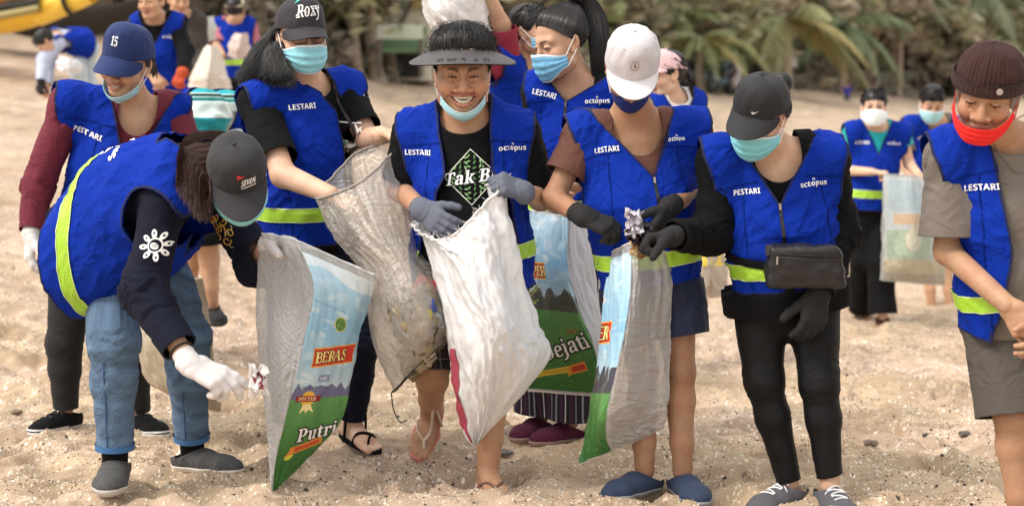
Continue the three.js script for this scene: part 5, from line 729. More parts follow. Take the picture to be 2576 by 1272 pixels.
  p.add('sleeve_emblem', decal(p.tf, P(400, 628, 4.83).add(V(0, 0, .4)), V(1, .1, .2).normalize(), V(-.1, 1, .15).normalize(), V(0, .05, -1).normalize(), .1, .105, .004), em, p.teeMesh);
  const gold = inkC(256, 256, (g) => { g.strokeStyle = '#c9a24a'; g.lineWidth = 9; g.lineCap = 'round'; for (let i = 0; i < 26; i++) { g.beginPath(); const x = 30 + (i * 61) % 200, y = 20 + (i * 43) % 215; g.arc(x, y, 12 + (i % 4) * 5, i, i + 3.6); g.stroke(); } g.strokeStyle = '#f0e2b2'; g.lineWidth = 4; for (let i = 0; i < 14; i++) { g.beginPath(); g.arc(30 + (i * 83) % 200, 30 + (i * 57) % 200, 16, i * 2, i * 2 + 2.5); g.stroke(); } });
  p.add('shirt_print', decal(p.tf, P(518, 596, 4.95).add(V(0, 0, .35)), V(1, .3, 0).normalize(), V(-.3, 1, 0).normalize(), V(0, 0, -1), .13, .13), gold, p.teeMesh);
  p.faceMask(cloth(0x86cbd6, { sheen: 0 }), {});
  p.cap(cloth(0x2b2a2d, { roughness: .85 }), { brim: .088, half: 1.15, drop: .2, bend: 3, H: .102, wr: .003 });
  p.capPrint('cap_lettering', ink('seven', 256, 96, (g) => { g.save(); g.transform(1, 0, -.25, 1, 16, 0); fit(g, 'SEVEN', 12, 40, 216, 'italic bold %px sans-serif', 70); g.restore(); g.fillRect(14, 78, 214, 7); }, 0xececec), .0, .62, .12, .34); p.capPrint('cap_mark', ink('pennant', 96, 48, (g) => { g.beginPath(); g.moveTo(4, 4); g.lineTo(92, 20); g.lineTo(8, 44); g.fill(); }, 0xc9343c), -.08, .24, .34, .45);
  // straight brown hair hanging past the ear
  const H = [], m = p.hm(); for (let i = 0; i < 2300; i++) { const f = rnd(), g = rnd(), a = -lerp(1.15, 2.9, f), r = p.crown(a, 0, -.003 + rr(-.004, .004)).applyMatrix4(m), e = P(lerp(520, 455, f) + rr(-18, 14) , lerp(555, 470, pow(f, 1.4)) + rr(-50, 10), lerp(4.68, 4.78, f) + rr(-.03, .03)); const c = P(lerp(r.x / -r.z * FPX + 1288, e.x / -e.z * FPX + 1288, .62) - lerp(2, 26, f), lerp(440, 375, f) + rr(-6, 6), lerp(4.69, 4.79, f) + rr(-.02, .02)); H.push([r, c, mixV(c, e, .55).add(V(rr(-.008, .008), 0, rr(-.01, .01))), e]); }
  for (let i = 0; i < 800; i++) { const f = rnd(), s = P(600 + rr(-40, 20), 350 + rr(-10, 10), 4.95), c = P(510 + rr(-20, 20), 336 + rr(-8, 14), 4.86), e = P(455 + rr(-15, 20), 420 + rr(-30, 60), 4.75 + rr(-.02, .02)); H.push([s, c, P(472 + rr(-14, 14), 362 + rr(-10, 14), 4.8), e]); }
  p.add('hair', strands(H, .0014, 3), M.hairBr);
  const er = new THREE.SphereGeometry(.004, 8, 6); er.translate(-.082, -.036, -.004); p.add('earring', er.applyMatrix4(m), std(0xd9c58a, .2, { metalness: .8 }));
  p.add('bracelet', (() => { const c = p.J.wrA.clone().addScaledVector(aw, -.062); const g = new THREE.TorusGeometry(.036, .004, 6, 24); g.applyMatrix4(new THREE.Matrix4().lookAt(V(0, 0, 0), aw, V(0, 1, 0)).setPosition(c)); return g; })(), std(0x2a1d1d, .5));
  p.finish();
}
bendingWoman();

// --- smiling woman in the navy cap and maroon sleeves
function navyCap() {
  const J = { nek: P(340, 272, 6.1), pel: P(240, 690, 6.2), head: P(318, 155, 5.98), fwd: dirv(-.3, -.3, .88), up: dirv(.14, .92, .34), shA: P(172, 262, 6.05), shB: P(432, 278, 6.2), elA: P(92, 470, 6.0), wrA: P(76, 588, 5.92), elB: P(490, 430, 6.12), wrB: P(420, 560, 5.95), hipA: P(185, 700, 6.22), hipB: P(300, 700, 6.22), knA: P(160, 865, 6.18), anA: P(164, 1030, 6.2), knB: P(335, 870, 6.18), anB: P(346, 1038, 6.22) };
  const p = new Person('smiling person in a navy cap numbered 15, maroon sleeves and black leggings', J, { skin: SKIN.tan, seed: 17, w: 1.12, lw: .98, belly: 1.05, hs: 1.1 });
  p.body(); p.head({ smile: .8, open: .9, eye: 'squint', nose: 1.15, wide: 1.05 });
  p.hand('A', dirv(-.05, -1, .2), dirv(.8, 0, -.4), { glove: M.gloveW, curl: [.35, .4, .45, .5], thumb: .5, cuff: .03, s: 1.1 }); p.hand('B', dirv(.2, -1, .3), dirv(-.6, 0, -.6), { glove: M.gloveW, curl: .4 });
  p.tee({ sl: 2, mat: M.maroon, r: [.064, .064, .054, .042], neck: .078, drop: .1, past: -.015, len: p.H, grow: .008, ff: 18, amp: .008 });
  p.trousers({ name: 'leggings', l: 1.97, r: [.105, .07, .064, .05], mat: cloth(0x151517), amp: .004 });
  p.vest({ len: .6, v: .215, vw: .085, vs: -.015, wing: .05, sec: [[-.085, .18, .12, 0], [-.26, .195, .15, .01], [-.45, .2, .155, .015], [-.64, .21, .16, .015]], seed: 31, stripes: [-.5] });
  p.print('vest_lettering', T2.pestari(), -.17, -.125, .11, .034, { rot: -.06 }); p.print('vest_lettering', T2.octopus(), .12, -.155, .1, .035, { rot: .2 });
  const pin = { mat: M.black2, sole: std(0xc9c7c2, .7), laces: std(0x1b1b1d, .8), stripe: std(0xd8d8d4, .6), h: .085, slope: .3, collar: .07 }; p.shoe('A', dirv(-.5, 0, .85), pin); p.shoe('B', dirv(.75, 0, .65), pin);
  p.faceMask(M.maskP, { hull: HULLC, half: 1.2, pleat: .001, grow: .004, top: (t) => lerp(-.108, -.062, sst(.0, 1.3, abs(t))), bot: (t) => lerp(-.142, -.098, sst(0, 1.3, abs(t))) });
  p.cap(cloth(0x1c2f60, { roughness: .85 }), { brim: .078, half: 1.15, drop: .5, bend: 5.5, H: .112, wr: .003 });
  p.capPrint('cap_number', ink('fifteen', 192, 128, (g) => fit(g, '15', 14, 68, 164, 'bold %px serif', 128), 0xf2f2f0), -.2, .2, .2, .46);
  const H = []; for (let i = 0; i < 240; i++) { const s = rnd() < .6 ? 1 : -1, a = s * rr(1.35, 2.9), r = p.crown(a, 0, -.004); H.push([r, r.clone().add(V(0, -.03, -.012)), V(s * rr(.02, .07), rr(-.08, -.04), -.1)].map((v) => v.applyMatrix4(p.hm()))); } p.add('hair', strands(H, .0022), M.hairB);
  p.finish();
}
navyCap();

// --- woman with the ponytail, seen from the side
function ponytail() {
  const J = { nek: P(1445, 205, 5.92), pel: P(1425, 640, 6.0), head: P(1410, 104, 5.86), fwd: dirv(-.86, -.3, .42), up: dirv(-.22, .95, .2), shA: P(1352, 232, 5.94), shB: P(1530, 226, 5.9), elA: P(1338, 400, 5.92), wrA: P(1400, 500, 5.75), elB: P(1540, 385, 5.88), wrB: P(1472, 462, 5.74), hipA: P(1382, 660, 6.02), hipB: P(1468, 655, 6.02), knA: P(1372, 860, 5.98), anA: P(1362, 1046, 6.05), knB: P(1448, 860, 5.95), anB: P(1438, 1060, 5.98) };
  const p = new Person('person with a dark ponytail, face mask and striped wide trousers, seen from the side', J, { skin: SKIN.tan, seed: 19, w: .98, hs: 1.08 });
  p.body(); p.head({ eye: 'down' });
  p.hand('B', dirv(-.85, -.1, .3), dirv(-.1, -.9, .3), { curl: .75, thumb: .8 }); p.hand('A', dirv(.5, -.5, .4), dirv(.2, -.8, -.4), { curl: .7 });
  p.tee({ sl: 2, slB: .7, mat: M.black, neck: .085, drop: .14, len: .42, past: -.04 });
  const stripe = cloth(0xffffff, { sheen: 0, map: tex(canvas(128, 8, (g) => { g.fillStyle = '#15121b'; g.fillRect(0, 0, 128, 8); [['#8b8694', 10, 7], ['#3a1d3a', 34, 12], ['#c9c2c8', 60, 5], ['#3d1430', 84, 14], ['#77707c', 110, 6]].forEach(([c, x, w]) => { g.fillStyle = c; g.fillRect(x, 0, w, 8); }); }), true, 1) });
  p.trousers({ name: 'wide_trousers', l: 1.93, r: [.115, .1, .105, .118], mat: stripe, amp: .012, ff: 4, uv: (x, y, z) => [(x + z * .5) * 9, y] });
  p.vest({ len: .56, v: .07, vw: .09, vs: -.02, zip: [-.07, -.56], seed: 41, wing: .03, stripes: [-.47] });
  p.print('vest_lettering', T2.lestari(), -.105, -.045, .1, .032, { rot: -.2 }); p.print('vest_lettering', T2.octopus(), .1, -.06, .1, .036, { rot: .1 });
  const vel = cloth(0x4f1330, { roughness: .95 }); p.shoe('A', dirv(-.6, 0, .8), { mat: vel, sole: std(0x9a8478, .8), h: .08, collar: .055, slope: .5 }); p.shoe('B', dirv(-.85, 0, .5), { mat: vel, sole: std(0x9a8478, .8), h: .08, collar: .055, slope: .5 });
  p.faceMask(cloth(0x79b9dd, { sheen: 0 }), {});
  const m = p.hm(), W = (q) => q.applyMatrix4(m), hb = new Field(); hb.el(V(0, .035, -.022), V(.081, .088, .098), .02); const hl = (z) => pl(z, [[-.12, -.075], [-.075, -.06], [-.035, -.015], [-.005, .014], [.025, .04], [.05, .066], [.075, .086], [.1, .09]]);
  hb.p.length = 0; hb.el(V(0, .035, -.016), V(.082, .0925, .1), .02); const scalp = clip(surf(hb.fn(), V(-.1, -.09, -.14), V(.1, .15, .1), .005, .01), (x, y, z) => hl(z) + .004 * sin(x * 300) - y).applyMatrix4(m);
  const root = V(0, .115, -.085), H = []; for (let i = 0; i < 1600; i++) { const a = rr(-PI, PI); let y = .04, z = 0, k = 1; for (let q = 0; q < 4; q++) { k = sqrt(max(.1, 1 - pow((y - .035) / .0925, 2))); z = cos(a) * .1 * k - .016; y = hl(z) + rr(-.006, .0); } const on = (q, e) => q.sub(V(0, .035, -.016)).divide(V(.082 + e, .0925 + e, .1 + e)).normalize().multiply(V(.082 + e, .0925 + e, .1 + e)).add(V(0, .035, -.016)); const s0 = V(sin(a) * .082 * k, y, z); H.push([s0, on(s0.clone().lerp(root, .3), .002 + rr(0, .003)), on(s0.clone().lerp(root, .65), .003 + rr(0, .004)), root.clone().add(V(rr(-.014, .014), rr(-.012, .012), rr(-.01, .006)))].map(W)); }
  const guide = new THREE.CatmullRomCurve3([W(root.clone()), P(1462, -14, 5.92), P(1490, 22, 5.93), P(1506, 90, 5.9), P(1508, 150, 5.88), P(1503, 205, 5.88)]); for (let i = 0; i < 1100; i++) { const a = rnd() * 6.28, q = sqrt(rnd()), e = rr(.8, 1), L = []; for (let t = 0; t <= 6; t++) { const k = t / 6 * e, R = (.012 + .03 * sin(PI * min(1, k * .85 + .05))) * q, c = guide.getPoint(k); L.push(c.add(V(cos(a) * R + .003 * sin(k * 9 + i), rr(-.001, .001), sin(a) * R))); } H.push(L); }
  p.add('hair', merge([scalp, strands(H, .0013, 3)]), std(0x140e0d, .4)); const tie = new THREE.TorusGeometry(.02, .009, 8, 18); tie.rotateX(.9); tie.translate(root.x, root.y + .008, root.z - .01); p.add('hair_tie', tie.applyMatrix4(m), M.black2);
  p.finish();
}
ponytail();
// ---------------------------------------------------------------- sacks and litter
const crinkle = noiseTex(256, (x, y) => .5 + .5 * (.6 - abs(tile(x, y, 7, 1)) * 1.6) * .6 + .3 * (.4 - abs(tile(x, y, 17, 5)))), pweave = noiseTex(128, (x, y) => .5 + .12 * sin(x * 2 * PI * 42) + .12 * sin(y * 2 * PI * 42) + .35 * (.5 - abs(tile(x, y, 9, 4)) * 1.5));
const film = (o = {}) => new THREE.MeshPhysicalMaterial({ color: 0xe6e7e8, roughness: .27, transmission: .6, thickness: 0, ior: 1.45, bumpMap: crinkle, bumpScale: .007, side: THREE.DoubleSide, ...o });
const woven = (hex, o = {}) => new THREE.MeshPhysicalMaterial({ color: hex, roughness: .5, transmission: .16, thickness: 0, bumpMap: pweave, bumpScale: .0012, side: THREE.DoubleSide, ...o });
// a sack lofted through rows of [left, front, right] sight points; the back lies back metres behind
class Sack {
  constructor(name, label, rows, o = {}) {
    this.o = o; const nr = rows.length; const R = rows.map((r, i) => { const q = r.map((p) => P(...p)); if (q.length === 3) q.push(mixV(q[0], q[2], .5).add(V(0, 0, -(o.back ?? .1) * (Array.isArray(o.bt) ? o.bt[i] : 1)))); return q; });
    this.k = 4; this.cv = [0, 1, 2, 3].map((j) => new THREE.CatmullRomCurve3(R.map((r) => r[j]), false, 'centripetal')); const c = R.flat().reduce((a, b) => a.add(b), V(0, 0, 0)).divideScalar(nr * 4);
    this.seed = (o.seed ?? 1) * 7.3; this.c = c; this.amp = o.amp ?? .012; this.cache = new Map();
    this.grp = thing(name, label, o.cat ?? 'sack', R[nr - 1][0].clone(), o.group);
    this.geo = sheet((s, t) => this.at(s, t), o.nu ?? 160, o.nv ?? 110); uvBy(this.geo, (x, y, z) => [(x + z) * 3, y * 3]); this.mesh = part(o.part ?? 'film', this.geo, o.mat, this.grp);
  }
  row(t) { const k = Math.round(t * 4000); let c = this.cache.get(k); if (!c) { const p = this.cv.map((q) => q.getPoint(clamp(t))); c = new THREE.CatmullRomCurve3(p, true, 'catmullrom', this.o.round ?? .35); this.cache.set(k, c); } return c; }
  at(s, t, off = 0) {
    s = ((s % 1) + 1) % 1; const q = this.row(t).getPoint(s), ax = this.cv.map((c) => c.getPoint(clamp(t))).reduce((a, b) => a.add(b), V(0, 0, 0)).multiplyScalar(.25), n = q.clone().sub(ax); n.y *= .3; const ln = n.length(); n.divideScalar(ln || 1);
    const S = this.seed, a = (s < .5 ? s * 2 : 2 - s * 2); const f = sst(0, .05, ln) * (this.o.tame ? 1 - this.o.tame * (1 - sst(0, .2, t)) : 1), lg = s * 6.28, cx = cos(lg), sx = sin(lg);
    let d = this.amp * f * (N3(cx * 1.3 + S, sx * 1.3, t * 2.2) * .9 + (.5 - abs(N3(cx * 2.4 + t * 1.5, sx * 2.4 + S, t * 3.2 + cx))) * .9 + (.4 - abs(N3(cx * 5 - t * 4, sx * 5, t * 7 + S))) * .42 + .12 * N3(cx * 14, sx * 14, t * 20 + S));
    return q.addScaledVector(n, d + off);
  }
  panel(name, mat, s0, s1, t0, t1, Wp, Hp, o = {}) { // print whose size is measured along the sack from the corner (s0, t0)
    const nu = 50, nv = 80, g = sheet((s, t) => this.at(lerp(s0, s1, s), lerp(t0, t1, t), .0022), nu, nv), p = g.attributes.position, uv = []; let vlen = 0;
    for (let j = 0; j <= nv; j++) { let u = 0; const i0 = j * (nu + 1); if (j) vlen += hypot(p.getX(i0) - p.getX(i0 - nu - 1), p.getY(i0) - p.getY(i0 - nu - 1), (p.getZ(i0) - p.getZ(i0 - nu - 1))); for (let i = 0; i <= nu; i++) { if (i) u += hypot(p.getX(i0 + i) - p.getX(i0 + i - 1), p.getY(i0 + i) - p.getY(i0 + i - 1), p.getZ(i0 + i) - p.getZ(i0 + i - 1)); uv.push((o.flip ? 1 - u / Wp : u / Wp) + (o.du ?? 0), 1 - vlen / Hp + (o.dv ?? 0)); } }
    g.setAttribute('uv', new THREE.Float32BufferAttribute(uv, 2)); return part(name, g, mat, this.grp);
  }
  strip(name, mat, s0, s1, t0, t1, off = .003) { return part(name, sheet((s, t) => this.at(lerp(s0, s1, s), lerp(t0, t1, t), off), 4, 70), mat, this.grp); }
  lip(name, mat, r = .004, t = 0) { return part(name, tube(Array.from({ length: 81 }, (_, i) => this.at(i / 80, t)), r, 5, 1), mat, this.grp); }
}
function rough(g, x, y, w, h, n, cols, a = .5) { for (let i = 0; i < n; i++) { g.globalAlpha = a * rr(.4, 1); g.fillStyle = cols[i % cols.length]; g.beginPath(); g.ellipse(x + rnd() * w, y + rnd() * h, rr(.02, .16) * w, rr(.01, .05) * w, rr(-.4, .4), 0, 7); g.fill(); } g.globalAlpha = 1; }
function scenery(g, w, h, hor, o = {}) { const s = g.createLinearGradient(0, 0, 0, h * hor); s.addColorStop(0, '#b9d7e6'); s.addColorStop(.5, '#8dbfe0'); s.addColorStop(1, '#c4d9e2'); g.fillStyle = s; g.fillRect(0, 0, w, h); rough(g, 0, 0, w, h * hor, 46, ['#e6eef0', '#d5e4ea', '#7fb4da', '#f1f4f3'], .5);
  g.fillStyle = '#6d6f95'; g.beginPath(); g.moveTo(0, h * hor); for (let i = 0; i <= 12; i++) g.lineTo(w * i / 12, h * (hor - .03 - .05 * abs(sin(i * 1.7 + (o.m ?? 0))) * (o.hill ?? 1))); g.lineTo(w, h * hor); g.fill(); if (o.rock) { g.fillStyle = o.rock; g.beginPath(); g.moveTo(0, h * (hor + .05)); for (let i = 0; i <= 14; i++) g.lineTo(w * i / 14, h * (hor - .05 - .09 * abs(sin(i * .9 + 1)))); g.lineTo(w, h * (hor + .06)); g.fill(); rough(g, 0, h * (hor - .1), w, h * .14, 50, ['#3c4440', '#5d6660', '#4a5a48'], .5); }
  const l = g.createLinearGradient(0, h * hor, 0, h); l.addColorStop(0, '#5f9a58'); l.addColorStop(1, '#2f6d2c'); g.fillStyle = l; g.fillRect(0, h * hor, w, h); g.lineWidth = 2; for (let i = 0; i < 900; i++) { g.strokeStyle = ['#7fb765', '#2b5f2a', '#4c8a41', '#9cc470', '#1f4a22'][i % 5]; g.globalAlpha = .55; const x = rnd() * w, y = h * hor + rnd() * h * (1 - hor); g.beginPath(); g.moveTo(x, y); g.lineTo(x + rr(-8, 8), y - rr(8, 26)); g.stroke(); } g.globalAlpha = 1; }
function banner(g, text, x, y, w, h, size) { g.save(); g.translate(x, y); g.rotate(-.06); g.fillStyle = '#e7b23a'; g.beginPath(); g.moveTo(-8, -8); g.lineTo(w + 8, -8); g.lineTo(w - 10, h / 2); g.lineTo(w + 8, h + 8); g.lineTo(-14, h + 8); g.closePath(); g.fill(); g.fillStyle = '#cf3a26'; g.beginPath(); g.moveTo(0, 0); g.lineTo(w, 0); g.lineTo(w - 16, h / 2); g.lineTo(w, h); g.lineTo(-4, h); g.closePath(); g.fill(); g.font = 'bold ' + size + 'px serif'; g.textBaseline = 'middle'; g.strokeStyle = '#5b1d10'; g.lineWidth = size * .14; g.lineJoin = 'round'; g.strokeText(text, 16, h / 2 + 2); g.fillStyle = '#f6e08c'; g.fillText(text, 16, h / 2 + 2); g.restore(); }
function outlined(g, text, x, y, size, fill = '#f4f4f2', rot = 0) { g.save(); g.translate(x, y); g.rotate(rot); g.font = 'bold ' + size + 'px serif'; g.textBaseline = 'middle'; g.lineJoin = 'round'; g.strokeStyle = '#10170f'; g.lineWidth = size * .16; g.strokeText(text, 0, 0); g.fillStyle = fill; g.fillText(text, 0, 0); g.restore(); }
const ribbon = (g, x, y, w, h, rot, c1, c2) => { g.save(); g.translate(x, y); g.rotate(rot); g.fillStyle = c1; g.fillRect(0, 0, w, h); g.fillStyle = c2; g.fillRect(w * .12, h * .22, w * .8, h * .56); g.fillStyle = c1; g.beginPath(); g.moveTo(0, h * .2); g.lineTo(-w * .12, h * 1.2); g.lineTo(w * .1, h); g.fill(); g.restore(); };
const printMat = (w, h, draw, o = {}) => new THREE.MeshPhysicalMaterial({ map: tex(canvas(w, h, draw)), roughness: .38, bumpMap: crinkle, bumpScale: .0, side: THREE.DoubleSide, clearcoat: .15, clearcoatRoughness: .3, ...o });

// the rice sack that the bending woman holds open
{ const s = new Sack('rice_sack', 'clear rice sack with green field print, BERAS and Putri, held by the bending person', [
  [[660, 588, 4.99], [748, 606, 4.86], [940, 692, 5.02]], [[652, 690, 5.02], [788, 715, 4.83], [926, 762, 5.05]], [[650, 800, 5.04], [766, 850, 4.86], [899, 850, 5.07]], [[660, 930, 5.06], [741, 960, 4.9], [875, 955, 5.1]], [[668, 1040, 5.08], [713, 1080, 4.97], [852, 1058, 5.12]], [[676, 1150, 5.1], [692, 1168, 5.03], [775, 1148, 5.12]], [[682, 1233, 5.09], [686, 1235, 5.07], [694, 1230, 5.09]]], { mat: film(), seed: 1, amp: .009, back: .1, round: .22 });
  s.panel('print', printMat(640, 1500, (g, w, h) => { scenery(g, w, h, .665); g.fillStyle = '#e8eef0'; g.globalAlpha = .75; g.beginPath(); g.moveTo(60, 80); g.quadraticCurveTo(220, 40, 330, 120); g.quadraticCurveTo(460, 190, 640, 150); g.lineTo(640, 0); g.lineTo(0, 0); g.lineTo(0, 90); g.fill(); g.globalAlpha = 1; g.fillStyle = '#4d7a95'; g.font = '19px sans-serif'; g.save(); g.translate(6, 318); g.rotate(.1); g.fillText('KEMASAN 25 KG  SIMPAN DI TEMPAT KERING', 0, 0); g.restore(); g.fillStyle = '#d7c65a'; g.beginPath(); g.arc(360, 452, 60, 0, 7); g.fill(); g.fillStyle = '#4f7f3c'; g.beginPath(); g.arc(360, 452, 52, 0, 7); g.fill(); rough(g, 318, 410, 84, 84, 18, ['#cfd98a', '#e9e6b0', '#2f5a2a'], .8); banner(g, 'BERAS', 130, 640, 470, 120, 108); g.fillStyle = '#7f93bb'; g.fillRect(236, 818, 130, 52); g.fillStyle = '#e4e8ee'; g.font = 'bold 30px sans-serif'; g.fillText('25 KG', 252, 856); g.fillStyle = '#1c2a4a'; g.font = 'bold 30px serif'; g.save(); g.translate(98, 925); g.rotate(-.05); g.fillText('HIGIENIS', 0, 0); g.restore(); g.fillStyle = '#e5b53e'; g.beginPath(); g.arc(180, 995, 58, 0, 7); g.fill(); g.fillStyle = '#f0dfa4'; g.beginPath(); g.moveTo(150, 1040); g.lineTo(120, 1110); g.lineTo(170, 1080); g.lineTo(180, 1110); g.lineTo(205, 1080); g.lineTo(250, 1105); g.lineTo(215, 1035); g.fill(); g.fillStyle = '#8c1f2a'; g.fillRect(60, 972, 250, 46); g.fillStyle = '#f2d9a0'; g.font = 'bold 38px serif'; g.fillText('DOCTER', 90, 1008); outlined(g, 'Putri', 150, 1290, 150, '#f4f4f2', -.05); ribbon(g, 110, 1385, 300, 66, -.2, '#e08f32', '#c9502b'); g.fillStyle = '#d9d23e'; g.beginPath(); g.ellipse(130, 1470, 36, 20, -.4, 0, 7); g.fill(); }), .252, .6, .04, 1, .27, .8, {});
  s.lip('rim', std(0xd8dde0, .4), .0035); }
// woven sack that the woman with glasses fills
{ const s = new Sack('woven_sack', 'dirty translucent sack with litter in it, held open by the person with glasses', [
  [[797, 497, 5.22], [905, 458, 5.06], [1017, 350, 5.32], [890, 388, 5.44]], [[850, 600, 5.2], [950, 575, 4.98], [1023, 480, 5.3]], [[915, 680, 5.18], [1000, 665, 4.93], [1050, 590, 5.26]], [[935, 790, 5.15], [1035, 760, 4.88], [1112, 690, 5.2]], [[956, 890, 5.12], [1060, 845, 4.91], [1166, 765, 5.15]], [[984, 986, 5.1], [1078, 905, 5.05], [1187, 798, 5.1]]], { mat: film({ color: 0xe0dcd6, transmission: .6, roughness: .32 }), seed: 5, amp: .017, back: .14, bt: [1.2, 1, 1, 1, .8, .2], part: 'sack_film', tame: .2 });
  s.lip('hem', std(0x9a948c, .7), .005); part('bottom_seam', tube(Array.from({ length: 33 }, (_, i) => s.at(i / 64, 1)), .005, 5, 1), std(0x3a3632, .8), s.grp); part('loose_thread', tube([P(984, 986, 5.09), P(990, 1030, 5.07), P(1008, 1062, 5.06), P(1024, 1056, 5.06)], .0022, 4, 6), std(0x2e2b28, .8), s.grp); part('loose_thread', tube([P(1187, 798, 5.09), P(1120, 860, 5.03), P(1040, 930, 5.03), P(992, 985, 5.08)], .0022, 4, 6), std(0x2e2b28, .8), s.grp);
  const cols = ['#8d7f63', '#a8997a', '#b3a88e', '#7b6c50', '#9a8d72', '#c2b8a4', '#6f6350'].map((c) => lin(c)), L = [];
  const it = (u, v, d, r, hex, q = 1) => { const g = new THREE.IcosahedronGeometry(r, 2); const p = g.attributes.position; for (let i = 0; i < p.count; i++) { const k = 1 + .45 * N3(p.getX(i) * 30 + u, p.getY(i) * 30, p.getZ(i) * 30); p.setXYZ(i, p.getX(i) * k * q, p.getY(i) * k, p.getZ(i) * k * .6); } const c = lin(hex), f = []; for (let i = 0; i < p.count; i++) { const n = 1 + .25 * N3(p.getX(i) * 60, p.getY(i) * 60 + v, 1); f.push(c.r * n, c.g * n, c.b * n); } g.setAttribute('color', new THREE.Float32BufferAttribute(f, 3)); const w = P(u, v, d); g.translate(w.x, w.y, w.z); g.deleteAttribute('uv'); return g; };
  for (let i = 0; i < 130; i++) { const t = pow(rnd(), .7) * .4 + .56, sc = rr(.1, .42), rd = rr(.015, .032), e = s.at(sc, t, -.012 - rd), u = e.x / -e.z * FPX; L.push(((r) => { const g = it(i * 7, i * 3, 5, r, '#' + cols[i % 7].getHexString()); g.translate(...e.clone().sub(P(i * 7, i * 3, 5)).toArray()); return g; })(rd)); }
  const litter = (name, u, v, hex, r, q, lab) => { const w = P(u, v, 5); let best = null; for (let t = .3; t < 1; t += .02) for (let sc = .05; sc < .5; sc += .02) { const e = s.at(sc, t), du = e.x / -e.z * FPX + 1288 - u, k = P(u, v, -e.z), dd = k.distanceTo(e); if (!best || dd < best[0]) best = [dd, e, sc, t]; } const g = it(u, v, 5, r, hex, q); g.translate(...s.at(best[2], best[3], -.01 - r * .85).sub(w).toArray()); return solo(name, g, std(0xffffff, .5, { vertexColors: true }), lab, 'litter'); };
  litter('litter', 1105, 735, '#f0564e', .05, 1.1, 'red plastic wrapper showing through the dirty sack'); litter('litter', 1082, 775, '#4a5fa8', .03, 1, 'blue scrap showing through the dirty sack'); litter('litter', 1052, 800, '#b9ad62', .035, 1, 'yellowish scrap showing through the dirty sack'); litter('litter', 1092, 800, '#cdd2d4', .036, 1, 'pale scrap showing through the dirty sack under the red wrapper');
  const deb = solo('debris', merge(L), std(0xffffff, .9, { vertexColors: true }), 'sandy debris filling the bottom of the dirty sack', 'debris'); deb.userData.kind = 'stuff'; }
// white woven sack in the middle
{ const s = new Sack('woven_sack', 'white woven sack with one red stripe, carried by the laughing person', [
  [[1044, 566, 5.04], [1130, 598, 4.86], [1276, 447, 4.93], [1150, 500, 5.14]], [[1062, 590, 5.05], [1170, 645, 4.8], [1289, 560, 4.96]], [[1093, 700, 5.02], [1200, 740, 4.76], [1313, 700, 4.96]], [[1121, 830, 5.0], [1232, 830, 4.74], [1347, 820, 4.98]], [[1140, 955, 5.0], [1240, 935, 4.79], [1378, 890, 5.0]], [[1166, 1045, 5.02], [1225, 1032, 4.88], [1292, 1010, 5.02]], [[1192, 1117, 5.04], [1199, 1119, 5.02], [1207, 1110, 5.04]]], { mat: woven(0xe4e4e6, { bumpScale: .001 }), seed: 9, amp: .02, back: .13, part: 'woven_film' });
  s.strip('red_stripe', std(0xa23f52, .6), .05, .085, .56, .985); s.lip('frayed_hem', std(0xd9d7d6, .8), .005); const F = []; for (let i = 0; i < 120; i++) { const p = s.at(rr(0, .5), 0); F.push([p, p.clone().add(V(rr(-.02, .02), rr(0, .022), rr(0, .02)))]); } const fr = part('loose_fibres', merge(F.map((q) => tube(q, .0009, 3, 1))), std(0xdedcdb, .8), s.grp); fr.userData.kind = 'stuff'; }
// the sack between the boy and the woman in black
{ const s = new Sack('rice_sack', 'clear rice sack with a printed left side, held under the black gloves', [
  [[1538, 642, 5.02], [1592, 608, 4.87], [1684, 637, 4.97]], [[1522, 760, 5.02], [1586, 760, 4.83], [1685, 740, 4.98]], [[1508, 900, 5.03], [1561, 900, 4.83], [1681, 880, 5.0]], [[1492, 1030, 5.05], [1530, 1030, 4.87], [1679, 1000, 5.01]], [[1476, 1110, 5.06], [1530, 1100, 4.96], [1674, 1058, 5.03]], [[1460, 1168, 5.06], [1545, 1134, 5.03], [1672, 1077, 5.04]]], { mat: film({ color: 0xe2e1e0, transmission: .56, roughness: .3 }), seed: 13, amp: .011, back: .11, round: .25, bt: [1, 1, 1, 1, .7, .15] });
  s.panel('print', printMat(400, 1400, (g, w, h) => { scenery(g, w, h, .62, { rock: '#4b4a58', m: 1 }); banner(g, 'SUPER', -250, 420, 500, 130, 128); g.fillStyle = '#e9e4d8'; g.beginPath(); g.arc(20, 250, 34, 0, 7); g.fill(); g.fillStyle = '#b8a06a'; g.beginPath(); g.arc(20, 250, 24, 0, 7); g.fill(); }), -.03, .235, .03, .985, .2, .72, { du: .0 });
  s.lip('rim', std(0xd5d2cd, .4), .0035);
  const L = []; for (let i = 0; i < 46; i++) { const g = new THREE.IcosahedronGeometry(rr(.014, .035), 1), e = s.at(rr(.28, .48), rr(.66, .95), -.05); g.scale(1, rr(.5, 1), .6); g.translate(e.x, e.y, e.z); g.deleteAttribute('uv'); const c = lin(['#8f8270', '#a79a86', '#776a58', '#b9b1a4', '#8c5a50'][i % 5]); colBy(g, () => [c.r, c.g, c.b]); L.push(g); } const d = solo('debris', merge(L), std(0xffffff, .9, { vertexColors: true }), 'sandy debris at the bottom of the sack under the black gloves', 'debris'); d.userData.kind = 'stuff'; }
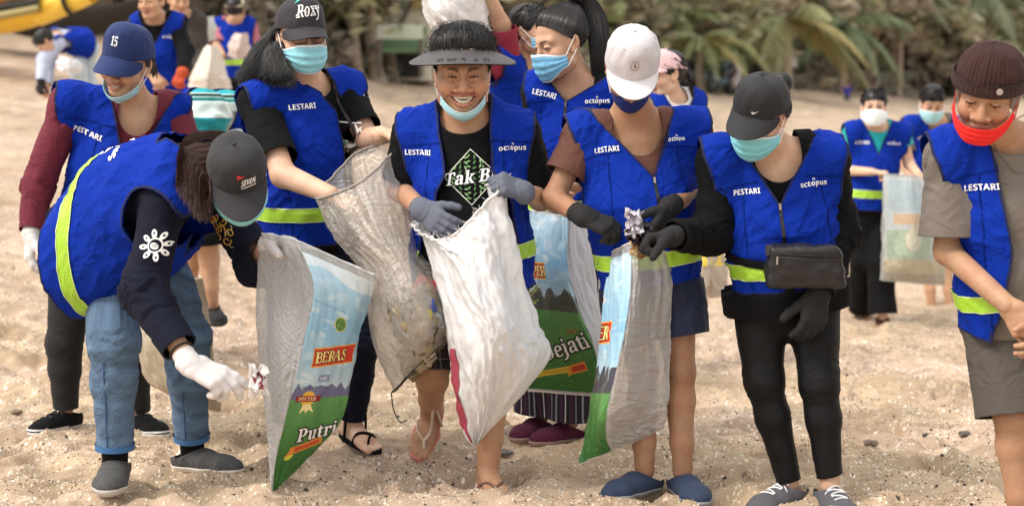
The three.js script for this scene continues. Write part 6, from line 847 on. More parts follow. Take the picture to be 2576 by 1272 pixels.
// the sack of the woman with the ponytail
{ const s = new Sack('rice_sack', 'rice sack printed with mountains and the word Sejati, in front of the striped trousers', [
  [[1335, 530, 5.6], [1428, 545, 5.5], [1462, 545, 5.68]], [[1332, 650, 5.6], [1424, 665, 5.46], [1492, 660, 5.68]], [[1328, 760, 5.6], [1452, 775, 5.46], [1508, 765, 5.7]], [[1328, 880, 5.6], [1492, 885, 5.5], [1512, 880, 5.68]], [[1332, 982, 5.62], [1494, 994, 5.58], [1502, 994, 5.64]]], { mat: woven(0xb9bcc4), seed: 17, amp: .009, back: .1, round: .25, bt: [1, 1, 1, .8, .2] });
  s.panel('print', printMat(640, 1200, (g, w, h) => { scenery(g, w, h, .55, { rock: '#565a58', m: 2 }); rough(g, 40, 500, 180, 200, 40, ['#c7cf4a', '#98b03a', '#dfe07a'], .7); banner(g, 'SUPER', -40, 360, 330, 100, 98); g.fillStyle = '#efe9d9'; g.beginPath(); g.arc(110, 240, 36, 0, 7); g.fill(); g.fillStyle = '#a88f55'; g.beginPath(); g.arc(110, 240, 24, 0, 7); g.fill(); g.save(); g.translate(420, 830); g.rotate(-.2); g.fillStyle = '#b0402c'; g.font = 'italic bold 50px serif'; g.fillText('Nasi', 0, 0); g.restore(); outlined(g, 'Sejati', 190, 975, 150, '#f2f3ee', -.27); ribbon(g, 130, 1095, 400, 42, -.16, '#d9c23a', '#c9a92f'); ribbon(g, 400, 1050, 150, 62, -.25, '#d98a2c', '#bb3a26'); }), -.04, .27, .0, .985, .29, .66);
  s.lip('rim', std(0xc9c7c4, .6), .0035); part('bottom_seam', tube(Array.from({ length: 33 }, (_, i) => s.at(-.02 + i / 64, 1)), .004, 5, 1), std(0xd8d2c6, .7), s.grp); }
// pale sack behind the bending woman's legs
new Sack('woven_sack', 'beige sack hanging behind the jeans of the bending person', [[[372, 700, 5.85], [430, 720, 5.72], [500, 700, 5.86]], [[352, 800, 5.85], [430, 820, 5.7], [520, 800, 5.88]], [[348, 880, 5.86], [430, 900, 5.7], [535, 900, 5.9]], [[372, 960, 5.88], [450, 985, 5.76], [548, 985, 5.92]], [[430, 990, 5.9], [490, 1020, 5.86], [549, 1036, 5.93]]], { mat: woven(0xb9aa94), seed: 21, amp: .012, back: .12, nu: 90, nv: 60 });
// litter in the hands
function crumple(u, v, d, w, h, seed, mat, name, label) { const c = P(u, v, d); return solo(name, sheet((s, t) => c.clone().add(V((s - .5) * w + .2 * w * N3(s * 3 + seed, t * 3, 1), (t - .5) * h + .2 * h * N3(s * 3, t * 3 + seed, 5), .5 * w * N3(s * 2.5 + seed, t * 2.5, 9))), 14, 14, .0015), mat, label, 'wrapper'); }
crumple(650, 960, 4.6, .05, .09, 3, inkless(), 'wrapper', 'white and red wrapper pinched in the white glove');
function inkless() { return new THREE.MeshStandardMaterial({ roughness: .5, side: THREE.DoubleSide, map: tex(canvas(128, 192, (g) => { g.fillStyle = '#f2efec'; g.fillRect(0, 0, 128, 192); g.strokeStyle = '#8c2f45'; g.lineWidth = 12; g.beginPath(); g.ellipse(64, 90, 34, 60, .3, 0, 7); g.stroke(); g.font = 'italic bold 46px serif'; g.fillStyle = '#8c2f45'; g.save(); g.translate(84, 150); g.rotate(-1.3); g.fillText('Sari', 0, 0); g.restore(); })) }); }
crumple(1597, 562, 4.72, .06, .075, 8, std(0xcfcbd6, .3, { metalness: .25 }), 'wrapper', 'crumpled silver wrapper between the black gloves'); crumple(1610, 588, 4.74, .07, .06, 11, std(0x3a2f36, .4), 'wrapper', 'crumpled dark wrapper between the black gloves'); crumple(1606, 622, 4.8, .05, .06, 15, std(0xb39a72, .8), 'wrapper', 'straw coloured scrap at the mouth of the sack under the black gloves');
// ---------------------------------------------------------------- volunteers farther back
function far(label, o) { // o: joints in sight points; missing ones are filled in
  const j = (a) => a && P(...a), J = {}; for (const k of Object.keys(o.j)) J[k] = j(o.j[k]); J.fwd = dirv(...o.fwd); J.up = dirv(...(o.up ?? [0, 1, .05]));
  const p = new Person(label, J, { skin: o.skin ?? SKIN.tan, seed: o.seed ?? 5, w: o.w ?? 1, cell: o.cell ?? .013, hs: o.hs ?? 1, lw: o.lw }); p.body({}); if (o.head !== false) p.head({ eye: 'down', ...(o.face ?? {}) });
  if (J.wrA && o.hA) p.hand('A', dirv(...o.hA), dirv(...(o.pA ?? [0, -.8, -.5])), { curl: .6, ...(o.gA ?? {}) }); if (J.wrB && o.hB) p.hand('B', dirv(...o.hB), dirv(...(o.pB ?? [0, -.8, -.5])), { curl: .6, ...(o.gB ?? {}) });
  if (o.tee) p.tee({ len: p.H, ...o.tee }); if (o.legs) p.trousers({ ...o.legs }); if (o.vest) p.vest({ v: .16, vw: .08, ...o.vest });
  if (o.shoe) for (const q of ['A', 'B']) if (J['an' + q]) p.shoe(q, dirv(...(o['s' + q] ?? [0, 0, 1])), o.shoe);
  if (o.mask) p.faceMask(o.mask, o.maskO ?? {});
  if (o.hair) { const m = p.hm(), F = new Field(); F.el(V(0, .035, -.02), V(.083, .092, .1), .02); const g = clip(surf(F.fn(), V(-.1, -.09, -.14), V(.1, .15, .1), .009, .01), (x, y, z) => max(.03 - y + (z < .05 ? (z - .05) * (o.hair.side ?? 1.0) : 0), -.075 - y)); const L = []; for (let i = 0; i < (o.hair.n ?? 160); i++) { const a = rr(-PI, PI), r = p.crown(a, rr(0, .8), 0); L.push([r, r.clone().add(V(sin(a) * .006, -.008, cos(a) * .006 - .012)), r.clone().add(V(sin(a) * .004, -.022, cos(a) * .002 - .02))]); } if (o.hair.tail) for (let i = 0; i < 120; i++) { const [x, y, z] = o.hair.tail, k = () => rr(-.018, .018); L.push([V(k(), .03 + k(), -.1), V(x * .5 + k(), y * .3 + k(), z * .7 - .05), V(x + k(), y + k(), z + k())]); } p.add('hair', merge([g.applyMatrix4(m), strands(L.map((l) => l.map((q) => q.applyMatrix4(m))), .003, 3)]), o.hair.mat ?? M.hairB); }
  if (o.cap) p.cap(o.cap, o.capO ?? {});
  p.vestO = o; o.more?.(p); p.finish(); return p;
}
const vprint = (p, a = T2.lestari()) => { p.print('vest_lettering', a, -.105, -.1, .1, .032); p.print('vest_lettering', T2.octopus(), .105, -.1, .095, .034); };
const flat = (hex) => ({ mat: cloth(hex), sole: std(0x8d7f72, .8), h: .08, collar: .05 });
// right: white mask, and the man behind her
far('masked person in teal sleeves and black trousers carrying a printed sack, behind right', { seed: 51, skin: SKIN.light, fwd: [-.18, -.05, 1], w: .96, j: { nek: [2205, 318, 10.1], pel: [2192, 535, 10.15], head: [2200, 268, 10.0], shA: [2145, 335, 10.1], shB: [2268, 335, 10.1], elA: [2126, 428, 10.1], wrA: [2196, 432, 9.85], elB: [2288, 412, 10.1], wrB: [2312, 440, 9.85], hipA: [2168, 545, 10.16], hipB: [2218, 545, 10.16], knA: [2172, 660, 10.1], anA: [2172, 782, 10.3], knB: [2216, 665, 10.0], anB: [2222, 795, 9.95] },
  hA: [1, -.1, .2], hB: [.7, -.4, .2], pA: [0, -1, -.2], tee: { sl: .42, mat: M.teal, len: .5 }, legs: { l: 1.95, r: [.1, .085, .088, .1], mat: M.black2, amp: .008, ff: 10 }, vest: { len: .55, stripes: [-.44], v: .17 }, shoe: flat(0xa07a62), sA: [-.5, 0, .8], sB: [-.2, 0, 1], mask: M.maskE, maskO: { edge: 0, pleat: .0005, grow: .006 }, hair: { side: 1.5, tail: [.03, -.12, -.13] }, face: { eye: 'open' }, more: vprint });
far('person with short dark hair and pale blue mask, behind the printed sack at right', { seed: 53, fwd: [-.08, -.45, .9], up: [0, .9, .4], w: 1.05, j: { nek: [2356, 305, 10.9], pel: [2352, 520, 11], head: [2346, 258, 10.75], shA: [2292, 322, 10.9], shB: [2418, 322, 10.9], elA: [2275, 410, 10.9], wrA: [2310, 470, 10.7], elB: [2432, 410, 10.9], wrB: [2400, 480, 10.7], hipA: [2325, 530, 11], hipB: [2378, 530, 11], knA: [2330, 640, 11], anA: [2345, 765, 11], knB: [2378, 640, 11], anB: [2392, 768, 11] },
  hA: [.5, -.6, .3], hB: [-.5, -.6, .3], tee: { sl: .6, mat: M.grey }, legs: { l: .95, r: [.11, .1, .06, .045], mat: M.greyDark }, vest: { len: .56, stripes: [-.45] }, shoe: flat(0x4a3f38), mask: M.maskP, hair: { side: 1.6, n: 260 }, more: vprint });
far('small far person in a blue top standing by the trees', { seed: 55, cell: .03, fwd: [0, 0, 1], j: { nek: [2132, 218, 55], pel: [2132, 242, 55], head: [2132, 211, 54.9], shA: [2125, 221, 55], shB: [2139, 221, 55], elA: [2122, 231, 55], wrA: [2124, 240, 55], elB: [2142, 231, 55], wrB: [2140, 240, 55], hipA: [2128, 243, 55], hipB: [2136, 243, 55], knA: [2128, 258, 55], anA: [2128, 272, 55], knB: [2137, 258, 55], anB: [2138, 273, 55] }, hs: .62, w: .66, tee: { sl: .8, mat: M.vest2 }, legs: { l: 1.9, mat: M.grey }, cap: M.navy });
// centre: raised arm with a white bag; pink cap
far('person in maroon sleeves and blue vest raising a white bag overhead', { seed: 57, fwd: [.7, .05, .35], j: { nek: [1318, 172, 6.95], pel: [1318, 470, 7], head: [1338, 78, 6.9], shA: [1274, 172, 6.85], shB: [1374, 205, 7.05], elA: [1262, 62, 6.78], wrA: [1226, -20, 6.72], elB: [1385, 330, 7.0], wrB: [1360, 420, 6.85], hipA: [1290, 480, 7], hipB: [1345, 480, 7], knA: [1292, 640, 7], anA: [1292, 800, 7.02], knB: [1345, 640, 7], anB: [1346, 800, 7.02] }, hA: [-.3, 1, .2], pA: [-.6, .2, -.5], tee: { sl: 2, slA: .92, mat: cloth(0x8e2138), r: [.062, .068, .05, .04], past: -.03, len: .55, drop: .06 }, legs: { l: 1.9, mat: M.black2 }, vest: { len: .56, open: (h) => [pw(-h, [[0, -.05], [.1, .0], [.6, .02]]), pw(-h, [[0, .09], [.3, .16], [.6, .16]])], wing: [.1, .04], sr: .078, stripes: [-.45] }, shoe: flat(0x333338), mask: cloth(0x86bfdd, { sheen: 0 }), hair: { side: 1.2 } });
far('person in a pink cap and blue vest behind the white cap', { seed: 59, fwd: [-.9, -.1, .35], j: { nek: [1690, 248, 8], pel: [1690, 480, 8], head: [1676, 186, 7.95], shA: [1650, 272, 7.95], shB: [1738, 262, 8.05], elA: [1640, 370, 7.95], wrA: [1640, 450, 7.8], elB: [1750, 360, 8.05], wrB: [1740, 450, 7.9], hipA: [1665, 490, 8], hipB: [1715, 490, 8], knA: [1665, 640, 8], anA: [1668, 770, 8], knB: [1715, 640, 8], anB: [1712, 770, 8] }, skin: SKIN.light, tee: { sl: .7, mat: M.white, neck: .065 }, legs: { l: 1.9, mat: M.black2 }, vest: { len: .55, back: .02 }, shoe: flat(0x333338), hair: { side: 1.6, tail: [.02, -.2, -.12] }, cap: M.pink, capO: { brim: .06 } });
// left: teal scarf bending, standing pair, white hat, far bending person
far('person in a teal patterned headscarf bending forward, blue vest back showing white lettering', { seed: 61, fwd: [-.1, -.95, .25], up: [0, .25, .96], w: 1.1, j: { nek: [522, 268, 7.3], pel: [520, 400, 7.75], head: [516, 300, 7.08], shA: [458, 300, 7.3], shB: [588, 305, 7.3], elA: [440, 420, 7.2], wrA: [450, 520, 7.1], elB: [600, 420, 7.2], wrB: [590, 520, 7.1], hipA: [490, 440, 7.75], hipB: [552, 440, 7.75], knA: [482, 600, 7.6], anA: [470, 765, 7.7], knB: [520, 605, 7.55], anB: [532, 768, 7.6] }, tee: { sl: .9, mat: M.white, r: [.066, .07, .05, .04] }, legs: { l: 1.02, r: [.11, .09, .07, .05], mat: M.black2 }, vest: { len: .62, back: -.06, sr: .08 }, shoe: { mat: M.charcoal, sole: std(0x33312f, .8), h: .085 }, sA: [.2, 0, 1], sB: [.35, 0, .9], hA: [0, -1, .2], hB: [0, -1, .2],
  more: (p) => { const bt = new THREE.MeshStandardMaterial({ roughness: .9, side: THREE.DoubleSide, map: tex(canvas(256, 128, (g) => { g.fillStyle = '#1d9aa6'; g.fillRect(0, 0, 256, 128); g.fillStyle = '#d8e8e2'; g.fillRect(0, 40, 256, 60); for (let i = 0; i < 46; i++) { g.fillStyle = ['#1b3d3c', '#2aa7b0', '#efe9d8', '#16706f'][i % 4]; g.beginPath(); g.ellipse((i * 37) % 256, 46 + (i * 23) % 50, 7, 4, i, 0, 7); g.fill(); } })) }); const c = P(524, 262, 7.25); const F = new Field(); F.ec(P(470, 292, 7.22), P(575, 262, 7.3), V(0, 0, 1), [.12, .07], [.12, .07], .05); F.el(P(518, 290, 7.07), V(.112, .125, .125), .06); const g = surfOf(F, .01, 0, (x, y, z) => .012 * N3(x * 9, y * 16, z * 9)); p.add('headscarf', uvBy(g, (x, y, z) => [x * 3, (y - c.y) * 4 + .5]), bt); p.print('vest_lettering', T2.lestari(), -.0, -.12, .2, .06, { back: true }); } });
far('standing person in blue vest with black sleeves and orange gloves, behind the navy cap', { seed: 63, fwd: [-.3, -.1, .9], j: { nek: [392, 48, 10.2], pel: [398, 235, 10.3], head: [380, 2, 10.1], shA: [350, 66, 10.2], shB: [442, 64, 10.2], elA: [340, 140, 10.1], wrA: [380, 185, 9.9], elB: [466, 130, 10.1], wrB: [458, 180, 9.9], hipA: [375, 245, 10.3], hipB: [425, 245, 10.3], knA: [375, 370, 10.3], anA: [375, 480, 10.3], knB: [425, 370, 10.3], anB: [425, 480, 10.3] }, w: 1.05, hB: [-.3, -.9, .2], gB: { glove: cloth(0xb84a2a), s: .9 }, hA: [.5, -.6, .2], tee: { sl: 2, mat: M.black }, legs: { l: 1.9, mat: M.black2 }, vest: { len: .5 }, shoe: flat(0x222226), hair: {}, more: (p) => { vprint(p); } });
far('person in dark clothes behind the black sleeved person with orange gloves', { seed: 65, fwd: [.4, -.2, .8], j: { nek: [462, 40, 12], pel: [475, 205, 12], head: [449, -2, 11.9], shA: [425, 52, 12], shB: [500, 56, 12], elA: [420, 120, 12], wrA: [440, 165, 11.8], elB: [508, 125, 12], wrB: [495, 175, 11.8], hipA: [455, 210, 12], hipB: [495, 210, 12], knA: [455, 310, 12], anA: [455, 400, 12], knB: [495, 310, 12], anB: [498, 400, 12] }, tee: { sl: 2, mat: cloth(0x3a3430) }, legs: { l: 1.9, mat: M.black2 }, shoe: flat(0x222226), hair: {}, hA: [.2, -1, 0], hB: [-.2, -1, 0] });
far('person in a white hat and blue vest seen from behind, carrying a pale sack', { seed: 67, fwd: [.15, -.1, -1], j: { nek: [588, 56, 13.5], pel: [592, 178, 13.5], head: [592, 28, 13.4], shA: [628, 70, 13.5], shB: [552, 70, 13.5], elA: [640, 120, 13.5], wrA: [615, 150, 13.7], elB: [545, 118, 13.4], wrB: [560, 140, 13.2], hipA: [608, 184, 13.5], hipB: [575, 184, 13.5], knA: [608, 270, 13.5], anA: [608, 350, 13.5], knB: [575, 270, 13.5], anB: [572, 350, 13.5] }, w: 1.1, tee: { sl: .8, mat: cloth(0xb06a78) }, legs: { l: 1.9, mat: M.black2 }, vest: { len: .5, back: -.02, stripes: [-.36] }, hair: {}, shoe: flat(0x222226), cap: cloth(0xd8c9a8), capO: { brim: .05, H: .09 } });
far('person bending over on the sand by the yellow boat, pale sleeves and blue vest', { seed: 69, fwd: [-.55, -.83, .1], up: [-.75, .55, .2], j: { nek: [140, 92, 14.9], pel: [212, 112, 15.2], head: [114, 106, 14.7], shA: [142, 108, 14.75], shB: [140, 92, 15.05], elA: [108, 150, 14.7], wrA: [102, 205, 14.6], elB: [120, 160, 15.1], wrB: [118, 215, 15.0], hipA: [212, 125, 15.1], hipB: [218, 120, 15.3], knA: [195, 185, 15.1], anA: [212, 245, 15.15], knB: [215, 185, 15.3], anB: [240, 248, 15.3] }, hA: [-.2, -1, .1], gA: { glove: M.gloveB }, hB: [-.2, -1, .1], tee: { sl: 2, mat: cloth(0xb9c3dc), r: [.07, .075, .06, .05] }, legs: { l: 1.9, r: [.11, .08, .07, .055], mat: cloth(0xb9c6cf) }, vest: { len: .34, back: -.03 }, shoe: flat(0x222226), hair: { side: 1.6, n: 200 } });
// their bags
{ const s = new Sack('rice_sack', 'blurred printed rice sack held by the white masked person', [[[2222, 436, 9.72], [2300, 440, 9.6], [2376, 446, 9.75]], [[2222, 560, 9.72], [2300, 560, 9.55], [2382, 560, 9.75]], [[2218, 650, 9.72], [2300, 655, 9.55], [2380, 650, 9.75]], [[2219, 705, 9.72], [2300, 714, 9.66], [2376, 718, 9.75]]], { mat: film({ color: 0xcdd0cf }), seed: 25, amp: .012, back: .12, nu: 90, nv: 50, bt: [1, 1, 1, .3] }); s.panel('print', printMat(256, 420, (g, w, h) => { g.fillStyle = '#c9d3d6'; g.fillRect(0, 0, w, h); g.fillStyle = '#b5c9d4'; g.fillRect(30, 10, 200, 120); g.fillStyle = '#d9b58a'; g.fillRect(50, 140, 170, 40); g.fillStyle = '#a9bfa4'; g.fillRect(20, 200, 220, 110); g.fillStyle = '#d8d2b8'; g.beginPath(); g.ellipse(150, 230, 40, 50, 0, 0, 7); g.fill(); g.fillStyle = '#c9bd9a'; g.fillRect(0, 310, w, 60); g.fillStyle = '#a99d88'; g.fillRect(0, 360, w, 60); }, { transparent: true, opacity: .5 }), .04, .46, .02, .98, .42, .72); }
new Sack('plastic_bag', 'white bag lifted overhead by the maroon sleeved person', [[[1025, -110, 6.72], [1120, -100, 6.62], [1220, -95, 6.74]], [[1052, -30, 6.72], [1130, -20, 6.6], [1222, -15, 6.74]], [[1076, 45, 6.72], [1150, 60, 6.6], [1228, 50, 6.74]], [[1100, 98, 6.72], [1160, 108, 6.66], [1236, 76, 6.74]]], { mat: woven(0xdcd8d6), seed: 27, amp: .014, back: .1, nu: 90, nv: 50, cat: 'bag', bt: [1, 1, 1, .3] });
new Sack('woven_sack', 'large pale sack standing behind the teal headscarf', [[[522, 112, 11.2], [533, 116, 11.1], [545, 112, 11.25]], [[500, 150, 11.2], [528, 155, 11.0], [558, 150, 11.25]], [[480, 190, 11.2], [525, 196, 10.95], [570, 190, 11.25]], [[470, 222, 11.2], [525, 230, 10.98], [582, 222, 11.25]]], { mat: woven(0xd8cdbf), seed: 29, amp: .015, back: .2, nu: 80, nv: 40 });
new Sack('woven_sack', 'small pale sack on the back of the white hatted person', [[[590, 82, 13.1], [605, 84, 13.0], [620, 82, 13.15]], [[578, 105, 13.1], [602, 108, 12.95], [625, 104, 13.15]], [[572, 140, 13.1], [600, 150, 13.0], [628, 138, 13.15]]], { mat: woven(0xcdbcb4), seed: 30, amp: .015, back: .15, nu: 70, nv: 40 });
new Sack('plastic_bag', 'grey white bag held behind the standing dark clothed person', [[[505, 40, 12.3], [520, 42, 12.2], [535, 40, 12.35]], [[495, 70, 12.3], [520, 74, 12.15], [540, 70, 12.35]], [[500, 100, 12.3], [520, 106, 12.2], [538, 100, 12.35]]], { mat: woven(0xc6c9c6), seed: 31, amp: .015, back: .15, nu: 60, nv: 40, cat: 'bag' });
new Sack('woven_sack', 'pale sack with a yellow top standing between the white cap and black cap wearers', [[[1768, 632, 8.4], [1792, 634, 8.3], [1822, 630, 8.45]], [[1762, 670, 8.4], [1792, 675, 8.25], [1826, 668, 8.45]], [[1760, 715, 8.4], [1792, 720, 8.25], [1828, 714, 8.45]], [[1764, 745, 8.4], [1792, 750, 8.3], [1824, 744, 8.45]]], { mat: woven(0xb4a898), seed: 33, amp: .012, back: .2, nu: 70, nv: 40 }).strip('yellow_band', std(0xe2c23a, .6), -.02, .52, .02, .3, .004);
new Sack('plastic_bag', 'white bag beside the far bending person', [[[150, 140, 14.6], [172, 145, 14.5], [196, 150, 14.65]], [[142, 158, 14.6], [172, 165, 14.45], [205, 170, 14.65]], [[148, 178, 14.6], [172, 184, 14.5], [200, 186, 14.65]]], { mat: woven(0xdfe0e2), seed: 35, amp: .015, back: .15, nu: 60, nv: 30, cat: 'bag' });
// ---------------------------------------------------------------- trees along the top of the beach
const treeD = (u) => pl(u, [[-300, 24], [0, 25], [600, 27], [1000, 31], [1400, 40], [1800, 52], [2300, 74], [2700, 82]]);
const bark = (hex) => std(hex, .95, { bumpMap: noiseTex(128, (x, y) => .5 + .5 * tile(x, y, 18, 2)), bumpScale: .02 });
const leafMat = new THREE.MeshPhysicalMaterial({ vertexColors: true, roughness: .8, side: THREE.DoubleSide, transmission: .35, thickness: 0 });
const barks = [bark(0x8a7b6c), bark(0xab9a88), bark(0x6f6257)];
function leaves(n, place, size, cols) { // leaf-sized faces
  const pos = [], col = [], idx = [];
  for (let i = 0; i < n; i++) { const p = place(i), s = size * rr(.6, 1.4), a = rnd() * 6.28, b = rr(-1, 1), x = V(cos(a), rr(-.5, .5), sin(a)).multiplyScalar(s), y = V(rr(-.6, .6), b, rr(-.6, .6)).normalize().multiplyScalar(s * .55), c = cols[floor(rnd() * cols.length)], L = rr(.65, 1.3), o = pos.length / 3; for (const [k, l] of [[-1, 0], [0, -.8], [1, 0], [0, .8]]) { pos.push(p.x + x.x * k + y.x * l, p.y + x.y * k + y.y * l, p.z + x.z * k + y.z * l); col.push(c[0] * L, c[1] * L, c[2] * L); } idx.push(o, o + 1, o + 2, o, o + 2, o + 3); }
  const g = geoOf(pos, idx, null, col); return g;
}
const OL = { olive: [[.390, .406, .234], [.468, .452, .281], [.312, .343, .187], [.515, .452, .296]], brown: [[.468, .390, .281], [.374, .312, .234], [.546, .468, .343], [.343, .312, .218]], green: [[.343, .468, .218], [.468, .577, .265], [.281, .390, .187], [.562, .624, .312]], dark: [[.218, .211, .156], [.296, .265, .203], [.187, .180, .140], [.343, .296, .234]] };
function tree(u, o) { const d = (o.d ?? treeD(u)), b = P(u, 300, d); const gy = groundBase(b.x, b.z) - .1, base = V(b.x, gy, b.z), k = d / 3800; const t = thing('tree', o.label, 'tree', base, o.group), H = o.h ?? 9, lean = (o.lean ?? 0), r = o.r * k; const top = base.clone().add(V(lean * H * .5, H * .72, rr(-.5, .5))), mid = base.clone().add(V(lean * H * .12 + rr(-.15, .15), H * .36, 0));
  const tr = part('trunk', tube([base, mid, top], (s) => r * (1.25 - .85 * s) * (1 + .5 * exp(-s * 25)), 9, 8), barks[o.bark ?? 0], t); const tips = []; for (let i = 0; i < (o.limbs ?? 5); i++) { const f = rr(.3, .95), s = f < .5 ? mixV(base, mid, f * 2) : mixV(mid, top, f * 2 - 1), a = rnd() * 6.28, e = s.clone().add(V(cos(a) * rr(1, 2.6), rr(.7, 2.4), sin(a) * rr(.8, 2))); tips.push(e); part('limb', tube([s, mixV(s, e, .5).add(V(0, .2, 0)), e], (q) => r * .42 * (1 - .7 * q), 6, 4), barks[o.bark ?? 0], t); }
  tips.push(top); const cl = []; for (const e of tips) for (let i = 0; i < 5; i++) cl.push([e.clone().add(V(rr(-1.3, 1.3), rr(-1.1, 1.1), rr(-1, 1))), rr(.35, .95)]);
  part('crown', leaves(o.n ?? 900, () => { const [c, q] = cl[floor(rnd() * cl.length)]; let v; do v = V(rr(-1, 1), rr(-1, 1), rr(-1, 1)); while (v.length() > 1); return c.clone().addScaledVector(v, q); }, o.leaf ?? .16, OL[o.tone ?? 'olive']), leafMat, t); return t; }
function palm(u, o) { const d = o.d ?? treeD(u), b = P(u, 300, d), gy = groundBase(b.x, b.z) - .1, base = V(b.x, gy, b.z), top = P(o.tu ?? u, o.tv, d), t = thing('palm_tree', o.label, 'palm tree', base, 'palms at the back of the beach'), k = d / 3800; const mid = mixV(base, top, .5).add(V(rr(-.1, .1), 0, 0));
  part('trunk', tube([base, mid, top], (s) => o.r * k * (1.2 - .4 * s) * (1 + .03 * sin(s * 90)), 9, 14), barks[1], t);
  const fm = new THREE.MeshPhysicalMaterial({ color: new THREE.Color(...(o.col ?? [.27, .3, .12])), roughness: .65, side: THREE.DoubleSide, transmission: .3, thickness: 0 }), n = o.n ?? 15; for (let i = 0; i < n; i++) { const a = i * 2.4 + rr(-.2, .2), up = rr(-.2, 1.0), L = (o.L ?? 260) * k * rr(.75, 1.1), dir = V(cos(a), 0, sin(a) * .8), pts = [0, .25, .5, .75, 1].map((s) => top.clone().addScaledVector(dir, L * s * (1 - .12 * s)).add(V(0, L * (up * .6 * s - (.55 + .25 * (1 - up)) * s * s), 0))), cv = new THREE.CatmullRomCurve3(pts), pos = [], idx = []; for (let j = 2; j < 44; j++) { const s = j / 44, c = cv.getPoint(s), tg = cv.getTangent(s), sd = tg.clone().cross(V(0, 1, 0)).normalize(), w = L * .26 * sin(PI * pow(s, .7)) * rr(.75, 1.05) + L * .03; for (const e of [-1, 1]) { const q = c.clone().addScaledVector(sd, e * w * .75).addScaledVector(tg, w * .45).add(V(0, -w * rr(.35, .75), 0)), h = tg.clone().multiplyScalar(L * .013), z = pos.length / 3; for (const v of [c.clone().sub(h), c.clone().add(h), mixV(c, q, .6).add(h), q]) pos.push(v.x, v.y, v.z); idx.push(z, z + 1, z + 2, z, z + 2, z + 3); } } const fr = part('frond', geoOf(pos, idx), fm, t); if (o.heart && i % 4 === 0) fr.material = new THREE.MeshPhysicalMaterial({ color: new THREE.Color(.45, .37, .14), roughness: .65, side: THREE.DoubleSide, transmission: .3, thickness: 0 }); part('rib', tube(pts, (s) => L * .012 * (1 - .8 * s), 4, 3), fm, fr); } return t; }
const TG = 'trees along the back of the beach', D3 = ['thin grey', 'leaning brown', 'pale forked'];
const TL = [ // u, radius px, tone, bark, lean, label
  [20, 20, 'dark', 2, .1, 'dark tree at the left edge behind the yellow boat'], [140, 15, 'brown', 0, -.05, 'brown tree above the bow of the yellow boat'], [262, 26, 'dark', 2, .03, 'thick dark tree behind the navy cap'], [330, 14, 'brown', 0, .1, 'thin tree behind the top of the navy cap'], [500, 24, 'dark', 2, -.06, 'dark tree above the teal headscarf'], [650, 24, 'dark', 2, .08, 'dark tree behind the long black hair'],
  [900, 13, 'olive', 1, -.03, 'thin olive tree right of the black lettered cap'], [948, 17, 'olive', 1, .02, 'pale trunk left of the white building'], [985, 16, 'olive', 2, -.12, 'forked dark tree in front of the white building'], [1050, 22, 'olive', 0, -.16, 'leaning grey tree beside the raised white bag'], [1280, 18, 'dark', 2, .03, 'dark tree above the maroon raised sleeve'], [1370, 16, 'olive', 2, .03, 'tree behind the dark ponytail head'],
  [1560, 12, 'brown', 0, .02, 'brown tree behind the white cap'], [1660, 17, 'olive', 1, .13, 'leaning grey trunk right of the white cap'], [1730, 9, 'brown', 2, 0, 'thin dark trunk above the pink cap'], [1850, 8, 'brown', 0, .04, 'thin trunk above the black cap of the waist pack wearer'], [2030, 12, 'olive', 2, .05, 'dark trunk right of the tall palm'], [2110, 24, 'brown', 2, -.28, 'thick trunk leaning left beside the far small figure'], [2190, 16, 'brown', 1, -.2, 'pale leaning trunk above the white masked woman'], [2245, 12, 'olive', 1, .04, 'pale upright trunk right of the white masked woman'], [2290, 14, 'brown', 2, -.06, 'dark trunk left of the man with short hair'], [2350, 12, 'brown', 0, .05, 'brown trunk above the man with short hair'], [2400, 12, 'olive', 2, 0, 'dark trunk left of the knitted cap'], [2545, 20, 'olive', 1, .02, 'tall pale trunk behind the knitted cap'], [2590, 14, 'olive', 0, 0, 'grey trunk at the right edge']];
for (const [u, r, tone, bk, lean, label] of TL) tree(u, { r, tone, bark: bk, lean, label, group: TG, h: (() => { const d = treeD(u), q = P(u, 300, d); return max(3.4, 1.4 * (1.16 + .0974 * d - groundBase(q.x, q.z))); })(), n: 1000, leaf: pl(treeD(u), [[24, .14], [82, .34]]) });
for (const [u, r, tv, L, lab, d, col] of [[1765, 10, 95, 135, 'short yellowing palm left of the black cap', 46], [1828, 7, 110, 145, 'small bright palm above the black cap', 48, [.33, .34, .13]], [1975, 13, 45, 250, 'tall palm with an orange heart and long fronds', 50, [.3, .31, .13]], [1700, 8, 40, 160, 'green palm behind the white and pink caps', 48], [2120, 9, 60, 190, 'wide green palm left of the white masked woman', 62, [.2, .26, .12]], [2260, 8, -20, 190, 'high palm above the white masked woman', 70, [.22, .24, .13]], [1130, 8, -30, 150, 'palm behind the raised white bag', 38, [.2, .22, .1]], [2470, 8, -25, 200, 'high palm above the knitted cap', 76, [.22, .25, .14]], [900, 7, -20, 110, 'pale palm right of the black lettered cap', 30, [.3, .27, .13]]]) palm(u, { r, tv, L, label: lab, d, col, heart: /orange|yellow/.test(lab) });
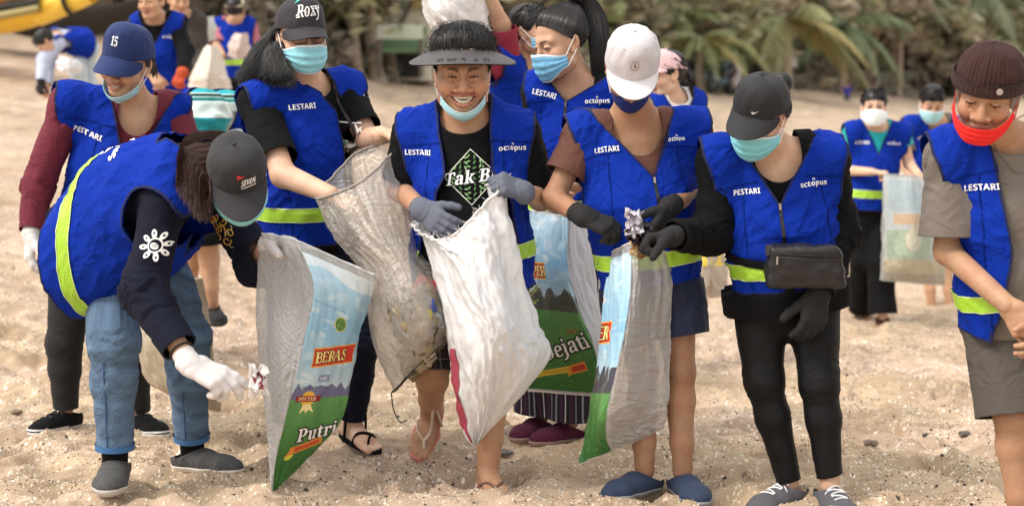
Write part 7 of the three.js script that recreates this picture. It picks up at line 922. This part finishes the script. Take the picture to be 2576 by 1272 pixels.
// dense wood behind, and dry scrub at its foot
{ const put = (name, label, n, place, size, sets) => { const g = leaves(14, () => V(rr(-.5, .5), rr(-.4, .4), rr(-.4, .4)), .3, [[1, 1, 1]]), im = new THREE.InstancedMesh(g, leafMat, n), m = new THREE.Matrix4(), q = new THREE.Quaternion(); for (let i = 0; i < n; i++) { const [p, s, tone] = place(i); q.setFromEuler(new THREE.Euler(rr(-1, 1), rnd() * 6, rr(-1, 1))); im.setMatrixAt(i, m.compose(p, q, V(s, s, s))); const c = OL[tone][floor(rnd() * 4)], L = rr(.7, 1.3); im.setColorAt(i, new THREE.Color(c[0] * L, c[1] * L, c[2] * L)); } im.name = name; im.userData.kind = 'stuff'; im.userData.label = label; scene.add(im); };
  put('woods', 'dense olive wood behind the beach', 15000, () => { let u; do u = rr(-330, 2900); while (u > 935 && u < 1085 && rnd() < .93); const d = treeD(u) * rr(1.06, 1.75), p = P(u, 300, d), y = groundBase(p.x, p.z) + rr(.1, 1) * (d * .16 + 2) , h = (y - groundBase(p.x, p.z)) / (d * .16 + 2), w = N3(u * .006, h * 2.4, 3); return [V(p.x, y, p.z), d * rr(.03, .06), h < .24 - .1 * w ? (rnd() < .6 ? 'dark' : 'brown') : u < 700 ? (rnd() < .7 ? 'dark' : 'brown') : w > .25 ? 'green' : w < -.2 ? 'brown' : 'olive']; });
  put('scrub', 'dry brown scrub at the foot of the trees', 2200, () => { const u = rr(-330, 2900), d = treeD(u) * rr(1.0, 1.12), p = P(u, 300, d), hh = rr(0, 1); return [V(p.x, groundBase(p.x, p.z) + hh * d * .016, p.z), d * rr(.012, .026), rnd() < .65 ? 'dark' : 'brown']; }); }
// ---------------------------------------------------------------- things under the trees
{ const d = 31, at = (u, v) => P(u, v, d), a = at(968, -60), b = at(1066, 118), gy = groundBase(a.x, a.z), w = b.x - a.x, cx = (a.x + b.x) / 2, bl = thing('house', 'white building with a green awning between the trees', 'building', V(cx, gy, -d)); const wm = std(0xd9d3c4, .9), yt = at(1000, -40).y, ya = at(1000, 62).y, yb = at(1000, 98).y;
  part('wall', box(w * 1.3, yt - gy, 4, cx, (yt + gy) / 2, -d - 2.2), wm, bl); part('awning', (() => { const g = box(w * 1.15, .06, 1.3, 0, 0, .6); g.rotateX(.42); g.translate(cx, ya - .1, -d); return g; })(), std(0x6f8f6a, .8), bl); part('awning_edge', box(w * 1.15, .28, .05, cx, yb + .05, -d + 1.25), std(0xc3cbbb, .8), bl); const dr = part('window', box(w * .24, 1.0, .08, cx - w * .12, (yt + ya) / 2 + .4, -d - .17), std(0x7d8288, .3), bl); part('window', box(w * .24, 1.0, .08, cx + w * .3, (yt + ya) / 2 + .4, -d - .17), std(0xb59f62, .4), bl); part('doorway', box(w * .8, yb - gy - .3, .1, cx, (yb + gy) / 2 - .1, -d - .16), std(0x2d2b29, .9), bl); for (const s of [-1, 1]) part('post', new THREE.CylinderGeometry(.05, .05, yb - gy, 8).translate(cx + s * w * .52, (yb + gy) / 2, -d + 1.2), std(0x6a6258, .8), bl); }
function motorbike(u, d, label, hex, turn) { const p = P(u, 300, d), t = thing('motorbike', label, 'motorbike', V(p.x, groundBase(p.x, p.z), p.z), 'motorbikes parked under the trees'), c = std(hex, .35), k = std(0x17171a, .6), o = t.position, R = new THREE.Matrix4().makeRotationY(turn).setPosition(o), A = (n, g, m, q) => part(n, g.applyMatrix4(R), m, q ?? t); for (const x of [-.62, .62]) { const w = A('wheel', new THREE.TorusGeometry(.24, .06, 8, 20).translate(x, .3, 0), k); A('rim', new THREE.TorusGeometry(.17, .02, 6, 18).translate(x, .3, 0), M.metal, w); A('hub', new THREE.CylinderGeometry(.05, .05, .1, 10).rotateX(PI / 2).translate(x, .3, 0), M.metal, w); } A('fairing', tube([V(.52, .35, 0), V(.5, .7, 0), V(.42, 1.0, 0)], (s) => .13 + .05 * sin(s * 3), 8, 4), c); A('frame', tube([V(.45, .45, 0), V(.15, .35, 0), V(-.3, .42, 0), V(-.7, .62, 0)], (s) => .1 + .05 * s, 8, 4), c); A('seat', tube([V(.1, .76, 0), V(-.3, .8, 0), V(-.7, .84, 0)], () => .11, 8, 4, 1.2), k); A('handlebar', tube([V(.36, 1.06, -.34), V(.42, 1.0, 0), V(.36, 1.06, .34)], .018, 6, 4), k); A('headlight', new THREE.SphereGeometry(.1, 12, 8).translate(.52, .92, 0), std(0xc9d2d8, .15)); A('mirror', new THREE.SphereGeometry(.06, 8, 6).scale(1, .7, .3).translate(.36, 1.22, .3), M.metal); }
[[868, 33, 'dark motorbike under the olive tree right of the lettered cap', 0x1d2430, .5], [905, 34, 'black motorbike beside the pale trunk', 0x18191d, .9], [1000, 33, 'dark motorbike in front of the white building', 0x23232a, 1.2], [1050, 32, 'purple motorbike beside the raised white bag', 0x3a3260, .4], [1725, 48, 'grey blue motorbike right of the pink cap', 0x4d6070, .9], [1760, 47, 'silver motorbike under the yellowing palm', 0x8c9096, .6], [1812, 46, 'pale teal motorbike left of the black cap', 0x78939a, 1.0], [1845, 46, 'white motorbike left of the black cap', 0xa9a3a6, 1.3], [1885, 48, 'dark motorbike behind the black cap', 0x1c1a1e, .8], [1700, 49, 'black motorbike behind the pink cap', 0x1a1b20, 1.1]].forEach(([u, d, l, h, t]) => motorbike(u, d, l, h, t));
// yellow outrigger boat with a bamboo float, an orange hull behind it
{ const d = 18.5, c = P(110, 62, d), t = thing('outrigger_boat', 'yellow outrigger boat drawn up on the sand at the left', 'boat', V(c.x, groundBase(c.x, c.z), c.z)), ax = P(250, 30, 18.2).sub(P(-260, 84, 19.5)), o = P(-260, 84, 19.5), n = ax.clone().normalize(), y = V(0, 1, 0), z = n.clone().cross(y).normalize(); const yel = std(0xf0c23a, .45), ol = std(0x9d8f5c, .6), dk = std(0x2a2722, .8);
  const hull = sheet((s, q) => { const k = pow(sin(PI * clamp(.1 + s * .9)), .6), a = lerp(-PI * .98, PI * .02, q), wv = .3 * k, hv = .25 * k; return o.clone().addScaledVector(ax, s * .97).addScaledVector(z, cos(a) * wv).addScaledVector(y, sin(a) * hv + .1 + .22 * pow(abs(s - .45) * 1.7, 3)); }, 60, 18, .02); part('hull', hull, yel, t);
  part('bow_wrap', sheet((s, q) => { const f = .72 + s * .25, a = q * 2 * PI; const r = .21 * sqrt(1 - s * .75); return o.clone().addScaledVector(ax, f).addScaledVector(z, cos(a) * r).addScaledVector(y, .13 + sin(a) * r * 1.05 + s * .1); }, 20, 22), std(0xf6cf52, .4), t); part('lashing', (() => { const p = o.clone().addScaledVector(ax, .88).addScaledVector(y, .19), g = new THREE.TorusGeometry(.2, .03, 6, 20); g.applyMatrix4(new THREE.Matrix4().lookAt(V(0, 0, 0), n, y).setPosition(p)); return g; })(), dk, t); for (const [a, m] of [[.26, ol], [.1, dk], [-.02, ol]]) part('rail', tube([o.clone().addScaledVector(y, a).addScaledVector(z, .38), o.clone().addScaledVector(ax, .4).addScaledVector(y, a).addScaledVector(z, .42), o.clone().addScaledVector(ax, .78).addScaledVector(y, a * .6 + .1).addScaledVector(z, .22)], .05, 8, 5), m, t);
  const d2 = 21, p2 = P(-90, 5, d2), t2 = thing('fishing_boat', 'orange and dark boat behind the yellow outrigger boat', 'boat', V(p2.x, groundBase(p2.x, p2.z), p2.z)); const hl = (y0, w, h, L, x0, col) => part(col === 'o' ? 'hull' : 'gunwale', sheet((s, q) => { const k = pow(sin(PI * clamp(.04 + s * .92)), .5), a = lerp(-PI, 0, q); return V(p2.x + x0 + (s - .5) * L, t2.position.y + y0 + h + sin(a) * h * k + .2 * pow(abs(2 * s - 1), 3), p2.z + cos(a) * w * k); }, 40, 14, .03), col === 'o' ? std(0xe2672e, .5) : dk, t2); hl(.35, .5, .55, 1.6, -.15, 'o'); hl(.2, .42, .4, 2.6, 1.3, 'd'); }
renderer.render(scene, camera);
